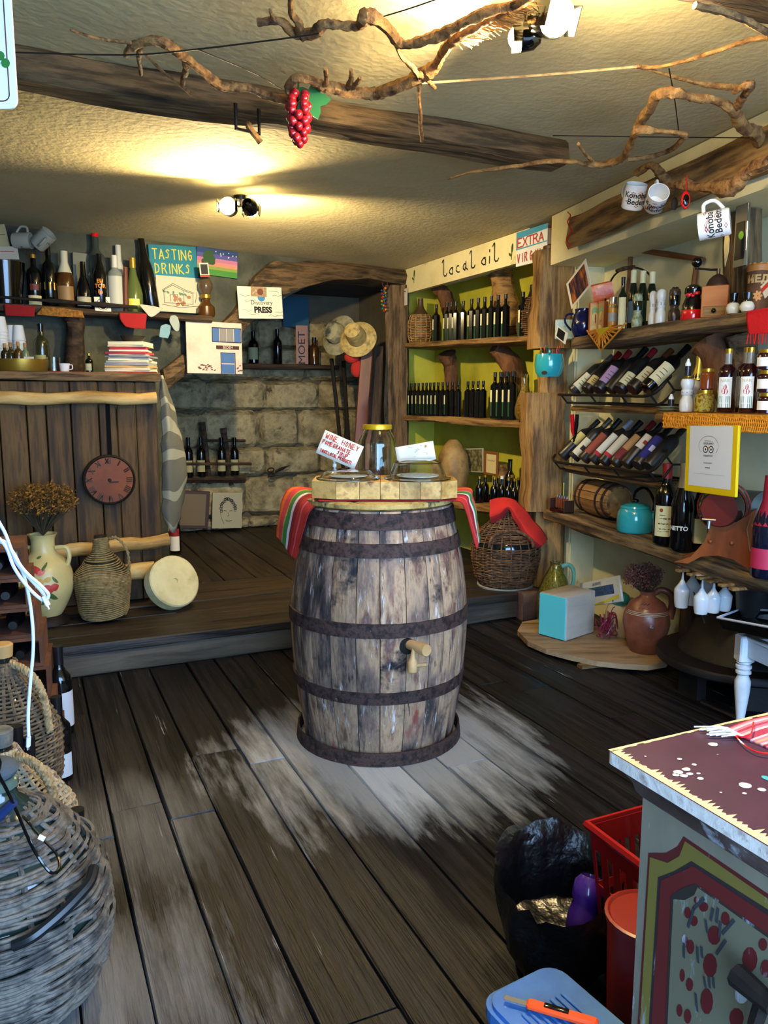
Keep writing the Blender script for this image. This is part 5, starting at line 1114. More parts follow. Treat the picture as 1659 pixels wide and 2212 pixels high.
# ---------------------------------------------------------------- things on and by the post
yp = PY-.17
q = hy(1186, 790, yp); r_ = m_px(31, q); hb = m_px(48, q); t = thing('turquoise_pot', 'chipped turquoise enamel pot full of pens hooked on the timber post', 'pot', (q.x, q.y, zat(yp, 814)), face(q))
obj('pot_body', MB().lathe([(0, 0), (r_*.72, 0), (r_*.92, hb*.2), (r_, hb*.5), (r_*.98, hb*.8), (r_*.92, hb), (r_*.88, hb), (r_*.92, hb*.5), (r_*.7, hb*.1), (0, hb*.08)], 28, closed=False), tq, t)
m = MB(); m.add([(r_*.9*math.cos(a)*.22-r_*.3, -r_*.93-.002, hb*.16+.012*math.sin(a)) for a in [k*PI/5 for k in range(10)]], [tuple(range(10))]); flat('chip', m, plain('#3a2a20', .9), t)
obj('pot_hook', MB().tube(smoothpath([(0, -r_*.9, hb*.95), (0, -r_*1.15, hb*1.1), (0, -r_*.6, hb*1.2)], 4), .006, 8), tq, t)
for i, (x, tx, c_) in enumerate([(-.03, -.045, '#1f5a3a'), (-.022, -.03, '#c03028'), (-.012, -.02, '#24614a'), (.01, .02, '#8a3a24'), (.022, .045, '#c02c2c'), (.03, .06, '#b8382c'), (.018, .052, '#3a2a5a'), (-.034, -.05, '#c8641c')]):
    p0 = Vector((x, .0+.006*(i % 3), hb*.15)); p1 = Vector((tx, .0+.01*(i % 3), hb+.02+.012*(i % 3)))
    tg = thing('pen', ORD[i]+' of the coloured pens standing in the turquoise pot, counted from its left rim', 'pen', (q.x, q.y, zat(yp, 814)), face(q), 'pens in the turquoise pot'); obj('pen_barrel', MB().tube([p0, p1, p1+(p1-p0).normalized()*.012], [.0042, .0042, .0028], 8), plain(c_, .35), tg)
# wood mortar shape over the post
q = hy(1197, 500, PY); z0 = zat(PY-.1, 536)
mt = thing('wooden_mortar', 'dark turned wooden mortar standing on top of the timber post', 'mortar', (q.x, PY, z0+.006)); r_ = m_px(21, q)
obj('mortar_body', MB().lathe([(0, 0), (r_*1.1, 0), (r_*1.1, .02), (r_*.85, .03), (r_*.9, .12), (r_*1.0, .125), (r_*.95, .14), (0, .14)], 24, closed=False), plain('#4a2a18', .45), mt)
obj('pestle', MB().tube([(0, 0, .14), (0, 0, .165), (0, 0, .175)], [.012, .010, .016], 10), plain('#3a2214', .5), mt)
m = MB().tube(smoothpath([V(1226, 458, -.078), V(1232, 466, -.078), V(1226, 480, -.078), V(1234, 500, -.078), V(1224, 518, -.078), V(1231, 530, -.078), V(1226, 534, -.078)], 6), .003, 5); s_ = obj('red_string', m, rd); tag(s_, 'thin red string dangling beside the wooden mortar on the post', 'string')
# corn carafe on the alcove shelf
corn_m = noisy('corn', ['#8a5a18', '#c8942c', '#dcb04a'], 90, rough=.35, bump=1.0, ramp=(.35, .65), bdist=.004)
q = st(1130, WR, Z2, -.02); h_ = zat(q.y, 808)-Z2-.002; r_ = m_px(19, q)
t = thing('corn_carafe', 'pear-shaped glass carafe filled with corn kernels at the end of the middle shelf', 'carafe', (q.x, q.y, Z2+.002))
pr = [(0, 0), (r_*.7, 0), (r_, h_*.12), (r_*1.02, h_*.28), (r_*.7, h_*.5), (r_*.38, h_*.68), (r_*.33, h_*.92), (r_*.42, h_)]
obj('corn_fill', MB().lathe([(max(0, r-.003), z+.002) for r, z in pr[:-1]]+[(0, h_*.9)], 24), corn_m, t); o = obj('carafe_glass', MB().lathe([(r+.0008, z) for r, z in pr]+[(r, z) for r, z in reversed(pr)], 24, closed=False), glass_m, t)
# ---------------------------------------------------------------- low alcove things
q = st(978, WR, Z3, .10); zz = Z3; h_ = zat(q.y, 950)-zz; r_ = m_px(35, q)
gd = thing('gourd_pot', 'big round mottled gourd pot behind the glass covers', 'pot', (q.x, q.y, zz+.002))
obj('gourd_body', MB().lathe([(0, 0), (r_*.5, 0), (r_*.92, h_*.25), (r_, h_*.5), (r_*.9, h_*.75), (r_*.5, h_*.93), (r_*.25, h_), (0, h_)], 24, closed=False), noisy('gourd', ['#5a4426', '#8a6c3c', '#a88a55', '#4a381f'], 5, rough=.5, bump=.3), gd)
def wpanel(name, lab, cat, c4, off, T=.01, mat=None, board='board'): return panel(name, lab, cat, WR, c4, T, mat, off, board)
pp, W, Hh = wpanel('framed_picture', 'small picture of a garden leaning behind the low bottles', 'picture', [(1006, 1020), (1042, 1026), (1046, 968), (1006, 974)], .22, mat=plain('#a8a496', .6))
flat('print', MB().add([(W*.05, -.001, Hh*.05), (W*.95, -.001, Hh*.05), (W*.95, -.001, Hh*.95), (W*.05, -.001, Hh*.95)], [(0, 1, 2, 3)]), noisy('garden_print', ['#3a3a20', '#5a5a34', '#8a7a50', '#a84030'], 30, bump=0, ramp=(.35, .75)), pp)
pp, W, Hh = wpanel('framed_card', 'wooden framed cream card with script lettering in the low alcove', 'picture', [(1044, 1024), (1074, 1030), (1083, 980), (1052, 976)], .20, mat=plain('#7a4a20', .6))
flat('card_sheet', MB().add([(W*.2, -.001, Hh*.1), (W*.9, -.001, Hh*.1), (W*.9, -.001, Hh*.88), (W*.2, -.001, Hh*.88)], [(0, 1, 2, 3)]), plain('#cfc08a', .7), pp); flat('script_line', MB().ribbon([(W*(.3+.05*k), Hh*(.62+.03*math.sin(k*2.1))) for k in range(11)], .0025, -.002), ink_m, pp)
q = st(1093, WR, Z3, .28); trunk('tree_trunk', 'leaning trunk piece behind the tall black bottle in the low alcove', [Vector((q.x, q.y, Z3)), Vector((q.x-.02, q.y, Z3+.15)), Vector((q.x-.04, q.y+.02, Z3+.30))], [.06, .06, .04], seed=12, mat=timberL_m)
q = st(1046, WR, Z3, .20); bw_ = thing('green_bowl', 'dark green bowl propped among the bottles in the low alcove', 'bowl', (q.x, q.y, Z3+.002)); obj('bowl_body', MB().lathe([(0, 0), (.05, 0), (.10, .03), (.12, .08), (.115, .08), (.09, .03), (0, .008)], 24, closed=False), plain('#2c4a34', .4), bw_)
# ---------------------------------------------------------------- below the lowest shelf
gw = plain('#e4e8ea', .18, coat=.4)
def goblet(px, ytop, ybot, off, lab):
    q = on(px, .5, off); zt = ZBs-.075; zb_ = zat(q.y, ybot); L = zt-zb_; r_ = Rpx(33, q)
    t = thing('hanging_goblet', lab, 'glass', (q.x, q.y, zb_), 0, 'white goblets hanging upside down')
    obj('bowl', MB().lathe([(r_*.80, 0), (r_*.92, L*.12), (r_, L*.38), (r_*.98, L*.44), (r_*.45, L*.58), (r_*.16, L*.68), (r_*.16, L*.66), (r_*.93, L*.42), (r_*.95, L*.38), (r_*.75, .004), (r_*.80, 0)], 24, closed=False), gw, t)
    obj('stem', MB().lathe([(r_*.18, L*.66), (r_*.12, L*.8), (r_*.13, L*.97)], 12), gw, t); obj('foot', MB().lathe([(r_*.13, L*.97), (r_*.8, L*.995), (r_*.8, L*1.01), (0, L*1.01)], 24, closed=False), gw, t)
for px, yb, off, lab in ((1474, 1311, .04, 'leftmost white goblet hanging upside down under the lowest shelf'), (1497, 1306, .16, 'white goblet hanging behind the leftmost pair'), (1516, 1325, .0, 'nearest white goblet hanging in front, third from the left'), (1530, 1300, .22, 'white goblet hanging at the back, mostly hidden'), (1541, 1322, .04, 'fourth white goblet hanging right of the nearest one'), (1565, 1318, .10, 'rightmost white goblet hanging upside down')):
    goblet(px, 0, yb, off, lab)
rk = thing('goblet_rack', 'pale wooden slatted rack under the shelf holding the goblets by their feet', 'rack', (0, 0, 0))
for px in (1462, 1486, 1508, 1529, 1554, 1577):
    a = on(px, ZBs-.08, -.05); b = on(px, ZBs-.08, .27); n_ = Vector((SN.x, SN.y, 0)); b = a+n_*.32
    o = obj('rack_slat', MB().box((0, .16, 0), (.028, .32, .012), .002), timberL_m, rk); o.location = a+Vector((0, 0, .006)); o.rotation_euler = (0, 0, math.atan2(n_.y, n_.x)-PI/2)
a0_, a1_ = srt(1462, .6, .05), srt(1577, .6, .05)
for off in (.03, .22): obj('rack_rail', MB().tube([sr(a0_-.02, off, ZBs-.058), sr(a1_+.1, off, ZBs-.058)], .008, 4), timberL_m, rk)
# dark post and torn poster at right
dp0 = sr(srt(1502, .3, .25), .27, .0); tdp = timber('support_post', dp0, Vector((dp0.x, dp0.y, ZBs-.07)), .16, .10, timberD_m, None, 51, jit=.004, up=Vector((0, -1, 0))); tag(tdp, 'dark square support post below the shelf behind the white goblets', 'post')
pp, W, Hh = panel('torn_poster', 'torn red and pale green poster pasted on the dark board at the right edge', 'poster', SR, [(1590, 1326), (1668, 1338), (1672, 1245), (1594, 1235)], .004, plain('#b8b8ae', .8), off=.285, board='paper')
flat('red_print', MB().add([(W*.5, -.001, Hh*.1), (W, -.001, 0), (W, -.001, Hh), (W*.62, -.001, Hh*.92), (W*.45, -.001, Hh*.7), (W*.58, -.001, Hh*.45)], [tuple(range(6))]), plain('#a01818', .7), pp)
flat('green_print', MB().add([(W*.12, -.001, Hh*.55), (W*.45, -.001, Hh*.5), (W*.5, -.001, Hh*.72), (W*.3, -.001, Hh*.9), (W*.15, -.001, Hh*.98)], [tuple(range(5))]), plain('#a8c890', .7), pp)
dk = onsr('dark_board', timberD_m, [(srt(1590, .3, .24), srt(1590, .3, .24)+1.0, .30, .325, .44, ZBs-.07)], None, fn=obj); tag(dk, 'dark plank screen under the shelf at the right edge behind the bucket', 'board')
# ---------------------------------------------------------------- floor: curved board and what stands on it
slabm = noisy('weathered_slab', ['#4a3a2a', '#8a6f50', '#a68a66', '#5e4a35'], 9, (.2, 1, 1), .8, .7)
pts = [hz(x, y, .045) for x, y in ((1128, 1343), (1118, 1362), (1140, 1385), (1180, 1402), (1230, 1415), (1290, 1428), (1345, 1434), (1400, 1437), (1440, 1430), (1446, 1418), (1425, 1400), (1400, 1386), (1330, 1362), (1250, 1345), (1190, 1333))]
bs = MB(); bs.slab([(p.x, p.y) for p in pts], .018, .045); sb = obj('curved_board', bs, slabm, None, smooth=False); tag(sb, 'half-round weathered barrel-head board lying on the floor under jug and corn bottle', 'board')
for (x0, y0, x1, y1, lab) in ((1140, 1372, 1190, 1360, 'left'), (1252, 1440, 1325, 1432, 'middle')):
    a = hz(x0, y0, .009); b = hz(x1, y1, .009); c_ = timber('wood_wedge', a, b, .05, .0165, timberL_m, None, 61, jit=.001, bev=.003); tag(c_, lab+' pale wood wedge under the edge of the half-round board', 'wedge')
ZF = .0465
q = hz(1195, 1338, ZF); r_ = m_px(39, q); h_ = zat(q.y, 1212)-ZF
t = thing('corn_demijohn', 'greenish glass demijohn with side handle filled with corn kernels by the post', 'demijohn', (q.x, q.y-.02, ZF)); gg = plain('#cfe4d8', .05, trans=1)
pr = [(0, 0), (r_*.85, 0), (r_, h_*.06), (r_*1.02, h_*.3), (r_*.95, h_*.48), (r_*.6, h_*.74), (r_*.34, h_*.88), (r_*.27, h_*.93), (r_*.30, h_)]
obj('corn_fill', MB().lathe([(max(0, r-.004), z+.003) for r, z in pr[:-1]]+[(0, h_*.90)], 28), corn_m, t); obj('glass_body', MB().lathe([(r+.001, z) for r, z in pr]+[(max(0, r-.001), z+.001) for r, z in reversed(pr)], 28, closed=False), gg, t)
obj('glass_handle', MB().tube(smoothpath([(r_*.32, 0, h_*.92), (r_*.7, 0, h_*.95), (r_*.98, 0, h_*.85), (r_*1.0, 0, h_*.68), (r_*.88, 0, h_*.56)], 5), .012, 8), plain('#5f9a88', .12, coat=.5), t)
# turquoise fronted box
bq = hz(1222, 1380, ZF); wq = noisy('grey_veneer', ['#a39a8c', '#b5ab9b', '#968c7d'], 8, (.2, 1, 1), .5, .1)
fl = hz(1180, 1376, ZF); fr_ = hz(1222, 1386, ZF); bk_ = hz(1283, 1366, ZF); hB = zat(fr_.y, 1292)-ZF
t = thing('speaker_box', 'veneered box with bright turquoise front standing on the half-round board', 'box', (fr_.x, fr_.y, ZF+.001), 0)
xa = (bk_-fr_); frame(t, (fr_.x, fr_.y, ZF+.001), (xa.x, xa.y, 0)); LB = xa.length; fw = (fr_-fl).length*1.5
obj('box_case', MB().box((LB/2, fw/2, hB/2), (LB, fw, hB), .004), wq, t)
ff = obj('turquoise_front', MB().box((-.004, fw/2, hB/2), (.006, fw*.97, hB*.97), .002), plain('#58c4c8', .35), t)
# magazine, cream pot, cable
def onb(px, py): return hz(px, py, ZF)
wbk = ((on(1240, .2, .30).x, on(1240, .2, .30).y), (on(1340, .2, .30).x, on(1340, .2, .30).y))
mg, W, Hh = panel('magazine', 'folded travel magazine with UKRAINE title leaning behind the turquoise box', 'magazine', SR, [(1258, 1312), (1345, 1296), (1333, 1244), (1250, 1258)], .012, plain('#cfd2cc', .5), off=.10, board='pages')
flat('cover_photo', MB().add([(W*.2, -.001, Hh*.35), (W*.85, -.001, Hh*.35), (W*.85, -.001, Hh*.72), (W*.2, -.001, Hh*.72)], [(0, 1, 2, 3)]), noisy('cover', ['#1c2a4a', '#3a5a8a', '#2a3a2a', '#c8a030'], 30, bump=0, ramp=(.35, .75)), mg)
text('UKRAINE', Hh*.17, W*.45, Hh*.84, plain('#1c2a5a', .6), mg, y=-.002); flat('yellow_swoosh', MB().add([(W*.1, -.001, Hh*.02), (W*.5, -.001, Hh*.1), (W*.95, -.001, Hh*.3), (W*.95, -.001, Hh*.15), (W*.5, -.001, Hh*.02)], [tuple(range(5))]), plain('#d8c83a', .6), mg)
q = on(1352, ZF, .20); r_ = Rpx(92, q); t = thing('cream_pot', 'squat round cream ceramic pot with green cap between magazine and jug', 'pot', (q.x, q.y, ZF)); h_ = zat(q.y, 1290)-ZF
obj('pot_body', MB().lathe([(0, 0), (r_*.6, 0), (r_*.95, h_*.3), (r_, h_*.55), (r_*.8, h_*.85), (r_*.3, h_*.98), (0, h_)], 28, closed=False), plain('#c4b48c', .4), t)
obj('green_cap', MB().lathe([(r_*.42, h_*.93), (r_*.44, h_*1.02), (r_*.36, h_*1.14), (r_*.2, h_*1.2), (0, h_*1.2)], 20, closed=False), plain('#2c7a5c', .25, coat=.4), t).location = (-r_*.38, -r_*.25, -.01)
q = onb(1313, 1385); rr = random.Random(2); pts = []
for k in range(90):
    a = k*.62; e = .5+.5*math.sin(k*.11); x = (.045+.02*math.sin(k*.37))*math.cos(a)*(1-.2*e); y = .035*math.sin(a*1.03); z = .012+.13*abs(math.sin(k*.173))*(1 if k % 3 else .4)
    pts.append((x+.02*math.sin(k*.9), y, z))
pts += [(.02, .02, .16), (.05, .04, .17)]
t = obj('cable_coil', MB().tube(smoothpath(pts, 5), .0026, 5), plain('#7a1c34', .35)); t.location = (q.x+.01, q.y+.03, ZF); tag(t, 'tangled coil of dark red cable between the turquoise box and the jug', 'cable')
# terracotta jug and dried flowers
q = onb(1393, 1405); r_ = m_px(49, q); h_ = zat(q.y, 1276)-ZF; JQ = q.copy()
tc_m = noisy('terracotta', ['#542a1c', '#7a432e', '#8d5640', '#66382a'], 5, rough=.32, bump=.15, wear=('#a8a090', .68, 12), spec=.6)
jg = thing('terracotta_jug', 'glazed terracotta jug with loop handle and pale rings holding dried flowers', 'jug', (q.x, q.y+.0, ZF), face(q))
jp = [(0, 0), (r_*.62, 0), (r_*.66, h_*.02), (r_*.85, h_*.22), (r_, h_*.46), (r_*.97, h_*.62), (r_*.75, h_*.80), (r_*.36, h_*.90), (r_*.30, h_*.94), (r_*.34, h_*1.0), (r_*.26, h_), (r_*.24, h_*.92), (0, h_*.9)]
obj('jug_body', MB().lathe(jp, 36, closed=False), tc_m, jg)
obj('handle', MB().tube(smoothpath([(r_*.2, 0, h_*.94), (r_*.55, 0, h_*1.03), (r_*.95, 0, h_*.96), (r_*1.04, 0, h_*.78), (r_*.93, 0, h_*.58)], 5), [.014+.008*(k/20) for k in range(21)], 10), tc_m, jg)
fj = rfun(jp[1:8])
for k in range(3): z = h_*(.66+k*.022); rz_ = fj(z)+.0015; obj('pale_ring', MB().lathe([(rz_, z-.0016), (rz_+.001, z), (rz_, z+.0016)], 24, a0=-PI*.85, a1=-.2), plain('#c8b89a', .5), jg)
m = MB()
for a in (-.35, -.15, .05): m.add([((fj(h_*.8+dz)+.002)*math.sin(a+da), -(fj(h_*.8+dz)+.002)*math.cos(a+da), h_*.8+dz) for da, dz in ((-.1, -.014), (.05, -.008), (.12, .014), (-.04, .008))], [(0, 1, 2, 3)])
o = flat('painted_leaves', m, ink_m, jg); o['kind'] = 'stuff'
def bouquet(name, lab, base, top, rx, ry, rz2, nflo, stem_m, flo_m, fr0, seed):
    t = thing(name, lab, 'dried flowers', base); rr = random.Random(seed); ms = MB(); mf = MB(); T = Vector(top)
    for k in range(nflo):
        a = rr.random()*2*PI; u = rr.random()**.5; v = rr.random()*2-1; p = T+Vector((rx*u*math.cos(a), ry*u*math.sin(a), rz2*v*math.sqrt(max(0, 1-u*u*.8))))
        if k % 6 == 0: ms.tube([(0.008*rr.random(), 0, 0), p*.5+Vector((0, 0, .0)), p], .0014, 3, cap=False)
        s = fr0*(.7+.7*rr.random()); 
        for q_ in range(3):
            b = rr.random()*2*PI; c_ = rr.random()*2-1; d = Vector((math.cos(b), math.sin(b), c_))*s; e = d.cross(Vector((rr.random(), rr.random(), rr.random()))).normalized()*s*.7
            mf.add([p, p+d+e*.5, p+d*1.3, p+d-e*.5], [(0, 1, 2, 3)])
    obj('stems', ms, stem_m, t)['kind'] = 'stuff'; o = flat('flower_heads', mf, flo_m, t); o['kind'] = 'stuff'; return t
T_ = hy(1390, 1243, q.y)
bouquet('dried_flowers', 'round bunch of dusty pink dried flowers in the terracotta jug', (q.x, q.y, ZF+h_*.90), Vector((T_.x-q.x, 0, T_.z-ZF-h_*.90)), .095, .08, .065, 700, plain('#4a3a28', .8), noisy('dry_pink', ['#4a2f2c', '#7a4a44', '#93645a'], 60, bump=0, rough=.9), .008, 3)
# ---------------------------------------------------------------- black stool, pot, white table
stl = thing('round_stool', 'low black wooden stool with thick round top at the right of the floor', 'stool', (0, 0, 0)); cx_, cy_ = 1.64, 3.50; ZST = .172
blk_w = noisy('burnt_wood', ['#050404', '#100c0a', '#1f1711'], 9, rough=.6, bump=.4)
rS = .365
obj('stool_top', MB().lathe([(0, .13), (rS*.97, .13), (rS, .14), (rS, .162), (rS*.98, .172), (0, .172)], 40, closed=False), blk_w, stl).location = (cx_, cy_, 0)
for a in (200, 262, 330, 90):
    a = math.radians(a); o = obj('leg', MB().slab([(-.06, -.025), (.06, -.025), (.06, .025), (-.06, .025)], 0, .128), blk_w, stl, smooth=False); o.location = (cx_+rS*.72*math.cos(a), cy_+rS*.72*math.sin(a), .001); o.rotation_euler = (0, 0, a+PI/2)
# big black pot upside down on the stool
pq = Vector((cx_+.04, cy_+.02, .174)); bk = thing('upturned_cauldron', 'large dull black cauldron lying upside down on the round stool', 'cauldron', pq); xl = hz(1522, 1452, .175); rb_ = min(rS*.82, (Vector((xl.x, xl.y))-Vector((pq.x, pq.y))).length)
obj('cauldron_body', MB().lathe([(rb_, 0), (rb_*.98, .012), (rb_*.92, .03), (rb_*.74, .15), (rb_*.62, .20), (rb_*.5, .212), (0, .215)], 36), noisy('soot', ['#040404', '#0a0a0a', '#11100e'], 8, rough=.55, bump=.2), bk)
# white cup with sticks
q = hy(1545, 1390, cy_-.12); cu_ = Vector((hy(1542, 1430, cy_+.05).x, cy_+.05, .237))
# white turned table
wt = thing('white_table', 'small white painted table with turned legs, chipped paint', 'table', (0, 0, 0)); wp = noisy('white_paint', ['#d8dde0', '#e6eaec', '#ccd2d6'], 5, rough=.4, bump=.1, wear=('#8a8478', .70, 14))
lp = hz(1593, 1566, 0); ly = lp.y-.02; lx = lp.x; zt = zat(ly, 1372)
lgprof = [(0, 0), (.030, 0), (.030, .006), (.018, .025), (.016, .04), (.022, .10), (.030, .18), (.031, .22), (.020, .252), (.030, .26), (.030, .27), (.022, .275), (.031, .285), (.031, .296), (.020, .30), (.030, .31), (.022, .32)]
def tleg(x, y):
    o = obj('leg', MB().lathe([(r, z/.32*(zt-.105)) for r, z in lgprof]+[(0, zt-.105)], 20, closed=False), wp, wt); o.location = (x, y, .001)
    o2 = obj('leg_block', MB().box((0, 0, zt-.055), (.062, .062, .11), .006), wp, o)
TW, TD = .60, .27; tX = Vector((SD.x, SD.y, 0)); tY = Vector((-tX.y, tX.x, 0))
for (u, v) in ((0, 0), (TW, 0), (0, TD), (TW, TD)): p = Vector((lx, ly, 0))+tX*u+tY*v; tleg(p.x, p.y)
for (u0, v0, u1, v1) in ((0, 0, TW, 0), (0, 0, 0, TD), (TW, 0, TW, TD), (0, TD, TW, TD)):
    a = Vector((lx, ly, zt-.045))+tX*u0+tY*v0; b = Vector((lx, ly, zt-.045))+tX*u1+tY*v1; d = (b-a).normalized(); tm = timber('apron', a+d*.032, b-d*.032, .022, .075, wp, None, 5, jit=.0, bev=.002); tm.parent = wt
M_ = Matrix.Translation((lx, ly, 0)) @ Matrix.Rotation(math.atan2(SD.y, SD.x), 4, 'Z')
rag = cloth('white_rag', [[M_ @ Vector((x, y, zt+.006+.018*math.sin(x*23+y*17)*(1 if .0 < y < .4 else 0)+.01)) for y in (-.02, .1, .22, .34)] for x in (.10, .2, .3, .4, .5)], [plain('#dfe4ea', .8)], lambda v, u: 0, k=4, rip=.01); tag(rag, 'crumpled white rag lying on the small white table', 'cloth')
tb2 = thing('white_table_top', 'x', 'x') if 0 else None
o = obj('table_top', MB().box((TW/2, TD/2, zt-.006), (TW+.03, TD+.03, .014), .003), wp, wt); o.matrix_basis = M_
# black roasting tray on the table, tilted
tr_m = plain('#0a0a0b', .12, coat=.5)
ty_ = ly+.05
tray = thing('black_tray', 'glossy black enamel roasting tray with white rim resting on the white table', 'tray', (0, 0, 0)); 
cA = [hy(1552, 1333, ty_), hy(1700, 1362, ty_-.14), hy(1720, 1328, ty_+.22), hy(1590, 1318, ty_+.20)]
cA = [hy(1550, 1334, ly+.0), hy(1700, 1362, ly-.40), hy(1735, 1322, ly-.15), hy(1600, 1316, ly+.20)]
ctr = sum(cA, Vector())/4; inn = [ctr.lerp(c, .86)-Vector((0, 0, .045)) for c in cA]
inn = [Vector((v_.x, v_.y, max(v_.z, zt+.035))) for v_ in inn]
m = MB(); N_ = 4; vs = cA+inn+[v_-Vector((0, 0, .004)) for v_ in inn]+[c-Vector((0, 0, .004)) for c in cA]
fs = [(i, (i+1) % 4, 4+(i+1) % 4, 4+i) for i in range(4)]+[(4, 5, 6, 7)]+[(8+i, 8+(i+1) % 4, 12+(i+1) % 4, 12+i) for i in range(4)]+[(11, 10, 9, 8)]+[(12+i, 12+(i+1) % 4, (i+1) % 4, i) for i in range(4)]
obj('tray_pan', m.add(vs, fs), tr_m, tray, smooth=False); obj('white_rim', MB().tube(cA+[cA[0]], .005, 6), plain('#d8dce8', .3), tray)
# floral cup with a rod behind the tray
q = Vector((on(1543, .25, -.02).x, on(1543, .25, -.02).y, 0)); 
cupz = .237; q = hy(1548, 1430, cy_-.02); cp_ = thing('floral_cup', 'tall white cup with small pink flowers holding a thin grey rod', 'cup', (hy(1545, 1420, cy_-.02).x-.02, cy_-.02, .174)); zt2 = zat(cy_-.02, 1352)-.174
obj('cup_body', MB().lathe([(0, 0), (.030, 0), (.036, zt2*.98), (.038, zt2), (.034, zt2), (.028, .01), (0, .008)], 20, closed=False), plain('#d6d2cc', .4), cp_)
m = MB(); rr = random.Random(4)
for k in range(9):
    a = -1.2+.3*k; z = zt2*(.2+.65*rr.random()); r_ = .0375; m.add([((r_)*math.sin(a+.1*math.cos(b)), -(r_)*math.cos(a+.1*math.cos(b)), z+.0045*math.sin(b)) for b in [j*PI/3 for j in range(6)]], [tuple(range(6))])
flat('pink_flowers', m, plain('#b83a7a', .6), cp_)['kind'] = 'stuff'
rdd = tag(obj('grey_rod', MB().tube([Vector((.0, 0, .05)), Vector((-.10, -.01, zt2+.16))], .0035, 6), plain('#5a6468', .4, metal=.6)), 'thin grey metal rod leaning out of the floral cup', 'rod'); rdd.location = cp_.location
q = sr(srt(1626, .45, .10), .10, 0); q = sr(srt(1630, .45, .17), .17, 0); bkt = thing('black_bucket', 'matt black bucket on the white table before the torn poster', 'bucket', (q.x, q.y, zt+.003)); h_ = zat(q.y, 1262)-zt-.003
obj('bucket_body', MB().lathe([(0, 0), (.05, 0), (.068, h_), (.064, h_), (.046, .006), (0, .006)], 24, closed=False), plain('#15171a', .6), bkt); obj('bucket_lug', MB().box((.07, -.02, h_*.8), (.02, .012, .03), .002), plain('#15171a', .6), bkt)

# ---------------------------------------------------------------- the bar counter at the left
CD = Vector((-.910, -.415)); CN = Vector((-.415, .910))          # along to the left, away from the room
def cf(px, py, off=0): return hp(px, py, CF, off)
def cst(px, z, off=0): return st(px, CF, z, off)
ZK = zat(4.55, 806)
ctr_ = thing('bar_counter', 'tall bar counter faced with dark vertical planks and split logs', 'counter', (-1.3, 4.55, 0), RZ)   # local x to the right
ck_m = noisy('counter_plank', ['#191007', '#38270f', '#58401c', '#241808'], 18, (1, 1, .1), .7, .6, rnd=.3, wear=('#8a6a3c', .64, 5, (1, 1, .1), .1))
x = 0; i = 0; rr = random.Random(9)
while x > -1.18:
    wd = .095+.055*rr.random(); m = MB().box((x-wd/2, .015+.004*rr.random(), (ZK-.05+.166)/2), (wd-.006, .028, ZK-.05-.166), .004); obj('plank', m, ck_m, ctr_, smooth=False); x -= wd; i += 1
obj('counter_end', MB().box((-.02, .33, (ZK-.05+.166)/2), (.03, .58, ZK-.05-.166), .004), ck_m, ctr_); obj('counter_top', rough(MB(), 1.33, .68, .045, 71, jit=.004, x0=-1.31), timber_m, ctr_).location = (0, .30, ZK-.0225)
log_m = noisy('peeled_log', ['#5a4020', '#a88448', '#cfae6e', '#7a5c30'], 8, (.2, 1, 1), .7, .5, wear=('#33240f', .62, 6, (.2, 1, 1)))
def log(z, x0, x1, r, seed, dz=0):
    n = 14; P = [(x0+(x1-x0)*i/n, -.035-r*.4, z+dz*i/n+.006*math.sin(i*1.3+seed)) for i in range(n+1)]; rr = random.Random(seed)
    obj('split_log', MB().tube(P, [r*(.92+.16*rr.random()) for _ in P], 12, jit=.03), log_m, ctr_)
zl_ = cf(200, 860).z; log(zl_, -1.31, -.01, .034, 1); zl2 = cf(300, 1172).z; log(zl2-.02, -.72, .03, .038, 2, .03)
zl3 = cf(300, 1228).z; obj('log_stub', MB().tube([(-.30, -.03, zl3-.01), (-.13, -.07, zl3), (-.06, -.08, zl3+.01)], [.045, .05, .042], 12), log_m, ctr_)
obj('black_strap', MB().box((cst(232, 1.3).x*0-(Vector((cst(232, 1.3).x, cst(232, 1.3).y))-Vector((-1.3, 4.55))).length, -.006, (zl_+cf(232, 985).z)/2), (.022, .004, zl_-cf(232, 985).z+.06)), plain('#0c0d0d', .95, spec=.1), ctr_)
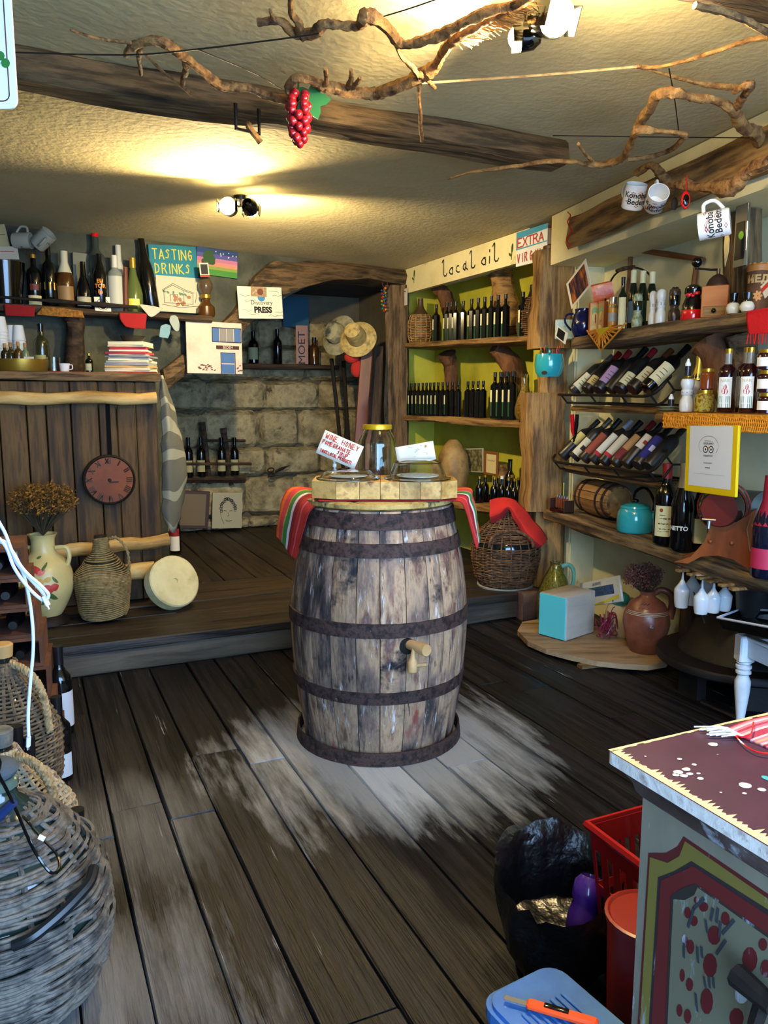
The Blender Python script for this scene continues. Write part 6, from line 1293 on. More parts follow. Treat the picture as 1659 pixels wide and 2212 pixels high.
# clock
q = cf(236, 1036, -.03); r_ = m_px(54, q); ck = thing('wall_clock', 'round copper clock with raised roman numerals hung on the counter planks', 'clock', q, 0)
frame(ck, q, (.910, .415, 0)); 
def zlathe(prof, n=36): m = MB().lathe(prof, n, closed=False); m.v = [(x, -z, y) for x, y, z in m.v]; return m
obj('clock_rim', zlathe([(0, -.02), (r_*1.0, -.02), (r_*1.0, .02), (r_*.94, .026), (r_*.90, .02)]), iron_m, ck)
obj('clock_face', zlathe([(r_*.93, .015), (r_*.9, .021), (r_*.4, .024), (0, .024)]), noisy('copper', ['#4a210c', '#6a3414', '#7e421a'], 4, rough=.6, metal=.15, bump=.1), ck)
rm = ['XII', 'I', 'II', 'III', 'IIII', 'V', 'VI', 'VII', 'VIII', 'IX', 'X', 'XI']; brz = plain('#3c2a1e', .45, metal=.5)
for k, s in enumerate(rm):
    a = PI/2-k*PI/6; cx, cz = r_*.76*math.cos(a), r_*.76*math.sin(a); rot = a-PI/2; m = MB(); L = len(s); hh = r_*.22; ca, sa = math.cos(rot), math.sin(rot); xx = -(L-1)*r_*.035
    for ch in s:
        segs = {'I': [((0, -.5), (0, .5))], 'X': [((-.3, -.5), (.3, .5)), ((-.3, .5), (.3, -.5))], 'V': [((-.3, .5), (0, -.5)), ((.3, .5), (0, -.5))]}[ch]
        for p0, p1 in segs:
            P = [(cx+(xx+p[0]*hh)*ca-p[1]*hh*sa, -.026, cz+(xx+p[0]*hh)*sa+p[1]*hh*ca) for p in (p0, p1)]; m.tube(P, .0028, 5)
        xx += r_*.07
    o = obj('numeral', m, brz, ck); o['kind'] = 'stuff' if len(s) > 1 else 'part'
    if o.get('kind') == 'part': del o['kind']
obj('hour_hand', MB().box((r_*.16, -.028, -.012), (r_*.36, .002, .006)), ink_m, ck); obj('hand_hub', MB().ball((0, -.028, 0), .010, 8), ink_m, ck)
# cloth hanging at the corner
strp = plain('#8a8a78', .9); gry = clothm('#5c5c52')
rows = [[cf(344, 812, -.01), cf(346, 880, -.03), cf(350, 960, -.03), cf(350, 1060, -.02), cf(352, 1120, -.02)], [cf(350, 810, -.03), cf(358, 870, -.06), cf(362, 950, -.07), cf(366, 1060, -.06), cf(364, 1142, -.05)],
        [cf(353, 812, .02), cf(368, 880, -.01), cf(378, 950, -.04), cf(384, 1060, -.03), cf(378, 1150, -.03)], [cf(356, 818, .06), cf(376, 890, .04), cf(392, 960, .02), cf(400, 1030, .02), cf(390, 1120, .02)], [cf(357, 830, .10), cf(380, 900, .09), cf(398, 970, .08), cf(404, 1035, .07), cf(396, 1075, .07)]]
c = cloth('grey_striped_cloth', [list(r) for r in rows], [gry, strp, clothm('#35332e')], lambda v, u: 1 if int(u*16) % 3 == 0 else 0, k=5, rip=.012); tag(c, 'long grey striped cloth hanging from the right corner of the bar counter', 'cloth')
# ---- things on the platform
ZP = .166
def pf(px, y, z=ZP): return Vector((((px-CX)/F)*zc((0, y, z)), y, z))
vy = 4.02; q = pf(103, vy); r_ = m_px(58, q); h_ = zat(vy, 1140)-ZP-.04
vs_ = thing('floral_vase', 'cream two-handled vase painted with red flowers holding dried orange blossoms', 'vase', (q.x, vy, ZP), 0); vcm = noisy('aged_cream', ['#a8965c', '#c4b47a', '#b5a468'], 4, rough=.35, bump=.1, spec=.5)
obj('iron_foot', MB().lathe([(0, 0), (r_*.78, 0), (r_*.74, .02), (r_*.5, .045), (0, .045)], 24), iron_m, vs_)
vp = [(0, .042), (r_*.52, .042), (r_*.72, .09), (r_*.98, h_*.38), (r_*1.0, h_*.52), (r_*.85, h_*.68), (r_*.52, h_*.78), (r_*.42, h_*.84), (r_*.42, h_*.96), (r_*.52, h_*1.02), (r_*.44, h_*1.02), (r_*.38, h_*.9), (0, h_*.88)]
vpp = [(r, z) for r, z in vp]; sm = [vp[0]]+[(a.x, a.z) for a in smoothpath([(r, 0, z) for r, z in vp[1:10]], 4)]+vp[10:]
obj('vase_body', MB().lathe(sm, 36, closed=False), vcm, vs_)
for s in (-1, 1): obj('handle', MB().tube(smoothpath([(s*r_*.45, 0, h_*.86), (s*r_*.85, 0, h_*.86), (s*r_*.95, 0, h_*.76), (s*r_*.86, 0, h_*.66)], 5), .011, 8), vcm, vs_)
fv = rfun(sm[1:40])
def vdec(parent, fr, cz_, ca, rx, rz_, rot, mat, k, name='painted_petal'):
    m = MB(); ca_, sa_ = math.cos(rot), math.sin(rot); P = []
    for j in range(12):
        a = j*PI/6; X = rx*math.cos(a)*(1+.15*math.sin(3*a)); Z = rz_*math.sin(a); x = X*ca_-Z*sa_; z = cz_+X*sa_+Z*ca_; rr_ = fr(z)+.0022+k*.0004; A = ca+x/rr_; P.append((rr_*math.sin(A), -rr_*math.cos(A), z))
    rr_ = fr(cz_)+.0036+k*.0004; P.append((rr_*math.sin(ca), -rr_*math.cos(ca), cz_)); m.add(P, [(j, (j+1) % 12, 12) for j in range(12)]); return flat(name, m, mat, parent)
prd = plain('#b0342c', .5); pgr = plain('#3f5a2c', .5); ppk = plain('#c86a5c', .5); pyl = plain('#b8983c', .5)
dec = MB(); 
for (a, z, rx, rz_, ro, mt) in [(.18, .42, .034, .024, .2, prd), (.48, .44, .03, .026, -.3, prd), (.30, .40, .026, .020, .6, ppk), (.72, .46, .02, .02, 0, prd), (.1, .66, .028, .016, -.5, prd), (.28, .63, .024, .013, .4, ppk), (-.35, .5, .02, .022, 0, pyl), (.25, .53, .02, .016, 0, pyl), (.5, .55, .018, .014, .4, pyl), (-.1, .53, .016, .018, 0, plain('#5a4a3c', .5)),
                                ( .62, .36, .035, .012, -.7, pgr), (.38, .32, .03, .010, 1.1, pgr), (-.05, .36, .03, .011, .5, pgr), (.4, .68, .028, .007, .9, pgr), (-.5, .57, .024, .008, 1.3, pgr), (.75, .54, .022, .007, -.9, pgr), (.1, .30, .022, .007, -.8, pgr), (.12, .78, .012, .006, .4, pgr)]:
    vdec(vs_, fv, z*h_, a, rx*1.0, rz_*1.0, ro, mt, 0)
bouquet('dried_flowers', 'large bunch of rusty orange dried blossoms in the painted cream vase', (q.x, vy, ZP+h_), Vector((hy(93, 1080, vy).x-q.x, 0, zat(vy, 1078)-ZP-h_)), .165, .12, .085, 1100, plain('#3f3420', .8), noisy('dry_orange', ['#4a3414', '#8a5c1e', '#b5802e'], 60, bump=0, rough=.9), .011, 5)
# rope demijohn
dy = 4.10; q = pf(226, dy); r_ = m_px(57, q); h_ = zat(dy, 1160)-ZP
rd_ = thing('rope_demijohn', 'squat demijohn wound in beige cord with a side handle on the platform', 'demijohn', (q.x, dy, ZP+.008), 0)
rp_ = [(r_*.78, 0), (r_*.88, h_*.08), (r_*1.0, h_*.42), (r_*.98, h_*.52), (r_*.62, h_*.68), (r_*.30, h_*.80), (r_*.25, h_*.92), (r_*.28, h_)]
fr_ = rfun(rp_); obj('glass_body', MB().lathe([(0, 0)]+[(fr_(h_*k/16)-.006, h_*k/16) for k in range(17)]+[(0, h_)], 24, closed=False), plain('#2c2416', .4), rd_)
cord = noisy('jute', ['#5a4a2c', '#8a754a', '#9c8658'], 40, rough=.9, bump=.6, bdist=.003)
m = MB(); tt2 = []
for k in range(46*26):
    a = 2*PI*k/26; z = .004+(h_*.95)*k/(46*26); wv_ = .012*math.sin(a*1.0+z*20)*(1 if z < h_*.7 else .2); tt2.append(((fr_(z+wv_)+.002)*math.cos(a), (fr_(z+wv_)+.002)*math.sin(a), z+wv_+.006))
m.tube(tt2, .0042, 4); obj('cord_winding', m, cord, rd_)
rope('rope_handle', [(r_*.2, 0, h_*.93), (r_*.55, 0, h_*.98), (r_*.95, 0, h_*.84), (r_*1.02, 0, h_*.62), (r_*.9, 0, h_*.52)], .009, cord, rd_, k=4)
# cheese-like stone wheel leaning
wy = 4.30; c_ = pf(374, wy, 0); cz_ = ZP+.155
wm = noisy('pale_wheel', ['#b8ac78', '#d8cd9a', '#c9bd88'], 5, rough=.85, bump=.5, bdist=.01, wear=('#a39660', .62, 8))
whl = thing('round_slab', 'thick pale yellow round stone slab leaning on the log stub of the counter', 'stone', (0, 0, 0))
m = MB(); R0 = .148; Tn = .085; vs = []; N_ = 40
prf = [(0, -Tn/2), (R0*.95, -Tn/2), (R0, -Tn/2+.008), (R0*1.0, 0), (R0, Tn/2-.008), (R0*.95, Tn/2), (.014, Tn/2), (.012, Tn/2-.01), (0, Tn/2-.01)]
m.lathe(prf, N_, closed=False); m.v = [(x*(1+.03*noise.noise(Vector((x*8, y*8, z*8)))), y*(1+.03*noise.noise(Vector((x*8, y*8, z*8+3)))), z+.006*noise.noise(Vector((x*12, y*12, 5)))) for x, y, z in m.v]
o = obj('wheel_body', m, wm, whl); nrm = Vector((.62, -.62, .42)).normalized(); o.rotation_euler = nrm.to_track_quat('Z', 'Y').to_euler(); o.location = (pf(374, wy).x, wy, cz_-.010)
# bottle behind the cloth
q = pf(382, 5.7); b_ = bottle('wine_bottle', 'dark bottle with red and white label standing on the platform behind the grey cloth', 'bottle', (q.x, 5.9, ZP+.004), 0, .32, .042, 'bordeaux', BK, CAPB, .84, [(.05, .4, 1.0, LBW), (.4, .58, 1.0, plain('#8a1c1c', .6))]); b_.location.x = pf(380, 5.9).x
# ---- things on the counter top
ZK1 = ZK+.0025
def kt(px, off, z=None): return cst(px, z or ZK1, off)
strp2 = [RED, DRED]
rw = [[kt(108, .02, ZK1+.001), kt(108, .14, ZK1+.001)], [kt(200, .02, ZK1+.001), kt(200, .14, ZK1+.001)], [kt(345, .02, ZK1+.001), kt(345, .14, ZK1+.001)]]
c = cloth('red_runner', rw, strp2, lambda v, u: int(v*6) % 2, k=6); tag(c, 'thin red runner lying on the bar counter under the magazines', 'cloth')
q = kt(283, .18); zz = ZK1+.006; top = zat(q.y, 740); hs_ = []; rr = random.Random(12); cols = ['#d6cfae', '#c9c2a4', '#b89a5c', '#8a8f98', '#d0c8a8', '#e0d8b8', '#a0a498', '#7a8088', '#b8b09a', '#b03a44', '#d8d0b0', '#a02838', '#c8bf9c', '#e0d6b0']
N_ = len(cols); th = (top-zz)/N_
names = ['lowest', 'second', 'third', 'fourth', 'fifth', 'sixth', 'seventh', 'eighth', 'ninth', 'tenth', 'eleventh', 'twelfth', 'thirteenth', 'topmost']
for k, c_ in enumerate(cols):
    wd = (.26-.006*k)+.03*rr.random(); t = thing('magazine', f'{names[k]} magazine in the pile on the right end of the bar counter', 'magazine', (q.x+.01*rr.random()-k*.0, q.y, zz+.0003), RZ-.3+.35*(rr.random()-.5), 'pile of magazines on the counter')
    h2 = th*(.6+.7*rr.random()) if k < N_-1 else max(th*.5, top-zz); obj('pages', MB().box((0, 0, h2/2), (wd, .19, h2-.0006), .001), plain(c_, .8), t); zz += h2
bw3 = thing('dark_bowl', 'dark bowl sitting on top of the magazine pile', 'bowl', (q.x+.02, q.y, zz+.001)); obj('bowl_body', MB().lathe([(0, 0), (.05, 0), (.072, .035), (.068, .035), (.045, .005), (0, .005)], 20, closed=False), plain('#1a1816', .5), bw3)
br_ = plain('#9a7a2c', .35, metal=.7); q = kt(46, .12); r_ = m_px(57, q); bs_ = thing('brass_basin', 'shallow brass basin holding small bottles at the left end of the bar', 'basin', (q.x, q.y, ZK1), 0); h_ = zat(q.y, 777)-ZK1
obj('basin_body', MB().lathe([(0, 0), (r_*.92, 0), (r_*.98, h_*.5), (r_, h_), (r_*.97, h_), (r_*.95, h_*.5), (r_*.88, .006), (0, .006)], 36, closed=False), br_, bs_)
cork = plain('#a07a44', .8)
for k, (px, yt, mt, off) in enumerate([(13, 742, '#1c1c10', .10), (26, 740, '#3a3210', .14), (42, 738, '#4a3210', .08), (57, 741, '#6a7a5a', .13)]):
    q = kt(px, off, ZK1+.0075); bottle('tasting_bottle', ORD[k]+' small corked tasting bottle from the left in the brass basin', 'bottle', q, 0, zat(q.y, yt)-q.z, .020, 'squat', plain(mt, .15, coat=.4), cork, .84, [], 'small corked bottles in the brass basin')
q = kt(64, .05, ZK1+.0075); t = thing('paper_card', 'small white folded card standing in the brass basin', 'card', q, .2); obj('card', MB().box((0, 0, .035), (.05, .003, .07)), paper_m, t)
cup = plain('#dcdad2', .5)
for k, (px, off) in enumerate(((8, .24), (31, .34), (46, .30))):
    yt = (684, 703, 703)[k]; q = kt(px, off); z = ZK1; top = zat(q.y, yt); n_ = (13, 9, 9)[k]
    t = thing('cup_stack', ('tall', 'middle', 'right')[k]+' stack of upside-down white plastic cups behind the basin', 'cups', (q.x, q.y, ZK1))
    h1 = .085; stp_ = (top-ZK1-h1)/(n_-1)
    for j in range(n_): obj('plastic_cup', cyl(('cup',), lambda: MB().lathe([(.036, 0), (.037, .003), (.035, .004), (.025, h1), (0, h1)], 18, closed=False), cup), None, t).location = (0, 0, j*stp_)
q = kt(140, .06); t = thing('white_cup', 'small white coffee cup with handle on the bar by the basin', 'cup', (q.x, q.y, ZK1), 0); obj('cup_body', MB().lathe([(0, 0), (.022, 0), (.028, .045), (.026, .045), (.02, .004), (0, .004)], 20, closed=False), cup, t); obj('handle', MB().tube(smoothpath([(.026, 0, .038), (.042, 0, .036), (.042, 0, .016), (.025, 0, .012)], 4), .003, 6), cup, t)
q = kt(117, .10); t = thing('glass_mug', 'clear glass mug next to the brass basin', 'mug', (q.x, q.y, ZK1), 0); obj('mug_body', MB().lathe([(0, 0), (.032, 0), (.036, .08), (.034, .08), (.03, .005), (0, .005)], 20, closed=False), glass_m, t); obj('handle', MB().tube(smoothpath([(-.034, 0, .07), (-.055, 0, .06), (-.055, 0, .025), (-.032, 0, .015)], 4), .004, 6), glass_m, t)
q = kt(93, .26); bottle('gin_bottle', 'olive bottle with gold label standing behind the basin under the shelf', 'bottle', (q.x, q.y, ZK1), 0, zat(q.y, 700)-ZK1, .04, 'bordeaux', plain('#2a2c18', .15, coat=.4), BK, .84, [(.12, .36, .9, plain('#a8a060', .6))])
q = kt(194, .34); bottle('small_bottle', 'small dark bottle with pale label alone at the back of the bar', 'bottle', (q.x, q.y, ZK1), 0, zat(q.y, 764)-ZK1, .022, 'squat', BK, gold_m, .9, [(.15, .5, .9, LBC)])
# ---------------------------------------------------------------- bottle shelf on the dark back wall
def wb(px, py, off=0): return hp(px, py, WB, off)
ZW = wb(200, 668, -.16).z
def ws(px, off=-.08, z=None): return st(px, WB, z or ZW, off)
a = ws(-60, -.11); b = ws(448, -.11); D = (b-a).normalized()
wsf = timber('bar_shelf', a-Vector((0, 0, .02)), b-Vector((0, 0, .02)), .18, .04, timberD_m, None, 81, jit=.004); tag(wsf, 'dark plank shelf on the back wall loaded with liquor bottles', 'shelf')
t = trunk('tree_trunk', 'dark gnarled trunk prop between bar and bottle shelf', [ws(162, -.12, ZK1-.3), ws(160, -.12, ZK1+.05), ws(164, -.12, ZW-.12), ws(158, -.12, ZW-.045)], [.06, .06, .05, .07], seed=21, mat=timberD_m)
def liq(name, lab, px, yt, wpx, kind, mat, cap, capz, labels=(), off=-.10, tilt=0):
    q = ws(px, off); h_ = zat(q.y, yt)-ZW-.002; t = bottle(name, lab, 'bottle', (q.x, q.y, ZW+.002), face(q), h_, m_px(wpx/2, q), kind, mat, cap, capz, labels, 'liquor bottles on the back wall shelf')
    if tilt: t.rotation_euler = (0, tilt, 0)
    return t, h_, m_px(wpx/2, q)
OLV = plain('#39401c', .12, coat=.4); AMB = plain('#4a2c10', .12, coat=.4); CLR = plain('#8f9a92', .12, coat=.4, trans=.35); GD = plain('#a8802c', .35, metal=.6)
q = ws(14, -.11); t = thing('black_bucket', 'black champagne bucket at the far left of the bottle shelf', 'bucket', (q.x, q.y, ZW+.002)); rb_ = m_px(42, q); hb = zat(q.y, 568)-ZW
obj('bucket_body', MB().lathe([(0, 0), (rb_*.75, 0), (rb_, hb), (rb_*.95, hb), (rb_*.7, .008), (0, .008)], 28, closed=False), BK, t)
liq('liqueur_bottle', 'dark bottle with gold cap right of the black bucket', 77, 550, 30, 'squat', BK, GD, .93, [(.02, .20, 1, LBC), (.30, .42, .6, plain('#6a2818', .5))])
liq('liqueur_bottle', 'tall black bottle with a gold band on its shoulder', 110, 532, 29, 'squat', BK, BK, .85, [(.28, .40, 3.1, GD)])
liq('liqueur_bottle', 'amber bulbous bottle with white capsule and patterned neck', 144, 543, 37, 'burgundy', AMB, plain('#c8c4a4', .5), .62, [(.10, .38, 1.0, plain('#8a6a3c', .5))])
t, W, Hh = panel('grey_booklet', 'pale grey card box standing behind the amber bottle', 'box', WB, [(160, 640), (192, 645), (190, 548), (157, 546)], .03, plain('#6f7262', .8), off=-.05)
liq('liqueur_bottle', 'dark wax-necked bottle with pale label before the grey box', 183, 566, 31, 'cone', BK, BK, .7, [(.04, .24, 1.1, plain('#a8a488', .7))], off=-.15)
liq('liqueur_bottle', 'big clear bottle with red stopper standing at the back', 213, 500, 40, 'squat', plain('#3a4440', .1, coat=.4, trans=.3), rd, .93, off=-.06)
t, h_, r_ = liq('liqueur_bottle', 'dark bottle with orange lettering, front of the red-stoppered one', 219, 549, 29, 'squat', BK, BK, .72, off=-.16)
oi_ = plain('#e08a2a', .6)
for s, z in (('EU', .50), ('TOR', .41), ('ija', .31)): curved_text(s, h_*.10, h_*z, r_, t, oi_, bold=.0008)
t2, W, Hh = panel('label_card', 'square cream card with a round emblem leaning on the shelf edge', 'card', WB, [(206, 673), (241, 673), (240, 642), (206, 641)], .003, paper_m, off=-.198)
m = MB().ribbon([(W/2+W*.36*math.cos(k*PI/8), Hh/2+W*.36*math.sin(k*PI/8)) for k in range(17)], .003, -.001); flat('emblem', m, ink_m, t2)
liq('liqueur_bottle', 'clear frosted bottle with a pale printed label and white cap', 252, 552, 34, 'squat', CLR, plain('#b8bab0', .4), .78, [(.12, .62, .9, plain('#a8aca0', .6))])
liq('liqueur_bottle', 'bottle with long white patterned neck behind the frosted one', 261, 530, 28, 'burgundy', plain('#4a5048', .15), plain('#a8aca4', .5), .55, off=-.04)
q = ws(272, -.14); st_ = tag(obj('wooden_stick', MB().tube([Vector((0, 0, 0)), Vector((.01, 0, zat(q.y, 578)-ZW))], [.018, .015], 8), plain('#5a2c18', .6)), 'short reddish wooden stick between the frosted and green bottles', 'stick'); st_.location = (q.x, q.y, ZW+.002)
liq('liqueur_bottle', 'pale olive-green cone-shaped bottle with gold cap', 291, 558, 38, 'cone', plain('#5a6a38', .12, coat=.4, trans=.25), GD, .82, [(.12, .24, .6, plain('#c8c850', .5))])
t, h_, r_ = liq('champagne_bottle', 'tall black champagne bottle leaning at the end of the bottle row', 330, 505, 33, 'burgundy', BK, BK, .7, tilt=-.12)
t.location.z += .004
# iron bar and cloths on the shelf edge
A = wb(-20, 640, -.215); B = wb(296, 664, -.215); ib = tag(obj('iron_bar', MB().tube([A, A.lerp(B, .35), A.lerp(B, .38), A.lerp(B, .66), A.lerp(B, .70), B], [.009, .009, .016, .009, .018, .009], 8), iron_m), 'long black iron bar lying across the front of the liquor bottles', 'bar')
def hang(name, lab, pts, mats, stripe, off=-.215, **k):
    rows = [[wb(x, y, off-.004*((i+j) % 2)) for j, (x, y) in enumerate(r)] for i, r in enumerate(pts)]; c = cloth(name, [list(r) for r in zip(*rows)], mats, stripe, k=5, rip=.004); return tag(c, lab, 'cloth')
hang('red_cloth', 'small dark red cloth hanging from the left of the bottle shelf', [[(9, 657), (40, 659), (76, 662)], [(10, 668), (40, 670), (75, 673)], [(12, 682), (40, 683), (74, 684)]], [clothm('#8a1a1c')], lambda v, u: 0)
hang('red_cloth', 'dark red cloth hanging below the green bottle on the shelf edge', [[(258, 675), (290, 677), (316, 678)], [(260, 690), (290, 693), (316, 695)], [(270, 706), (290, 709), (314, 711)]], [clothm('#8a1a1c')], lambda v, u: 0)
hang('white_cloth', 'small white pointed cloth at the right end of the bottle row', [[(299, 657), (325, 660), (352, 666)], [(310, 670), (328, 672), (345, 674)], [(320, 682), (326, 685), (333, 682)]], [clothm('#a8a898')], lambda v, u: 0)
hang('brown_doily', 'ochre crocheted doily draped on the edge of the bottle shelf', [[(92, 662), (130, 665), (178, 672)], [(84, 672), (130, 676), (180, 680)], [(78, 679), (130, 684), (183, 686)]], [noisy('ochre', ['#5a3a14', '#a8742c'], 60, bump=.8, rough=.9)], lambda v, u: 0)
# hanging cups
def mug(name, lab, px, py, d, wpx, axis, mat=None, deco=None, hang=True, hang_ang=PI):
    q = hy(px, py, d); r_ = m_px(wpx/2, q); h_ = r_*2.2; t = thing(name, lab, 'mug', q); t.rotation_euler = Vector(axis).normalized().to_track_quat('Z', 'Y').to_euler()
    mt = mat or plain('#dcd8d0', .2, coat=.5)
    obj('mug_body', MB().lathe([(0, 0), (r_*.92, 0), (r_, .006), (r_, h_), (r_*.93, h_), (r_*.9, .01), (0, .008)], 28, closed=False), mt, t)
    obj('handle', MB().tube(smoothpath([(r_*math.cos(hang_ang), r_*math.sin(hang_ang), h_*.82), (r_*1.6*math.cos(hang_ang), r_*1.6*math.sin(hang_ang), h_*.78), (r_*1.7*math.cos(hang_ang), r_*1.7*math.sin(hang_ang), h_*.45), (r_*math.cos(hang_ang), r_*math.sin(hang_ang), h_*.18)], 5), r_*.14, 8), mt, t)
    return t, r_, h_
dW = ws(50).y
crm = plain('#a8a490', .3, coat=.3)
t, r_, h_ = mug('hanging_mug', 'cream mug lettered in gold lying sideways at the top left under the ceiling', 30, 520, dW-.15, 34, (.95, 0, 0), crm, hang_ang=PI*.5); curved_text('MOET', r_*.5, h_*.5, r_, t, plain('#3a3424', .6), ang=0)
t, r_, h_ = mug('hanging_mug', 'cream mug lettered in gold hanging tilted beside the sideways one', 80, 530, dW-.12, 36, (.75, -.15, .6), crm, hang_ang=PI*1.2); curved_text('MOET', r_*.5, h_*.6, r_, t, plain('#3a3424', .6), ang=.2)
for (c4, lab, col) in (([(0, 540), (24, 536), (15, 484), (-8, 483)], 'cream postcard pinned high at the left edge above the bucket', '#a89a6c'), ([(-6, 560), (48, 572), (28, 534), (-14, 545)], 'tilted pale leaflet below the cream postcard at the left edge', '#a8a090')):
    t, W, Hh = panel('postcard', lab, 'card', WB, c4, .003, plain(col, .8), off=-.2 if c4[0][0] == 0 else -.24, board='paper'); flat('print', MB().ribbon([(W*.2, Hh*.6), (W*.8, Hh*.6)], .004, -.001), plain('#8a2c20', .7), t)
# signs on the wall
sg, W, Hh = panel('painted_sign', 'teal painted board lettered TASTING DRINKS in yellow', 'sign', WB, [(326, 598), (425, 602), (424, 533), (317, 527)], .012, noisy('teal_board', ['#155a6a', '#1d7080', '#24788a'], 4, rough=.7, bump=.2), off=-.04)
yl = plain('#c8b83a', .7)
strokes('TASTING', Hh*.30, W*.07, Hh*.56, yl, sg, w=.007, seed=5, sx=.5, adv=W*.88/(Hh*.30)/6.6); strokes('DRINKS', Hh*.30, W*.10, Hh*.12, yl, sg, w=.007, seed=6, sx=.5, adv=W*.85/(Hh*.30)/6.0)
lp_, W, Hh = panel('landscape_painting', 'small painted landscape of tree and pink sky pinned under the ceiling', 'painting', WB, [(424, 590), (505, 602), (510, 545), (410, 530)], .008, plain('#1d3a66', .7), off=-.025)
for (z0, z1, c_) in ((.0, .22, '#3f7a30'), (.22, .34, '#7a8a3c'), (.34, .50, '#c07a6c'), (.50, .64, '#a86a88'), (.64, .8, '#4a4a86')): flat('paint_band', MB().add([(W*.02, -.0012, Hh*z0), (W*.98, -.0012, Hh*z0), (W*.98, -.0012, Hh*z1), (W*.02, -.0012, Hh*z1)], [(0, 1, 2, 3)]), plain(c_, .8), lp_)
m = MB()
for k in range(9): m.ell(W*.28+W*.08*math.cos(k), Hh*.62+Hh*.16*math.sin(k*1.7), W*.09, Hh*.13, -.002-.0001*k, k)
flat('painted_tree', m, plain('#2c4a28', .8), lp_)['kind'] = 'stuff'
m = MB(); rr = random.Random(3)
for k in range(9): m.ell(W*(.45+.5*rr.random()), Hh*(.72+.22*rr.random()), .004, .004, -.002)
flat('painted_stars', m, white_m, lp_)['kind'] = 'stuff'
dr_, W, Hh = panel('ink_drawing', 'white paper with an ink and watercolour drawing of a stone house', 'drawing', WB, [(340, 672), (434, 681), (434, 602), (335, 597)], .003, plain('#b8b49a', .8), off=-.045, board='paper')
m = MB(); rr = random.Random(6); m.mi = 0
hs = [((.15, .25), (.15, .6), (.35, .75), (.6, .62), (.6, .25), (.15, .25)), ((.6, .62), (.8, .55), (.8, .25), (.6, .25)), ((.3, .3), (.3, .5), (.45, .5), (.45, .3)), ((.1, .2), (.5, .14), (.9, .2)), ((.12, .6), (.36, .8), (.64, .64)), ((.64, .64), (.84, .57)), ((.85, .3), (.9, .6)), ((.5, .3), (.55, .2), (.7, .22))]
for l in hs: m.ribbon([(W*x+.003*rr.random(), Hh*z) for x, z in l], .0028, -.001)
m.mi = 1
for k in range(7): m.ell(W*(.15+.7*rr.random()), Hh*(.2+.25*rr.random()), W*.05, Hh*.05, -.0006-.00005*k, rr.random()*3)
m.mi = 2
for k in range(6): m.ell(W*(.15+.7*rr.random()), Hh*(.5+.2*rr.random()), W*.04, Hh*.03, -.0006-.00005*k, rr.random()*3)
flat('drawing_lines', m, [ink_m, plain('#9a6a4a', .8), plain('#5a7a5a', .8)], dr_)['kind'] = 'stuff'
# oil lamp at the shelf end
q = ws(446, -.12); ol = thing('oil_lamp', 'old glass oil lamp with brass base at the right end of the bottle shelf', 'oil lamp', (q.x, q.y, ZW+.002)); hl_ = zat(q.y, 560)-ZW; r_ = m_px(19, q)
obj('lamp_font', MB().lathe([(0, 0), (r_*.9, 0), (r_, hl_*.05), (r_*.95, hl_*.17), (r_*.5, hl_*.24), (r_*.4, hl_*.3), (0, hl_*.3)], 20, closed=False), plain('#5a3c1c', .25, metal=.5), ol)
obj('lamp_burner', MB().lathe([(r_*.4, hl_*.3), (r_*.6, hl_*.32), (r_*.6, hl_*.38), (0, hl_*.38)], 16), br_, ol)
obj('lamp_chimney', MB().lathe([(r_*.45, hl_*.38), (r_*.8, hl_*.50), (r_*.78, hl_*.58), (r_*.42, hl_*.70), (r_*.34, hl_*.95), (r_*.32, hl_*.95), (r_*.4, hl_*.70), (r_*.75, hl_*.58), (r_*.77, hl_*.5), (r_*.42, hl_*.38)], 20, closed=False), plain('#9a8468', .1, trans=.8), ol)
t, W, Hh = panel('photo_card', 'tiny black and white portrait photo clipped above the oil lamp', 'photo', WB, [(433, 598), (453, 598), (453, 568), (433, 568)], .003, plain('#c8c4b4', .6), off=-.22, board='paper'); flat('photo_print', MB().add([(W*.12, -.001, Hh*.18), (W*.88, -.001, Hh*.18), (W*.88, -.001, Hh*.9), (W*.12, -.001, Hh*.9)], [(0, 1, 2, 3)]), plain('#1c1a1a', .5), t); flat('red_strip', MB().add([(0, -.001, 0), (W, -.001, 0), (W, -.001, Hh*.14), (0, -.001, Hh*.14)], [(0, 1, 2, 3)]), red_ink, t)
# face masks hanging
for (pts, lab, c_) in (([[(347, 704), (358, 700), (368, 704)], [(345, 716), (356, 716), (366, 720)], [(344, 728), (354, 730), (362, 731)]], 'pale blue pleated face mask hanging from the shelf end', '#6f93a0'), ([[(370, 682), (378, 681), (384, 686)], [(366, 694), (376, 698), (388, 700)], [(374, 710), (380, 716), (386, 714)]], 'white moulded face mask hanging beside the blue one', '#8f9a94')):
    hang('face_mask', lab, pts, [clothm(c_)], lambda v, u: 0, off=-.20)
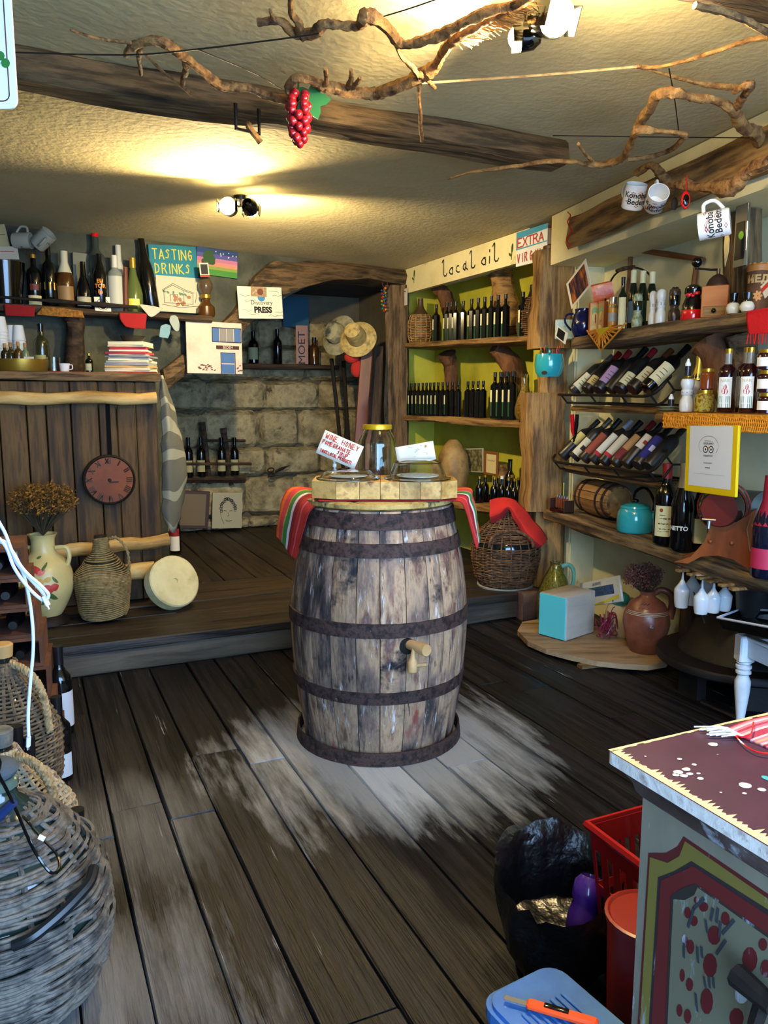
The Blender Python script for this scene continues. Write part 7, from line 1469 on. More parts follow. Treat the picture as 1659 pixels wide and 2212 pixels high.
# press sign
ps_, W, Hh = panel('press_sign', 'white signed board reading Discovery PRESS hanging on the arch timber', 'sign', WB, [(517, 688), (613, 690), (608, 621), (513, 619)], .008, plain('#cfcdb6', .6), off=-.16)
text('Discovery', Hh*.19, W*.52, Hh*.50, ink_m, ps_, y=-.002); text('PRESS', Hh*.25, W*.54, Hh*.27, ink_m, ps_, y=-.002, bold=.003)
flat('globe_mark', MB().ell(W*.52, Hh*.66, W*.085, Hh*.12, -.001, 0, 16), plain('#3a7aa8', .6), ps_); flat('stuck_banknote', MB().add([(W*.28, -.003, Hh*.70), (W*.64, -.003, Hh*.68), (W*.65, -.003, Hh*.98), (W*.30, -.003, Hh*1.0)], [(0, 1, 2, 3)]), noisy('note', ['#a89a6c', '#8a6a50', '#c8bc90'], 50, bump=0, rough=.8), ps_); flat('note_portrait', MB().ell(W*.5, Hh*.84, W*.07, Hh*.11, -.0035), plain('#6a3a30', .8), ps_)
m = MB(); rr = random.Random(8)
for (x, z) in ((.12, .72), (.22, .55), (.78, .86), (.85, .72), (.16, .25), (.3, .14), (.74, .10), (.90, .22), (.9, .12)):
    pts = [(W*x+.016*k-.03+.004*rr.random(), Hh*z+.016*(rr.random()-.5)) for k in range(6)]; pts = [(min(W*.985, max(W*.01, a)), b) for a, b in pts]; m.ribbon(pts, .0018, -.002)
flat('signatures', m, ink_m, ps_)['kind'] = 'stuff'
# house painting
hp_, W, Hh = panel('house_painting', 'pinkish painting of a house wall with blue windows and a blue door', 'painting', WB, [(405, 806), (523, 810), (524, 699), (402, 693)], .012, noisy('canvas_wall', ['#b0a090', '#c8baa8', '#b8a896'], 4, rough=.8, bump=.1), off=-.17)
blu = plain('#3c5f92', .7); blo = plain('#1c2a4a', .7); gyw = plain('#7a7a78', .7)
for k in range(4): x0 = W*(.46+.13*k); flat('window_panel', MB().add([(x0, -.002, Hh*.63), (x0+W*.12, -.002, Hh*.63), (x0+W*.12, -.002, Hh*.88), (x0, -.002, Hh*.88)], [(0, 1, 2, 3)]), blu if k in (0, 3) else gyw, hp_)
flat('window_outline', MB().ribbon([(W*.455, Hh*.62), (W*.98, Hh*.62), (W*.98, Hh*.89), (W*.455, Hh*.89), (W*.455, Hh*.62)], .006, -.003), blo, hp_)
for k in range(2): flat('door_panel', MB().add([(W*.61, -.002, Hh*(.01+.2*k)), (W*.85, -.002, Hh*(.01+.2*k)), (W*.85, -.002, Hh*(.19+.21*k)), (W*.61, -.002, Hh*(.19+.21*k))], [(0, 1, 2, 3)]), blu, hp_)
flat('door_outline', MB().ribbon([(W*.6, 0), (W*.6, Hh*.41), (W*.86, Hh*.41), (W*.86, 0)], .006, -.003), blo, hp_)
flat('name_plate', MB().add([(W*.52, -.002, Hh*.48), (W*.94, -.002, Hh*.48), (W*.94, -.002, Hh*.55), (W*.52, -.002, Hh*.55)], [(0, 1, 2, 3)]), plain('#3a1c18', .7), hp_); text('BEDEM', Hh*.07, W*.73, Hh*.515, plain('#c8b8a0', .7), hp_, y=-.004)
m = MB(); rr = random.Random(9)
for k in range(26): x = .2+.32*rr.random() if k < 20 else .9+.08*rr.random(); m.ell(W*x, Hh*(.06+.12*rr.random()), W*.02, Hh*.012, -.002-.0001*k, .3)
flat('painted_pebbles', m, plain('#5a3a34', .8), hp_)['kind'] = 'stuff'
# ---------------------------------------------------------------- in the niche
def sw(px, py, off=0): return hp(px, py, SW, off)
def sst(px, z, off=0): return st(px, SW, z, off)
ZN = sw(620, 786, -.28).z
a = sst(480, ZN, -.16); b = sst(722, ZN, -.16); nsf = timber('niche_shelf', a-Vector((0, 0, .022)), b-Vector((0, 0, .022)), .26, .04, timberD_m, None, 91, jit=.004); tag(nsf, 'dark plank shelf high in the niche above the stone wall', 'shelf')
t, W, Hh = panel('teal_panel', 'plain dark teal board hanging in the dark of the niche', 'board', SW, [(612, 706), (668, 708), (668, 642), (612, 640)], .01, plain('#1c4a5e', .8), off=-.12)
q = sst(653, ZN, -.20); hb = zat(q.y, 704)-ZN; t = thing('gift_box', 'tall pinkish bottle box with vertical black lettering on the niche shelf', 'box', (q.x, q.y, ZN+.002), face(q)); W = m_px(26, q); obj('box_body', MB().box((0, 0, hb/2), (W, .08, hb), .003), plain('#8a6a62', .7), t); text('MOET', W*.8, W*.0, hb*.42, ink_m, t, y=-.0415, rot=PI/2, sx=1.25)
t = bottle('wine_bottle', 'dark bottle with pale label left on the niche shelf', 'bottle', sst(548, ZN+.002, -.2), 0, .27, .045, 'bordeaux', BK, BK, .8, [(.12, .5, 1.1, plain('#8a8f6a', .7))])
bottle('wine_bottle', 'dark bottle standing in shadow in the middle of the niche shelf', 'bottle', sst(600, ZN+.002, -.18), 0, .30, .040, 'bordeaux', BK, BK, .8)
bottle('wine_bottle', 'dark bottle with a glint right of the pinkish gift box', 'bottle', sst(679, ZN+.002, -.18), 0, .24, .045, 'bordeaux', plain('#3a2410', .1, coat=.5), BK, .8)
# hats
strw = noisy('straw', ['#6a5a34', '#a89358', '#bfa96c'], 24, (1, 1, 3), .8, .6)
def hat(lab, px, py, d, r, axis, hcr, mat):
    q = hy(px, py, d); t = thing('straw_hat', lab, 'hat', q); t.rotation_euler = Vector(axis).normalized().to_track_quat('Z', 'Y').to_euler()
    obj('brim', MB().lathe([(r*.5, .0), (r*.8, -.012), (r, -.03), (r, -.026), (r*.8, -.008), (r*.5, .005), (r*.5, 0)], 32, closed=False), mat, t); obj('crown', MB().lathe([(r*.52, 0), (r*.50, hcr*.5), (r*.42, hcr*.9), (r*.2, hcr), (0, hcr)], 28, closed=False), mat, t)
hat('pale straw hat with dark pattern hanging behind on the niche wall', 728, 722, 6.55, .17, (-.6, -.8, .3), .09, noisy('pale_straw', ['#6a6a54', '#9a9474', '#3a4038'], 7, rough=.8, bump=.3, ramp=(.35, .62)))
hat('ribbed golden straw hat hanging in front over the leaning boards', 772, 730, 6.35, .15, (-.25, -.9, .35), .16, strw)
m = MB().ball((0, 0, 0), .06, 12, (1, .6, .8)).ball((.04, .01, -.09), .05, 12, (1, .6, 1.4)); o = obj('red_glove', m, clothm('#a0241c')); q = hy(760, 772, 6.4); o.location = q; tag(o, 'red woollen cap and glove hanging below the golden straw hat', 'glove'); o['kind'] = 'stuff' if 0 else 'thing'; del o['kind']
# leaning boards and staffs at the right of the niche
pw = noisy('varnished_board', ['#3a1c0e', '#5e3018', '#7a4424'], 6, (.12, 1, 1), .45, .2)
for i, (x0, y0, x1, y1, w_, lab) in enumerate(((768, 1090, 794, 742, .10, 'varnished brown board leaning in the niche, left one'), (800, 1090, 812, 748, .12, 'wider dark board leaning beside the varnished one in the niche'))):
    a = hy(x0, y0, 6.25+.1*i); b = hy(x1, y1, 6.42+.1*i); a.z = max(a.z, ZP+.01); t = timber('leaning_board', a, b, w_, .03, pw if i == 0 else timberD_m, None, 95+i, jit=.002, up=Vector((0, 1, 0))); tag(t, lab, 'board')
for i, (x0, y0, x1, y1, lab) in enumerate(((752, 1000, 716, 775, 'black iron staff leaning against the niche wall, left one'), (762, 1000, 742, 780, 'black iron staff leaning beside the red glove'))):
    t = tag(obj('iron_staff', MB().tube([hy(x0, 1112, 6.75), hy(x1, y1, 6.9)], [.014, .018], 8), iron_m), lab, 'staff')
# beads at the corner post
m = MB(); t = thing('bead_string', 'string of coloured wooden beads hanging on the corner post', 'beads', hy(829, 672, pb.y-.13)); rr = random.Random(4); pal = [plain(c, .4) for c in ('#a02018', '#b87a20', '#1c6a4a', '#1c3a7a')]
for k in range(22): obj('bead', cyl(('bead', k % 4), lambda: MB().ball((0, 0, 0), .011, 8), pal[k % 4]), None, t).location = (.016*math.sin(k*1.9), .008*math.cos(k*2.3), .003+k*.0085)
obj('bead_ring', MB().tube([(.02*math.cos(k*PI/8)+.01, 0, .22+.032*math.sin(k*PI/8)) for k in range(17)], .005, 6), plain('#4a2c1c', .5), t)
# wall rack on the stones
rk = thing('wall_bottle_rack', 'dark two-bar wall rack holding four bottles against the stones', 'rack', (0, 0, 0))
for (x0, x1, y, o_) in ((437, 530, 952, -.12), (394, 543, 1002, -.17)): obj('rack_bar', MB().tube([sw(x0, y, o_), sw(x1, y, o_)], .014, 6), timberD_m, rk)
for x, y0, y1 in ((436, 912, 1045), (482, 925, 1048)): obj('rack_upright', MB().tube([sw(x, y0, -.085), sw(x+18, y1, -.085)], [.03, .02], 6), timberD_m, rk)
obj('rack_foot', MB().tube([sw(394, 1036, -.13), sw(530, 1036, -.13)], [.03, .03], 4), timberD_m, rk)
zr_ = sw(450, 1036, -.13).z+.032
for i, px in enumerate((409, 436, 480, 508)): bottle('wine_bottle', ORD[i]+' bottle from the left in the wall rack on the stones', 'bottle', sst(px, zr_, -.135), 0, zat(sst(px, zr_, -.135).y, 945)-zr_, .038, 'bordeaux', BK, BK, .8, [(.12, .42, 1.1, plain('#9a9468', .7))], 'bottles in the wall rack')
# pictures on the floor by the stones
t, W, Hh = panel('framed_certificate', 'brown wooden framed beige sheet leaning on the stone wall', 'picture', SW, [(384, 1141), (458, 1143), (438, 1063), (380, 1062)], .02, plain('#3a1e10', .5), off=-.14, board='frame'); flat('sheet', MB().add([(W*.06, -.001, Hh*.08), (W*.88, -.001, Hh*.08), (W*.88, -.001, Hh*.92), (W*.06, -.001, Hh*.92)], [(0, 1, 2, 3)]), plain('#6a5a3c', .6), t)
t, W, Hh = panel('face_drawing', 'pale canvas with a line drawing of a curly-haired face leaning on the stone wall', 'drawing', SW, [(458, 1142), (524, 1140), (503, 1067), (440, 1066)], .02, plain('#a09a7c', .7), off=-.22, board='canvas'); m = MB(); rr = random.Random(5)
for k in range(30):
    a = PI*(k/29); x = W*(.52+.24*math.cos(a)+.05*(rr.random()-.5)); z = Hh*(.50+.32*math.sin(a)*1.0+.04*(rr.random()-.5)); m.ribbon([(x+.012*math.cos(j*1.4+k), z+.012*math.sin(j*1.4+k)) for j in range(5)], .004, -.001)
for s in (-1, 1): m.ribbon([(W*(.52+s*.14), Hh*.50), (W*(.52+s*.05), Hh*.49)], .005, -.001)
m.ribbon([(W*.45, Hh*.22), (W*.55, Hh*.20), (W*.66, Hh*.22)], .005, -.001); m.ribbon([(W*.26, Hh*.5), (W*.3, Hh*.3), (W*.4, Hh*.12)], .003, -.001); m.ribbon([(W*.52, Hh*.45), (W*.56, Hh*.36), (W*.5, Hh*.34)], .003, -.001)
flat('drawing_lines', m, ink_m, t)['kind'] = 'stuff'
# scissors on the stones
sc = thing('old_shears', 'black iron shears hanging on the stone wall', 'shears', sw(588, 1020, -.12)); frame(sc, sw(588, 1020, -.12), (.91, .415, .12))
obj('blade', MB().tube([(.03, 0, 0), (.10, 0, .02), (.17, 0, .035)], [.012, .014, .003], 6), iron_m, sc)
for s in (-1, 1): obj('finger_loop', MB().tube([(-.01+.03*math.cos(k*PI/6), 0, s*.022+.018*math.sin(k*PI/6)) for k in range(13)], .006, 6), iron_m, sc)
# ---------------------------------------------------------------- ceiling: vines, wires, lamps
vine_m = noisy('vine_bark', ['#2c1c10', '#6a4a2a', '#9a7242', '#4a3018'], 26, (1, 1, 1), .85, 1.0, detail=8, bdist=.012)
vineL_m = noisy('vine_pale', ['#4a3018', '#8a6436', '#b08a4e'], 26, (1, 1, 1), .8, 1.0, detail=8, bdist=.012)
def vine(name, lab, pts, rpx, z, mat=None, seed=0, parent=None, knob=.35, n=9):
    P = [hz(x, y, (z[i] if isinstance(z, (list, tuple)) else z)) for i, (x, y) in enumerate(pts)]; rr = random.Random(seed)
    S = smoothpath(P, 7); rs = rpx if isinstance(rpx, (list, tuple)) else [rpx]*len(P); rs = smooth1(rs, 7); rad = []
    for i, p in enumerate(S):
        k = rs[i]*zc(p)/F*(1+knob*noise.noise(Vector((p.x*11, p.y*11, seed)))+.25*knob*(rr.random()-.5)); rad.append(max(.0015, k))
        S[i] = p+Vector((noise.noise(p*8+Vector((seed, 0, 0))), noise.noise(p*8+Vector((0, seed, 5))), .6*noise.noise(p*8+Vector((5, 0, seed)))))*rad[i]*.9
    o = obj(name, MB().tube(S, rad, n, jit=.16, seed=seed), mat or vine_m, parent)
    if lab: tag(o, lab, 'vine')
    return o
v1 = vine('grape_vine', 'knobbly dry vine along the upper edge of the ceiling running to the lamp', [(557, 49), (608, 46), (638, 71), (679, 71), (699, 51), (734, 53), (775, 53), (795, 33), (820, 43), (850, 86), (876, 99), (921, 83), (972, 66), (1012, 46), (1063, 25), (1113, 10), (1150, -12)], [7, 8, 12, 14, 12, 9, 10, 14, 13, 11, 9, 10, 11, 11, 11, 10, 10], 2.27, seed=1)
vine('side_shoot', None, [(628, -12), (628, 30), (645, 51), (638, 76)], [6, 7, 9, 9], 2.27, seed=2, parent=v1); vine('side_shoot', None, [(583, 22), (590, 40), (603, 46)], [3, 5, 6], 2.27, seed=22, parent=v1)
v2 = vine('grape_vine', 'thick shaggy vine climbing from the beam middle up to the ceiling lamp', [(628, 208), (631, 172), (663, 172), (699, 187), (734, 190), (770, 203), (810, 205), (850, 187), (896, 167), (931, 152), (951, 121), (972, 96), (992, 76), (1040, 50), (1095, 22)], [8, 10, 10, 11, 11, 12, 13, 13, 13, 12, 12, 12, 12, 11, 9], [2.26, 2.26, 2.26, 2.26, 2.26, 2.27, 2.27, 2.27, 2.27, 2.27, 2.28, 2.28, 2.28, 2.28, 2.28], seed=3)
for k, (a, b) in enumerate((((705, 180), (705, 148)), ((752, 190), (758, 152)), ((762, 190), (778, 168)), ((905, 160), (940, 190)))): vine('side_shoot', None, [a, ((a[0]+b[0])/2+2, (a[1]+b[1])/2), b], [6, 5, 3.5], 2.26, seed=30+k, parent=v2)
m = MB(); rr = random.Random(5)
for k in range(150):
    t = rr.random(); x = 985+135*t+rr.random()*8; y = 90-82*t+14*(rr.random()-.5); p = hz(x, y, 2.27+.03*rr.random()); q = p+Vector((.05*(rr.random()+.2), .03*(rr.random()-.5), -.02*rr.random())); m.tube([p, q], [.0024, .0008], 4)
o = obj('bark_shreds', m, vineL_m, v2); o['kind'] = 'stuff'
vine('grape_vine', 'thin dead vine twig hanging down across the middle of the beam', [(850, 86), (866, 121), (891, 147), (903, 177), (906, 228), (911, 305)], [4, 4, 7, 5, 4, 4], [2.27, 2.26, 2.26, 2.26, 2.25, 2.24], seed=4)
v4 = vine('grape_vine', 'gnarled vine lying on the left half of the ceiling beam', [(284, 100), (324, 88), (365, 96), (392, 121), (415, 142), (456, 172), (486, 187), (537, 190), (582, 208), (618, 216)], [11, 11, 11, 10, 10, 10, 10, 9, 10, 9], 2.265, seed=6)
for k, (pts, r) in enumerate((([(299, 101), (298, 130), (304, 162)], [7, 5, 4]), ([(400, 132), (400, 155), (397, 180)], [7, 6, 5]), ([(280, 100), (272, 122)], [7, 5]), ([(314, 121), (360, 160), (413, 205)], [3, 3, 3]), ([(152, 65), (215, 84), (284, 94)], [2.5, 3, 4]))): vine('side_shoot', None, pts, r, 2.265, seed=40+k, parent=v4)
v6 = vine('grape_vine', 'looping pale vine under the ceiling at the upper right', [(1376, 276), (1397, 243), (1422, 206), (1457, 200), (1498, 212), (1543, 217), (1589, 237), (1598, 262), (1620, 285), (1662, 318)], [11, 10, 10, 10, 9, 9, 11, 13, 14, 14], 2.25, vineL_m, seed=7)
vine('side_shoot', None, [(1589, 237), (1603, 210), (1622, 184), (1600, 190), (1585, 200)], [10, 9, 8, 7, 6], 2.25, vine_m, seed=8, parent=v6)
v7 = vine('grape_vine', 'long tapering vine twig reaching left past the beam end above the mugs', [(967, 386), (1032, 369), (1123, 359), (1174, 349), (1240, 349), (1275, 354), (1321, 352), (1351, 334), (1366, 303), (1378, 278), (1427, 283), (1483, 293)], [2.5, 3, 4, 4, 4.5, 6, 8, 8, 8, 10, 6, 6], 2.22, vineL_m, seed=9)
vine('side_shoot', None, [(1483, 293), (1447, 324), (1402, 339), (1356, 344)], [7, 6, 5, 5], 2.22, vine_m, seed=10, parent=v7); vine('side_shoot', None, [(1250, 311), (1262, 330), (1278, 346)], [3, 4, 4], 2.22, vineL_m, seed=11, parent=v7)
v5 = vine('grape_vine', 'straight thin vine cane slanting across the ceiling to the right edge', [(1376, 144), (1437, 143), (1528, 116), (1609, 91), (1662, 80)], [4, 4, 5, 6, 7], 2.3, vineL_m, seed=12)
vine('side_shoot', None, [(1376, 144), (1430, 158), (1478, 172), (1540, 185), (1590, 187)], [3, 4, 5, 6, 7], 2.3, vineL_m, seed=13, parent=v5)
def wire_(pts, z, r, lab, mat=None):
    o = obj('wire', MB().tube(smoothpath([hz(x, y, z[i] if isinstance(z, (list, tuple)) else z) for i, (x, y) in enumerate(pts)], 5), r, 5), mat or iron_m); tag(o, lab, 'wire')
wire_([(20, 113), (273, 119), (430, 106), (633, 81), (690, 72)], 2.22, .0022, 'taut dark wire running left along the beam to the upper vine')
wire_([(425, 106), (547, 157), (608, 192)], 2.22, .0018, 'short dark wire from the taut wire down to the beam', None)
wire_([(820, 38), (880, 20), (950, -4)], 2.28, .0018, 'dark wire leaving the top edge of the ceiling')
wire_([(911, 180), (1174, 162), (1376, 144)], 2.28, .0035, 'pale twine stretched across the ceiling below the lamp', rope_m)
wire_([(1194, 293), (1400, 296), (1620, 298)], 2.26, .002, 'thin dark wire from the beam end to the right vine')
wire_([(1445, 147), (1458, 220), (1467, 293)], 2.27, .002, 'thin vertical wire linking the two right hand vines')
# vine on the right beam
yv = [V(x, y, -.19) for x, y in ((1376, 372), (1407, 360), (1432, 384), (1457, 400), (1518, 402), (1579, 404), (1609, 376), (1635, 359), (1668, 346))]
S = smoothpath(yv, 7); rr = random.Random(3); rad = [(.018+.010*noise.noise(Vector((p.x*12, p.y*12, 3)))+(.008 if i > 28 else 0)) for i, p in enumerate(S)]
o = obj('grape_vine', MB().tube([p+Vector((0, 0, .012*noise.noise(p*9))) for p in S], rad, 9, jit=.16), vine_m); tag(o, 'dark twisted vine tied along the front of the right wall beam', 'vine')
# near beam at the upper right corner
q0 = hz(1405, -12, 2.25); q1 = hz(1700, 86, 2.25); dd = (q1-q0).normalized(); nn = Vector((-dd.y, dd.x, 0))
o = timber('ceiling_beam', q0-nn*.13+Vector((0, 0, .062))-dd*.7, q1-nn*.13+Vector((0, 0, .062))+dd*.55, .26, .13, timberD_m, None, 13, jit=.022, bev=.04); tag(o, 'rough dark timber crossing the ceiling at the upper right corner', 'beam')
vn = tag(obj('grape_vine', MB().tube(smoothpath([hz(1500, 12, 2.2), hz(1560, 26, 2.2), hz(1610, 44, 2.2), hz(1662, 72, 2.2)], 5), .008, 7, jit=.2), vine_m), 'dead vine stem under the dark corner timber', 'vine')
# grapes and bracket
gq = hz(645, 212, 2.23); gt = thing('grape_bunch', 'bunch of artificial red grapes with a green leaf hanging from the beam', 'grapes', gq)
gm = plain('#8a1420', .08, coat=.6, trans=.25); rr = random.Random(6); k = 0
yl_ = [205, 217, 229, 241, 253, 265, 277, 289, 300, 310]
for j, yy in enumerate(yl_):
    z = zat(gq.y, yy)-gq.z; nb = (3, 4, 5, 4, 4, 4, 4, 3, 3, 1)[j]; rw_ = m_px((14, 19, 22, 20, 19, 18, 16, 14, 10, 2)[j], gq)
    for i in range(nb):
        a = 2*PI*i/nb+j*.8; o = obj('grape', cyl(('grape',), lambda: MB().ball((0, 0, 0), 1, 12, (1, 1, 1.12)), gm), None, gt); s = m_px(9.8, gq)*(.85+.3*rr.random()); o.scale = (s, s, s); o.location = (rw_*math.cos(a), rw_*math.sin(a)*.8, z)
lf = MB(); P = [(.045*math.cos(a)*(1+.3*math.cos(5*a)), 0, .045*math.sin(a)*(1+.3*math.cos(5*a))) for a in [i*PI/10 for i in range(20)]]; lf.prism([(x+.04, z-.005) for x, _, z in P], -.001, .001); obj('leaf', lf, plain('#1f5a30', .4), gt)
obj('stalk', MB().tube([(0, 0, -.005), (0, 0, .05)], .003, 6), plain('#3a4a20', .6), gt)
bt = thing('iron_bracket', 'square black iron staple bracket under the beam left of the grapes', 'bracket', (0, 0, 0)); B_ = [hz(508, 250, 2.28), hz(510, 278, 2.21), hz(560, 289, 2.21), hz(562, 262, 2.28)]; B_[0] = Vector((B_[1].x, B_[1].y, 2.288)); B_[3] = Vector((B_[2].x, B_[2].y, 2.288)); obj('bracket_bar', MB().tube(B_, .007, 6), iron_m, bt); obj('vine_stub', MB().tube(smoothpath([B_[1].lerp(B_[2], .5)+Vector((0, .02, .03)), B_[1].lerp(B_[2], .6)+Vector((0, 0, .008)), B_[1].lerp(B_[2], .8)+Vector((.02, 0, -.03))], 4), .010, 7, jit=.2), vine_m, bt)
# lamps ---------------------------------------------------------------
def bulb_mat(s): 
    return plain('#ffdf9a', .5, emit=s)
def head(parent, p, aim, r, lit, strength=60, spot=None):
    p = Vector(p); d = (Vector(aim)-p).normalized(); o = obj('lamp_head', MB().lathe([(r*.5, -r*1.1), (r*.9, -r*.6), (r, r*.35), (r*.94, r*.35), (r*.8, -r*.3), (r*.3, -r*.5), (0, -r*.5)], 20, closed=False), BK, parent); o.location = p-parent.location; o.rotation_euler = d.to_track_quat('Z', 'Y').to_euler()
    b = obj('bulb', MB().ball((0, 0, r*.4), r*.86, 14), bulb_mat(strength), o)
    o2 = obj('barn_door', MB().box((r*1.0, 0, r*.6), (.003, r*1.3, r*.7)).box((-r*1.0, 0, r*.6), (.003, r*1.3, r*.7)), BK, o); o2['kind'] = 'stuff'
    return p+d*r*1.42, d
def lamp_unit(px, py, lab, heads):
    base = hz(px, py, 2.36); t = thing('ceiling_spotlight', lab, 'lamp', (base.x, base.y, 2.3795)); obj('ceiling_bracket', MB().lathe([(0, -.022), (.035, -.022), (.038, 0), (0, 0)], 20), BK, t); obj('lamp_arm', MB().tube([(0, 0, -.02), (0, 0, -.05)], .007, 8), iron_m, t)
    for (hx_, hy_, z, aim, en, ang, *hr) in heads:
        p = hz(hx_, hy_, z); tip, d = head(t, p, aim, hr[0] if hr else .042, True, 150)
        obj('lamp_arm', MB().tube([Vector((0, 0, -.05)), p-t.location-d*.03], .006, 6), iron_m, t)
        lamp('SPOT', 'spot_light', tip, en, WARM, .03, target=aim, angle=ang, blend=.6)
        if hr and hr[0] > .05: lamp('POINT', 'bulb_light', tip+d*.03, 45, WARM, .04)
lamp_unit(520, 432, 'twin-headed black ceiling spotlight glowing warm below the middle of the ceiling', [(494, 447, 2.27, (-.95, 2.6, 2.30), 160, 155, .046), (540, 448, 2.28, (-.3, 6.3, 1.35), 190, 155)])
lamp_unit(1160, 44, 'twin-headed black spotlight glowing at the top edge of the ceiling', [(1188, 34, 2.27, (.95, 1.35, 1.95), 210, 165, .052), (1135, 80, 2.27, (-.6, 2.3, 2.22), 120, 155, .036)])
# mugs and trinkets at the right
sx_, wx_, h0_ = V(1362, 415, -.22), 0, 0
mw = plain('#dcdad4', .15, coat=.5)
def rmug(lab, px, py, w_, axis, ang, off=-.24, ta=0):
    q = V(px, py, off); t, r_, h_ = mug('souvenir_mug', lab, px, py, q.y, w_, axis, mw, hang_ang=ang)
    dr_ = plain('#7a1820', .6); rr = random.Random(px)
    for i in range(2): curved_text(('Konoba', 'Bedem')[i], h_*.32, h_*(.60-.26*i), r_*1.002, t, ink_m, ang=.25*i-.2+ta, bold=.0006)
    m = MB()
    for k in range(12): a = ta-1.5+rr.random()*3; z = h_*(.1+.75*rr.random()); m.add([((r_+.0006)*math.sin(a+b*.25*math.cos(j)), -(r_+.0006)*math.cos(a+b*.25*math.cos(j)), z+b*.05*h_*math.sin(j)) for j in (0, 1.6, 3.1, 4.7) for b in (1,)], [(0, 1, 2, 3)])
    flat('mug_print', m, dr_, t)['kind'] = 'stuff'; return t
rmug('white souvenir mug with red and black print hanging upright on the vine', 1364, 450, 46, (.05, -.45, .9), PI*.6)
rmug('white mug showing its open mouth hanging next to the upright one', 1412, 445, 44, (-.1, -.93, .35), PI*.5)
t = rmug('white souvenir mug hanging sideways showing its base before the foil bag', 1578, 477, 58, (-.86, .45, -.12), PI*.5, ta=PI/2)
kf = V(1481, 432, -.22); t = thing('key_fob', 'small red and black oval trinket hanging under the right beam', 'trinket', kf); obj('fob_body', MB().ball((0, 0, 0), .018, 12, (1, .4, 1.9)), rd, t); obj('fob_face', MB().ball((0, -.004, -.002), .013, 12, (1, .4, 1.8)), BK, t); obj('cord', MB().tube([(0, 0, .03), (0, 0, .09)], .002, 5), rd, t)
kf = V(1457, 440, -.22); t = thing('small_pendant', 'small dark oval pendant hanging beside the red trinket', 'trinket', kf); obj('pendant_body', MB().ball((0, 0, 0), .014, 10, (1, .4, 1.8)), iron_m, t); obj('cord', MB().tube([(0, 0, .02), (0, 0, .07)], .0018, 5), iron_m, t)
foil = plain('#8a8c88', .22, metal=.85)
fb, W, Hh = panel('foil_bag', 'crumpled silver foil bag with a lime leaf mark hanging by the dark plank', 'bag', SR, [(1582, 580), (1614, 572), (1608, 440), (1585, 448)], .012, foil, off=.02, board='bag_body'); flat('dark_print', MB().add([(W*.12, -.002, Hh*.12), (W*.85, -.002, Hh*.12), (W*.8, -.002, Hh*.72), (W*.15, -.002, Hh*.72)], [(0, 1, 2, 3)]), plain('#14161a', .2), fb); flat('lime_mark', MB().ell(W*.6, Hh*.5, W*.2, Hh*.07, -.003, .6), plain('#9ac83a', .5), fb)
kn = thing('steel_knife', 'long bright steel knife hanging point down beside the foil bag', 'knife', V(1570, 503, -.02)); frame(kn, V(1566, 576, -.02), SF, V(1572, 500, -.02)-V(1566, 576, -.02)); Lk = (V(1572, 500, -.02)-V(1566, 576, -.02)).length; obj('blade', MB().prism([(0, 0), (.016, Lk*.4), (.018, Lk*.75), (.008, Lk), (-.010, Lk), (-.012, Lk*.6)], -.0015, .0015), plain('#d8d4c0', .2, metal=.9), kn)
# ---------------------------------------------------------------- foreground left: big wicker demijohns, bottles, cables
def fx(px, y, z): return Vector((((px-CX)/F)*zc((0, y, z)), y, 0))
c1 = fx(12, 1.60, .22); Hn = .52; R1 = .215
pr1 = [(R1*.74, 0), (R1*.90, .05), (R1*1.0, .17), (R1*1.0, .24), (R1*.86, .33), (R1*.55, .41), (R1*.26, .455), (.036, .475), (.034, Hn)]
bd = thing('wicker_demijohn', 'big grey wicker demijohn with bare glass neck nearest the camera at the left edge', 'demijohn', (c1.x, c1.y, .006))
fr1 = rfun(pr1)
obj('glass_body', MB().lathe([(0, .004)]+[(max(.02, fr1(Hn*k/20)-(.012 if k < 17 else 0)), Hn*k/20+.002) for k in range(21)]+[(0, Hn)], 32, closed=False), plain('#1c2a26', .12, coat=.4, trans=.0), bd)
# long irregular willow rods wound round the belly
m = MB(); rr = random.Random(14)
for j in range(165):
    z0 = .012+.44*(j/165)+.006*(rr.random()-.5); a0 = rr.random()*2*PI; span = 2.2+3.2*rr.random(); n = int(span*9); pts = []; ph = rr.random()*20; sl = (rr.random()-.3)*.035; inn = (rr.random()*.008-.001)
    for k in range(n):
        t = k/(n-1); a = a0+span*t; z = z0+sl*(t-.5)+.006*noise.noise(Vector((a*1.2, ph, 0)))+.010*math.sin(a-1.2)*(1 if z0 > .1 else .3); z = max(.006, min(.465, z)); q = fr1(z)+inn+.006*math.sin(a*7+(j % 2)*PI)-.010*(1 if t in (0, 1) else 0); pts.append((q*math.cos(a), q*math.sin(a), z))
    m.tube(pts, .0038+.0022*rr.random(), 6, jit=.08, seed=j)
o = obj('willow_rods', m, wickG_m, bd); o['kind'] = 'stuff'
ribs_(bd, [(r-.002, z) for r, z in pr1], .006, .45, 18, .006, wickG_m)
obj('neck_lip', MB().lathe([(.036, Hn-.03), (.044, Hn-.025), (.044, Hn-.01), (.036, Hn-.005)], 16), plain('#4a5a50', .15, coat=.5), bd)
m = MB().ball((0, 0, Hn+.012), .045, 14, (1, 1, .55)); m.v = [(x*(1+.25*noise.noise(Vector((x*50, y*50, z*50)))), y*(1+.25*noise.noise(Vector((x*50, y*50, z*50+9)))), z) for x, y, z in m.v]; obj('cloth_stopper', m, clothm('#3f464c'), bd)
hse = [(fr1(.24)*math.cos(a)*1.0+.012*math.cos(a)*(1 if 0 < k < 6 else 0), fr1(.24)*math.sin(a)+.012*math.sin(a)*(1 if 0 < k < 6 else 0), .262+.012*k) for k, a in enumerate([-1.05+.14*i for i in range(7)])]
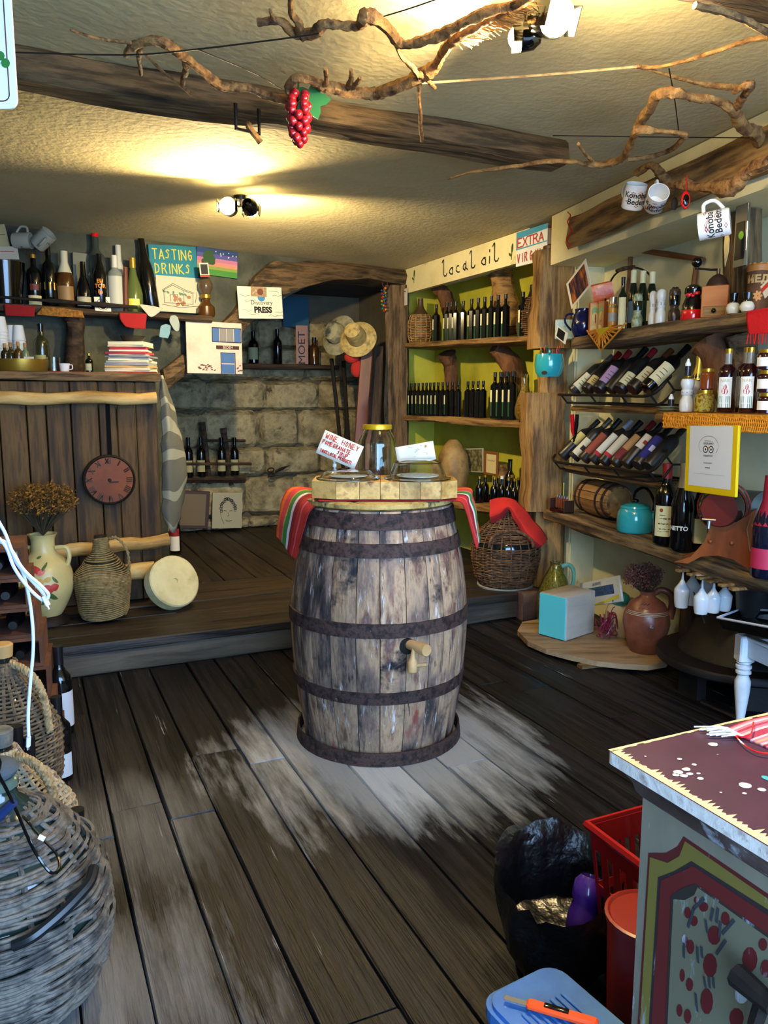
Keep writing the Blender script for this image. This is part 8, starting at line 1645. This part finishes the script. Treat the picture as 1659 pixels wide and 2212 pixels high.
obj('rubber_handle', MB().tube(smoothpath([(x*1.04, y*1.04, z) for x, y, z in hse], 4), .0115, 8), plain('#111417', .35), bd)
c2 = fx(14, 2.02, .2); H2 = .42; R2 = .185
pr2 = [(R2*.8, 0), (R2*.96, .05), (R2, .14), (R2*.94, .20), (R2*.72, .27), (R2*.42, .33), (R2*.24, .365), (.036, .385), (.034, H2)]
t2_ = demijohn('wicker_demijohn', 'tan basket-woven demijohn with rope handle, middle one of the left three', (c2.x, c2.y, .002), 0, H2, pr2, noisy('wicker_dusty', ['#4a4038', '#8a7c68', '#a8987c', '#6a5f50'], 24, rough=.8, bump=.5, bdist=.003), 40, 26, .0052, H2*.93, cap=noisy('plug', ['#3f4448', '#7a7468'], 30, rough=.9), seed=4)
def arch_handle(t, R_, z0, z1, ang, out, r, mat):
    P = []
    for k in range(9):
        u = k/8; a = ang; rad_ = .03+(R_*.98-.03)*u+out*math.sin(PI*u); z = z1+(z0-z1)*u+.05*math.sin(PI*u); P.append((rad_*math.cos(a), rad_*math.sin(a), z))
    rope('rope_handle', P, r, mat, t, k=5, twist=8)
arch_handle(t2_, R2, .22, .375, -.35, .03, .0125, rope_m)
c3 = fx(14, 2.52, .3); H3 = .50; R3 = .165
pr3 = [(R3*.85, 0), (R3*.98, .06), (R3, .18), (R3*.95, .24), (R3*.75, .31), (R3*.45, .38), (R3*.28, .42), (.038, .44), (.036, H3)]
t3_ = demijohn('wicker_demijohn', 'dark basket-woven demijohn with cork and rope handle, rear one of the left three', (c3.x, c3.y, .002), 0, H3, pr3, noisy('wicker_dark', ['#2c251e', '#5a4c3c', '#7a6a52'], 24, rough=.8, bump=.5, bdist=.003), 42, 24, .005, H3*.93, cap=plain('#a08050', .8), seed=5)
arch_handle(t3_, R3*1.05, .24, .46, -.30, .035, .013, rope_m)
LBP = plain('#b8bcc4', .6)
for px, y, h_, r_, lab, lb, rz_ in ((131, 3.0, .36, .045, 'tall black wine bottle with white label by the step at the left', [(.10, .50, .8, LBP, .9)], 0), (127, 2.62, .30, .042, 'black wine bottle with pale label between the rope handles at the left', [(.06, .34, .8, LBP, .3)], 0),
                               (172, 1.86, .30, .043, 'shiny black wine bottle tucked beside the nearest demijohn', [], 0), (45, 2.28, .34, .040, 'black screw-capped bottle behind the middle demijohn, left of two', [], 0), (70, 2.29, .30, .036, 'shorter black screw-capped bottle behind the middle demijohn, right of two', [], 0)):
    q = fx(px, y, .15); bottle('wine_bottle', lab, 'bottle', (q.x, q.y, .002), face(q), h_, r_, 'bordeaux', BK, plain('#101114', .3), .80, lb)
# hollow clay blocks used as a wine rack
clay = noisy('clay_block', ['#301c12', '#533222', '#6b4430'], 5, rough=.85, bump=.4); ry = 2.95
def block(px, ytop, w_, h_, rot, lab, y=ry):
    z1 = zat(y, ytop); q = fx(px, y, z1); t = thing('clay_block', lab, 'block', (q.x, y, z1-h_), rot, 'hollow clay blocks stacked as a bottle rack'); L = .30
    obj('block_shell', MB().box((0, 0, .006), (w_, L, .012)).box((0, 0, h_-.006), (w_, L, .012)).box((-w_/2+.006, 0, h_/2), (.012, L, h_-.024)).box((w_/2-.006, 0, h_/2), (.012, L, h_-.024)), clay, t, smooth=False)['kind'] = 'stuff'
    bo = bottle('wine_bottle', 'bottle lying in the '+lab.split(' hollow')[0]+' clay block at the left edge', 'bottle', (0, 0, 0), 0, .28, .034, 'bordeaux', BK, CAPB, .8, [], 'bottles lying in the clay blocks')
    bo.matrix_world = Matrix.Translation((q.x, y, z1-h_)) @ Matrix.Rotation(rot, 4, 'Z') @ Matrix.Translation((0, .14, .012+.036)) @ Matrix.Rotation(PI/2, 4, 'X')
nmb = ['topmost', 'second', 'third', 'fourth', 'fifth', 'sixth', 'seventh', 'eighth']
zt_ = zat(ry, 1172); hb_ = (zt_-.002)/7
for k in range(7):
    px_ = 2+k*11; z1 = zt_-k*hb_
    v_ = None; block(px_, 1172, .16, hb_-.001, .35, nmb[k]+' hollow clay block from the top of the leaning stack', ry)
    last = [o for o in COL.objects if o.name.startswith('clay_block')][-1]
cb_ = sorted([o for o in COL.objects if o.name.startswith('clay_block') and o.type == 'EMPTY'], key=lambda o: o.name); bb_ = [o for o in COL.objects if o.get('group') == 'bottles lying in the clay blocks']
for k, (o, b) in enumerate(zip(cb_, bb_)): o.location.z -= k*hb_; M_ = b.matrix_world.copy(); M_.translation.z -= k*hb_; b.matrix_world = M_
# white charging cables
wc = plain('#aeb9d0', .35); yc = 1.02
WH = RM(AL+.035, 1.4, 1.40)
def cable(pts, r, mat, parent, d=0): return obj('cable_run', MB().tube(smoothpath([WH+Vector((0, d, 0))]+[hy(x, y, yc+d+(e[0] if e else 0)) for x, y, *e in pts], 6), r, 7), mat, parent)
wcab = thing('white_cable', 'white charging cables looped and hanging at the left edge', 'cable', (0, 0, 0))
cable([(-150, 1040), (-40, 1085), (5, 1140), (28, 1195), (55, 1235), (88, 1265), (105, 1285), (92, 1296), (60, 1268), (30, 1225), (12, 1180), (-20, 1150), (-90, 1120)], .0022, wc, wcab)
cable([(-150, 1120), (-30, 1160), (12, 1172), (35, 1215), (60, 1245), (90, 1278), (96, 1290)], .0022, wc, wcab, .01)
cable([(-150, 1165), (-20, 1168), (22, 1185), (50, 1240), (66, 1310), (72, 1390), (66, 1470), (61, 1540), (62, 1590)], .0022, wc, wcab, .02)
obj('cable_hook', MB().tube([RM(AL, 1.4, 1.41), RM(AL+.05, 1.4, 1.395), RM(AL+.06, 1.4, 1.42)], .006, 6), iron_m, wcab)
pA = hy(94, 1288, yc); pB = hy(104, 1308, yc); obj('plug', MB().tube([pA, pB], .0048, 8, flat=.6), wc, wcab); obj('plug_tip', MB().tube([pB, pB+(pB-pA)*.35], .0035, 8, flat=.5), SILV, wcab)
pA = hy(62, 1592, yc+.02); pB = hy(61, 1612, yc+.02); obj('plug', MB().tube([pA, pB], .0045, 8, flat=.6), wc, wcab); obj('plug_tip', MB().tube([pB, pB+(pB-pA)*.35], .0032, 8, flat=.5), SILV, wcab)
bkc = thing('black_cable', 'thin black cable looping over the nearest wicker demijohn with a white tag', 'cord', (0, 0, 0))
obj('cord_run', MB().tube(smoothpath([WH+Vector((0, .03, -.01))]+[hy(x, y, d) for x, y, d in ((-90, 1540, 1.15), (0, 1680, 1.2), (35, 1750, 1.25), (70, 1830, 1.3), (108, 1884, 1.30), (128, 1874, 1.32), (122, 1845, 1.34), (92, 1812, 1.34), (60, 1775, 1.34), (50, 1765, 1.36))], 6), .0028, 6), BK, bkc)
q = hy(90, 1810, 1.335); o = obj('paper_tag', MB().box((0, 0, 0), (.012, .002, .009)), white_m, bkc); o.location = q; o.rotation_euler = (0, .5, 0)
q = hy(4, 1768, 1.24); cl_ = obj('blue_clip', MB().tube([Vector((-.03, 0, -.02)), Vector((.022, 0, .030))], [.010, .008], 8), plain('#16264a', .2, coat=.5), bkc); cl_.location = q; cl_['label'] = 'dark blue shiny clip'
# near sign at the upper left
sgn = thing('enamel_sign', 'white enamel board with rounded corner, dark red line and green leaf at the top left', 'sign', (0, 0, 0)); yS = 1.30
p1 = hy(38, 235, yS); W_ = .34; H_ = .30; sgn.location = (p1.x-W_, yS, p1.z)
def rrect(x0, z0, x1, z1, r, n=5):
    P = []
    for cx, cz, a0 in ((x1-r, z0+r, -PI/2), (x1-r, z1-r, 0), (x0+r, z1-r, PI/2), (x0+r, z0+r, PI)):
        for k in range(n+1): a = a0+PI/2*k/n; P.append((cx+r*math.cos(a), cz+r*math.sin(a)))
    return P
obj('sign_board', MB().prism(rrect(0, 0, W_, H_, .014), 0, .004), plain('#dfe4d8', .25, coat=.4), sgn)
rb_ = rrect(.011, .011, W_-.011, H_-.011, .010); flat('red_line', MB().ribbon(rb_+[rb_[0]], .0018, -.001), plain('#5a1a1c', .5), sgn)
c_ = hy(2, 133, yS); cx, cz = c_.x-sgn.location.x, c_.z-sgn.location.z; m = MB()
for a, s in ((0, 1), (1.9, 1), (-1.9, 1)): m.ell(cx+.008*math.sin(a), cz+.008*math.cos(a), .007, .007, -.0012-.0001*a)
flat('green_leaf', m, plain('#2c6a2c', .5), sgn)['kind'] = 'stuff'
obj('sign_hanger', MB().tube([(W_*.5, .002, H_), (W_*.5, .002, CEIL-p1.z-.001)], .002, 6), iron_m, sgn)
# ---------------------------------------------------------------- painted cabinet at the lower right
KA, KB = .80, .873; KT = .80
cab = thing('painted_cabinet', 'folk-painted wooden cabinet with worn maroon top at the lower right corner', 'cabinet', RM(KA, KB, 0)); cab.rotation_euler = (0, 0, RZ)    # local x deep into the right, y back
wornw = noisy('worn_paint', ['#5a5c62', '#8a8f96', '#b8bec4', '#4a4440'], 9, (1, 1, .35), .7, .5, wear=('#d0d6da', .58, 14, (1, 1, .3), .1), bdist=.004)
bodym = noisy('cabinet_panel', ['#5c5648', '#767060', '#857f6c'], 6, (1, 1, .4), .75, .4, wear=[('#b8c4d0', .60, 20, (1, 1, .25), .08), ('#4a463e', .66, 12)], bdist=.003)
cornm = noisy('cabinet_cornice', ['#2a1c1a', '#4a3833', '#6a5c58'], 10, rough=.7, bump=.5, wear=('#a8b0b8', .58, 16, (1, 1, 1), .1), bdist=.005)
cb0 = -.80
obj('cabinet_body', MB().box((.41, cb0/2, (KT-.055)/2), (.78, -cb0-.04, KT-.055), .004), bodym, cab)
prof = [(.018, -.066), (.012, -.058), (.008, -.045), (.000, -.034), (-.004, -.026), (-.006, -.020)]
m = MB(); 
for i, (ins, z) in enumerate(prof): m.v += [(x, y, KT+z) for x, y in ((ins, -ins), (.82-ins, -ins), (.82-ins, cb0+ins), (ins, cb0+ins))]
for i in range(len(prof)-1):
    for k in range(4): k2 = (k+1) % 4; m.f.append((i*4+k, i*4+k2, i*4+4+k2, i*4+4+k)); m.m.append(0)
m.f += [(0, 3, 2, 1), tuple((len(prof)-1)*4+k for k in range(4))]; m.m += [0, 0]
obj('cornice', m, cornm, cab)
topm = noisy('maroon_top', ['#2c1024', '#3a182e', '#462036'], 5, rough=.35, bump=.08, wear=('#7a3a34', .66, 7), spec=.5)
edgm = noisy('chipped_edge', ['#c8c0b8', '#e0d8d0', '#8a7470'], 24, rough=.7, bump=.4)
tpd = obj('cabinet_top', MB().slab(rrect(-.02, cb0-.02, .84, .02, .012), KT-.019, KT), [topm, edgm], cab, smooth=False)
bm = bmesh.new(); bm.from_mesh(tpd.data); 
for f in bm.faces: f.material_index = 0 if f.normal.z > .9 else 1
bm.to_mesh(tpd.data); bm.free()
# worn cream band along two top edges
rr = random.Random(21); crw = noisy('bare_primer', ['#a0835a', '#bfa57a', '#ae9268'], 30, rough=.7, bump=.3)
P = [(-.018, .018)]; n = 200
for k in range(n+1):
    y = .012-k*.80/n; w_ = .010+.016*rr.random()*(k % 2)+.02*max(0, noise.noise(Vector((y*9, 1, 0))))+(.02 if .34 < k/n*.8 < .46 else 0); P.append((-.018+w_, y))
P += [(-.018, -.79)]; m = MB()
for k in range(1, len(P)-2): m.add([(-.0185, P[k][1], KT+.0006), (P[k][0], P[k][1], KT+.0006), (P[k+1][0], P[k+1][1], KT+.0006), (-.0185, P[k+1][1], KT+.0006)], [(0, 1, 2, 3)])
for k in range(60): x = -.018+k*.013; w_ = .004+.005*rr.random(); m.add([(x, .0185, KT+.0006), (x, .0185-w_, KT+.0006), (x+.013, .0185-w_, KT+.0006), (x+.013, .0185, KT+.0006)], [(0, 1, 2, 3)])
flat('worn_edge', m, crw, cab)['kind'] = 'stuff'
def ctop(px, py): q = hz(px, py, KT+.0005)-cab.location; return (q.x*E1.x+q.y*E1.y, q.x*E2.x+q.y*E2.y)
m = MB()
for px, py, rx, ry_ in ((1465, 1668, 12, 6), (1482, 1662, 10, 5), (1478, 1676, 9, 5), (1490, 1672, 8, 4), (1460, 1674, 8, 4), (1513, 1682, 7, 3), (1500, 1652, 6, 2), (1610, 1697, 14, 5), (1646, 1706, 9, 4), (1608, 1714, 5, 3), (1468, 1640, 6, 3), (1394, 1634, 3, 2), (1509, 1671, 5, 2), (1540, 1608, 12, 2), (1557, 1712, 3, 1), (1550, 1630, 2, 1), (1362, 1636, 4, 3)):
    x, y = ctop(px, py); sx = rx*.8/1350; m.add([(x+sx*(1+.25*rr.random())*math.cos(a), y+sx*(.8+.3*rr.random())*math.sin(a), KT+.0008) for a in [j*PI/5 for j in range(10)]], [tuple(range(10))])
flat('paint_splashes', m, plain('#a39c98', .6), cab)['kind'] = 'stuff'
x, y = ctop(1656, 1681); flat('teal_splash', MB().add([(x+.006*math.cos(a), y+.008*math.sin(a), KT+.0008) for a in [j*PI/4 for j in range(8)]], [tuple(range(8))]), plain('#1f8a8a', .5), cab)
# painted motif on the side facing the room
fo = RM(KA+.02, KB); fpl = ((fo.x, fo.y), (fo.x+.415, fo.y-.910))
FO = RM(KA+.0195, KB-.02, 0); face_ = thing('x', '', '') if 0 else None
motif = flat('painted_ground', MB().add([(0, 0, 0), (.755, 0, 0), (.755, 0, KT-.064), (0, 0, KT-.064)], [(0, 1, 2, 3)]), bodym, cab)
motif.rotation_euler = (0, 0, -PI/2); motif.location = (.0190, -.02, 0)
def fc(x, y):      # crop point of the lower right view -> face coordinates
    q = hp(1060+x/2.77, 1640+y/2.77, fpl, -.001); return ((q-FO).dot(-E2), q.z)
def fpoly(name, pts, hexa, k, par=None):
    P = [fc(*p) for p in pts]; P = [(max(.0, min(.755, a)), max(0, min(KT-.065, b))) for a, b in P]; P = [(a, -.0004*k, b) for a, b in P]
    return flat(name, MB().add(P, [tuple(range(len(P)))]), noisy('folk'+hexa, [hexa, hexa], 9, (1, 1, .3), .75, .3, wear=[('#a9b2bc', .60, 24, (1, 1, .2), .1)], bdist=.003), motif)
fpoly('red_border', [(945, 560), (1050, 560), (1120, 520), (1155, 460), (1800, 900), (2300, 1300), (2300, 3000), (820, 3000), (880, 1584)], '#531a18', 1)
fpoly('ochre_band', [(955, 585), (1060, 620), (1130, 580), (1165, 490), (1800, 930), (2300, 1320), (2300, 3000), (840, 3000), (895, 1584)], '#6f632a', 2)
fpoly('black_outline', [(1005, 705), (1100, 670), (1170, 630), (1205, 608), (1800, 985), (2300, 1400), (2300, 3000), (900, 3000), (950, 1584)], '#2a2224', 3)
fpoly('red_band', [(1022, 725), (1100, 690), (1180, 655), (1210, 635), (1800, 1020), (2300, 1430), (2300, 3000), (920, 3000), (965, 1584)], '#5c1918', 4)
fpoly('inner_outline', [(1085, 815), (1150, 770), (1230, 742), (1700, 1070), (2300, 1570), (2300, 3000), (1000, 3000), (1050, 1584)], '#2c2622', 5)
fpoly('inner_panel', [(1100, 835), (1170, 840), (1225, 810), (1245, 765), (1700, 1090), (2300, 1590), (2300, 3000), (1015, 3000), (1065, 1584)], '#66634f', 6)
for k, (x, y, rx, ry_) in enumerate([(1240, 840, 16, 22), (1285, 880, 28, 30), (1190, 915, 20, 34), (1225, 965, 24, 32), (1415, 950, 26, 40), (1350, 1050, 40, 58), (1170, 1085, 18, 40), (1205, 1120, 24, 44), (1325, 1230, 42, 72), (1560, 1195, 46, 76), (1640, 1105, 26, 38), (1660, 1250, 32, 54), (1155, 1290, 16, 40), (1200, 1345, 22, 40), (1305, 1445, 38, 78), (1510, 1400, 44, 60), (1140, 1500, 18, 38), (1190, 1535, 22, 44), (1480, 1545, 44, 60)]):
    fpoly('painted_petal', [(x+rx*math.cos(a), y+ry_*math.sin(a)) for a in [-j*PI/5 for j in range(10)]], '#551214', 7+(k % 3))
m = MB()
for (x0, y0, x1, y1) in ((1290, 830, 1230, 890), (1230, 890, 1195, 1000), (1345, 890, 1330, 960), (1375, 890, 1365, 970), (1300, 960, 1310, 1030), (1390, 970, 1380, 1060), (1420, 1080, 1365, 1160), (1470, 960, 1400, 1040), (1250, 1120, 1255, 1210), (1275, 1120, 1280, 1180), (1290, 1300, 1300, 1360), (1320, 1300, 1325, 1360), (1345, 1300, 1350, 1360), (1240, 1400, 1250, 1500), (1170, 1100, 1170, 1180)):
    m.ribbon([fc(x0, y0), fc(x1, y1)], .004, -.0042)
flat('painted_stems', m, plain('#2c3038', .8), motif)['kind'] = 'stuff'
q0_ = hp(1590, 2105, fpl, -.03); q1_ = hp(1670, 2175, fpl, -.03); hk = thing('iron_hook', 'black iron hooked handle hanging against the painted cabinet', 'hook', (0, 0, 0)); obj('hook_arm', MB().tube([q0_, q0_.lerp(q1_, .5), q1_], [.016, .014, .012], 8), iron_m, hk); q2_ = hp(1630, 2215, fpl, -.03); obj('hook_tail', MB().tube([q0_.lerp(q1_, .75), q2_, hp(1640, 2290, fpl, -.03)], [.010, .009, .008], 8), iron_m, hk)
# pink woven runner with fringe on the cabinet
pk = [clothm('#8a2438'), clothm('#ae5c6c'), clothm('#b89496'), clothm('#ae7f54')]
def T3(px, py, dz=.004): q = hz(px, py, KT+dz); return q
rws = [[T3(1572, 1572), T3(1610, 1557), T3(1652, 1546), T3(1700, 1536)], [T3(1610, 1592), T3(1650, 1578), T3(1695, 1566), T3(1740, 1555)], [T3(1655, 1612), T3(1700, 1598), T3(1745, 1588), T3(1790, 1578)], [T3(1710, 1640), T3(1760, 1626), T3(1800, 1615), T3(1850, 1606)]]
pr_ = cloth('pink_runner', rws, pk, lambda v, u: (0, 1, 0, 2, 1, 0, 3, 1, 2, 0)[int((v*3.1 % 1)*10)], k=8, rip=.001, thick=.004); tag(pr_, 'pink and cream woven runner with white fringe on the cabinet top', 'cloth')
m = MB(); rr = random.Random(2)
for k in range(16):
    p = T3(1572+38*k/15*1.0, 1572+20*k/15); p2 = p+Vector((-.035-.02*rr.random(), .012*(rr.random()-.5)-.004, .001)); m.tube(smoothpath([p, (p+p2)/2+Vector((0, .006*(rr.random()-.5), .002)), p2], 3), .0014, 4)
o = obj('fringe', m, plain('#b4acaa', .8), pr_); o['kind'] = 'stuff'
rs = obj('red_string', MB().tube(smoothpath([T3(1628, 1560, .010), T3(1622, 1585, .010), T3(1604, 1592, .006), T3(1590, 1590, .006), T3(1612, 1612, .006), T3(1640, 1625, .006), T3(1680, 1628, .006)], 5), .0014, 5), rd); tag(rs, 'loose red string lying over the pink runner', 'string')
# ---------------------------------------------------------------- basket, tub, bag, blue case
redp = plain('#8c1014', .3, coat=.2)
bq = Vector((.668, 1.55, 0)); bs2 = thing('shopping_basket', 'red plastic shopping basket with slotted sides behind the painted cabinet', 'basket', (bq.x, bq.y, .002), RZ); BH = .37
def ring(w_, d_, z): return [(-w_, -d_, z), (w_, -d_, z), (w_, d_, z), (-w_, d_, z)]
w0, d0, w1, d1 = .105, .15, .135, .19
# four sides each with real slots
m = MB(); 
def side(p0, p1, q0, q1, n=9):     # bottom p0->p1, top q0->q1
    P0_, P1_, Q0_, Q1_ = map(Vector, (p0, p1, q0, q1)); nrm = (P1_-P0_).cross(Q0_-P0_).normalized()*.003
    def quad(u0, u1, v0, v1):
        c = [P0_.lerp(P1_, u).lerp(Q0_.lerp(Q1_, u), v) for u, v in ((u0, v0), (u1, v0), (u1, v1), (u0, v1))]; vs = c+[x-nrm for x in c]; m.add(vs, [(0, 1, 2, 3), (7, 6, 5, 4), (0, 4, 5, 1), (1, 5, 6, 2), (2, 6, 7, 3), (3, 7, 4, 0)])
    for (v0, v1) in ((0, .08), (.30, .36), (.58, .64), (.86, 1)): quad(0, 1, v0, v1)
    for k in range(n+1):
        u = k/n
        for (v0, v1) in ((.08, .30), (.36, .58), (.64, .86)): quad(max(0, u-.028), min(1, u+.028), v0, v1)
A, B = ring(w0, d0, 0), ring(w1, d1, BH)
for k in range(4): side(A[k], A[(k+1) % 4], B[k], B[(k+1) % 4])
obj('basket_body', m, redp, bs2, smooth=False)['kind'] = 'stuff'
obj('basket_floor', MB().box((0, 0, .003), (w0*2, d0*2, .004)), redp, bs2)
C4 = [Vector(x) for x in ring(w1+.004, d1+.004, BH)]; obj('basket_rim', MB().tube(C4+[C4[0], C4[1]], .010, 6), redp, bs2)
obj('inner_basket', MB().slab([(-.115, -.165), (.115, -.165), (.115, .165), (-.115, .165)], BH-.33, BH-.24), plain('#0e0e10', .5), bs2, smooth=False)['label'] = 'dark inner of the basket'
tq_ = RM(1.055, 1.07); tb_ = thing('red_tub', 'round red plastic tub with flat lid below the shopping basket', 'tub', (tq_.x, tq_.y, .002)); redo = plain('#74120c', .4)
zt3 = zat(tq_.y, 1978); obj('tub_body', MB().lathe([(0, 0), (.066, 0), (.076, zt3-.01), (0, zt3-.01)], 28), redo, tb_); obj('tub_lid', MB().lathe([(.08, zt3-.014), (.082, zt3), (.076, zt3+.002), (.071, zt3-.002), (0, zt3-.002)], 28, closed=False), redo, tb_)
# black bag
gq2 = fx(1207, 1.68, .15); bag = thing('rubbish_bag', 'glossy black plastic bag standing open beside the cabinet', 'bag', (gq2.x, gq2.y, .002)); 
bpl = noisy('black_plastic', ['#050506', '#0c0c0f'], 8, rough=.3, bump=.9, bscale=7, spec=.5, bdist=.03)
N_ = 48; prb = [(.0, 0), (.09, .0), (.115, .03), (.125, .09), (.13, .15), (.135, .19), (.14, .215), (.132, .205), (.122, .18), (.112, .14), (.105, .10), (0, .09)]; vs = []; fs = []
for j, (r, z) in enumerate(prb):
    for i in range(N_):
        a = 2*PI*i/N_; fo_ = 1+.09*math.sin(3*a+z*22+j*.3)+.10*noise.noise(Vector((math.cos(a)*2.6, math.sin(a)*2.6, z*12))) if r > 0 else 1; lift = (.095*max(0, math.sin(a-.1))**1.0+.030*noise.noise(Vector((math.cos(a)*4, math.sin(a)*4, 7))))*max(0, min(1, (z-.07)/.12)); vs.append((r*fo_*math.cos(a)*1.02, r*fo_*math.sin(a)*.95, z+lift*(1 if r > .1 else 0)))
for j in range(len(prb)-1):
    for i in range(N_): i2 = (i+1) % N_; fs.append((j*N_+i, j*N_+i2, j*N_+N_+i2, j*N_+N_+i))
obj('bag_body', MB().add(vs, fs), bpl, bag)
pb_ = thing('purple_bottle', 'glossy purple plastic bottle lying inside the open black bag', 'bottle', (gq2.x+.045, gq2.y-.02, .10)); m = MB().lathe([(0, 0), (.030, 0), (.036, .01), (.036, .05), (.030, .075), (.036, .09), (.034, .12), (.022, .135), (.02, .12), (0, .118)], 24, closed=False); m.v = [(x, y, z) for x, y, z in m.v]; o = obj('bottle_body', m, plain('#3a1c7a', .2, coat=.5), pb_); o.rotation_euler = (-.3, .25, 0)
# blue case with cutter
bqc = RM(.835, 1.045)+Vector((0, .03, 0)); bc = thing('blue_case', 'ribbed light blue plastic case at the bottom edge of the view', 'case', (bqc.x, bqc.y-.03, .002), RZ+.12); bp = noisy('blue_plastic', ['#24508e', '#2f609f', '#386aa8'], 8, rough=.5, bump=.2, wear=('#a8b4c0', .68, 14))
bh = zat(1.37, 2140); bh = max(.18, bh)
obj('case_body', MB().slab(rrect(-.092, -.12, .092, .12, .035), 0, bh-.03), bp, bc, smooth=False)
obj('case_lid', MB().slab(rrect(-.097, -.125, .097, .125, .04), bh-.03, bh-.008).slab(rrect(-.088, -.115, .088, .115, .035), bh-.008, bh), bp, bc, smooth=False)['kind'] = 'stuff'
for k in range(8): obj('lid_rib', MB().box((-.055+k*.014, -.02, bh+.002), (.006, .13, .004), .001), bp, bc)
ct_ = thing('box_cutter', 'orange and black box cutter lying on the blue case', 'cutter', (bqc.x+.0, bqc.y-.03, bh+.0065), RZ+.75); org = plain('#d8481c', .35, coat=.3)
obj('cutter_handle', MB().box((0, 0, .007), (.022, .13, .013), .004), org, ct_); obj('cutter_slider', MB().box((0, .01, .0145), (.010, .045, .004), .001), BK, ct_); obj('cutter_blade', MB().box((0, .085, .006), (.012, .045, .0012)), SILV, ct_)
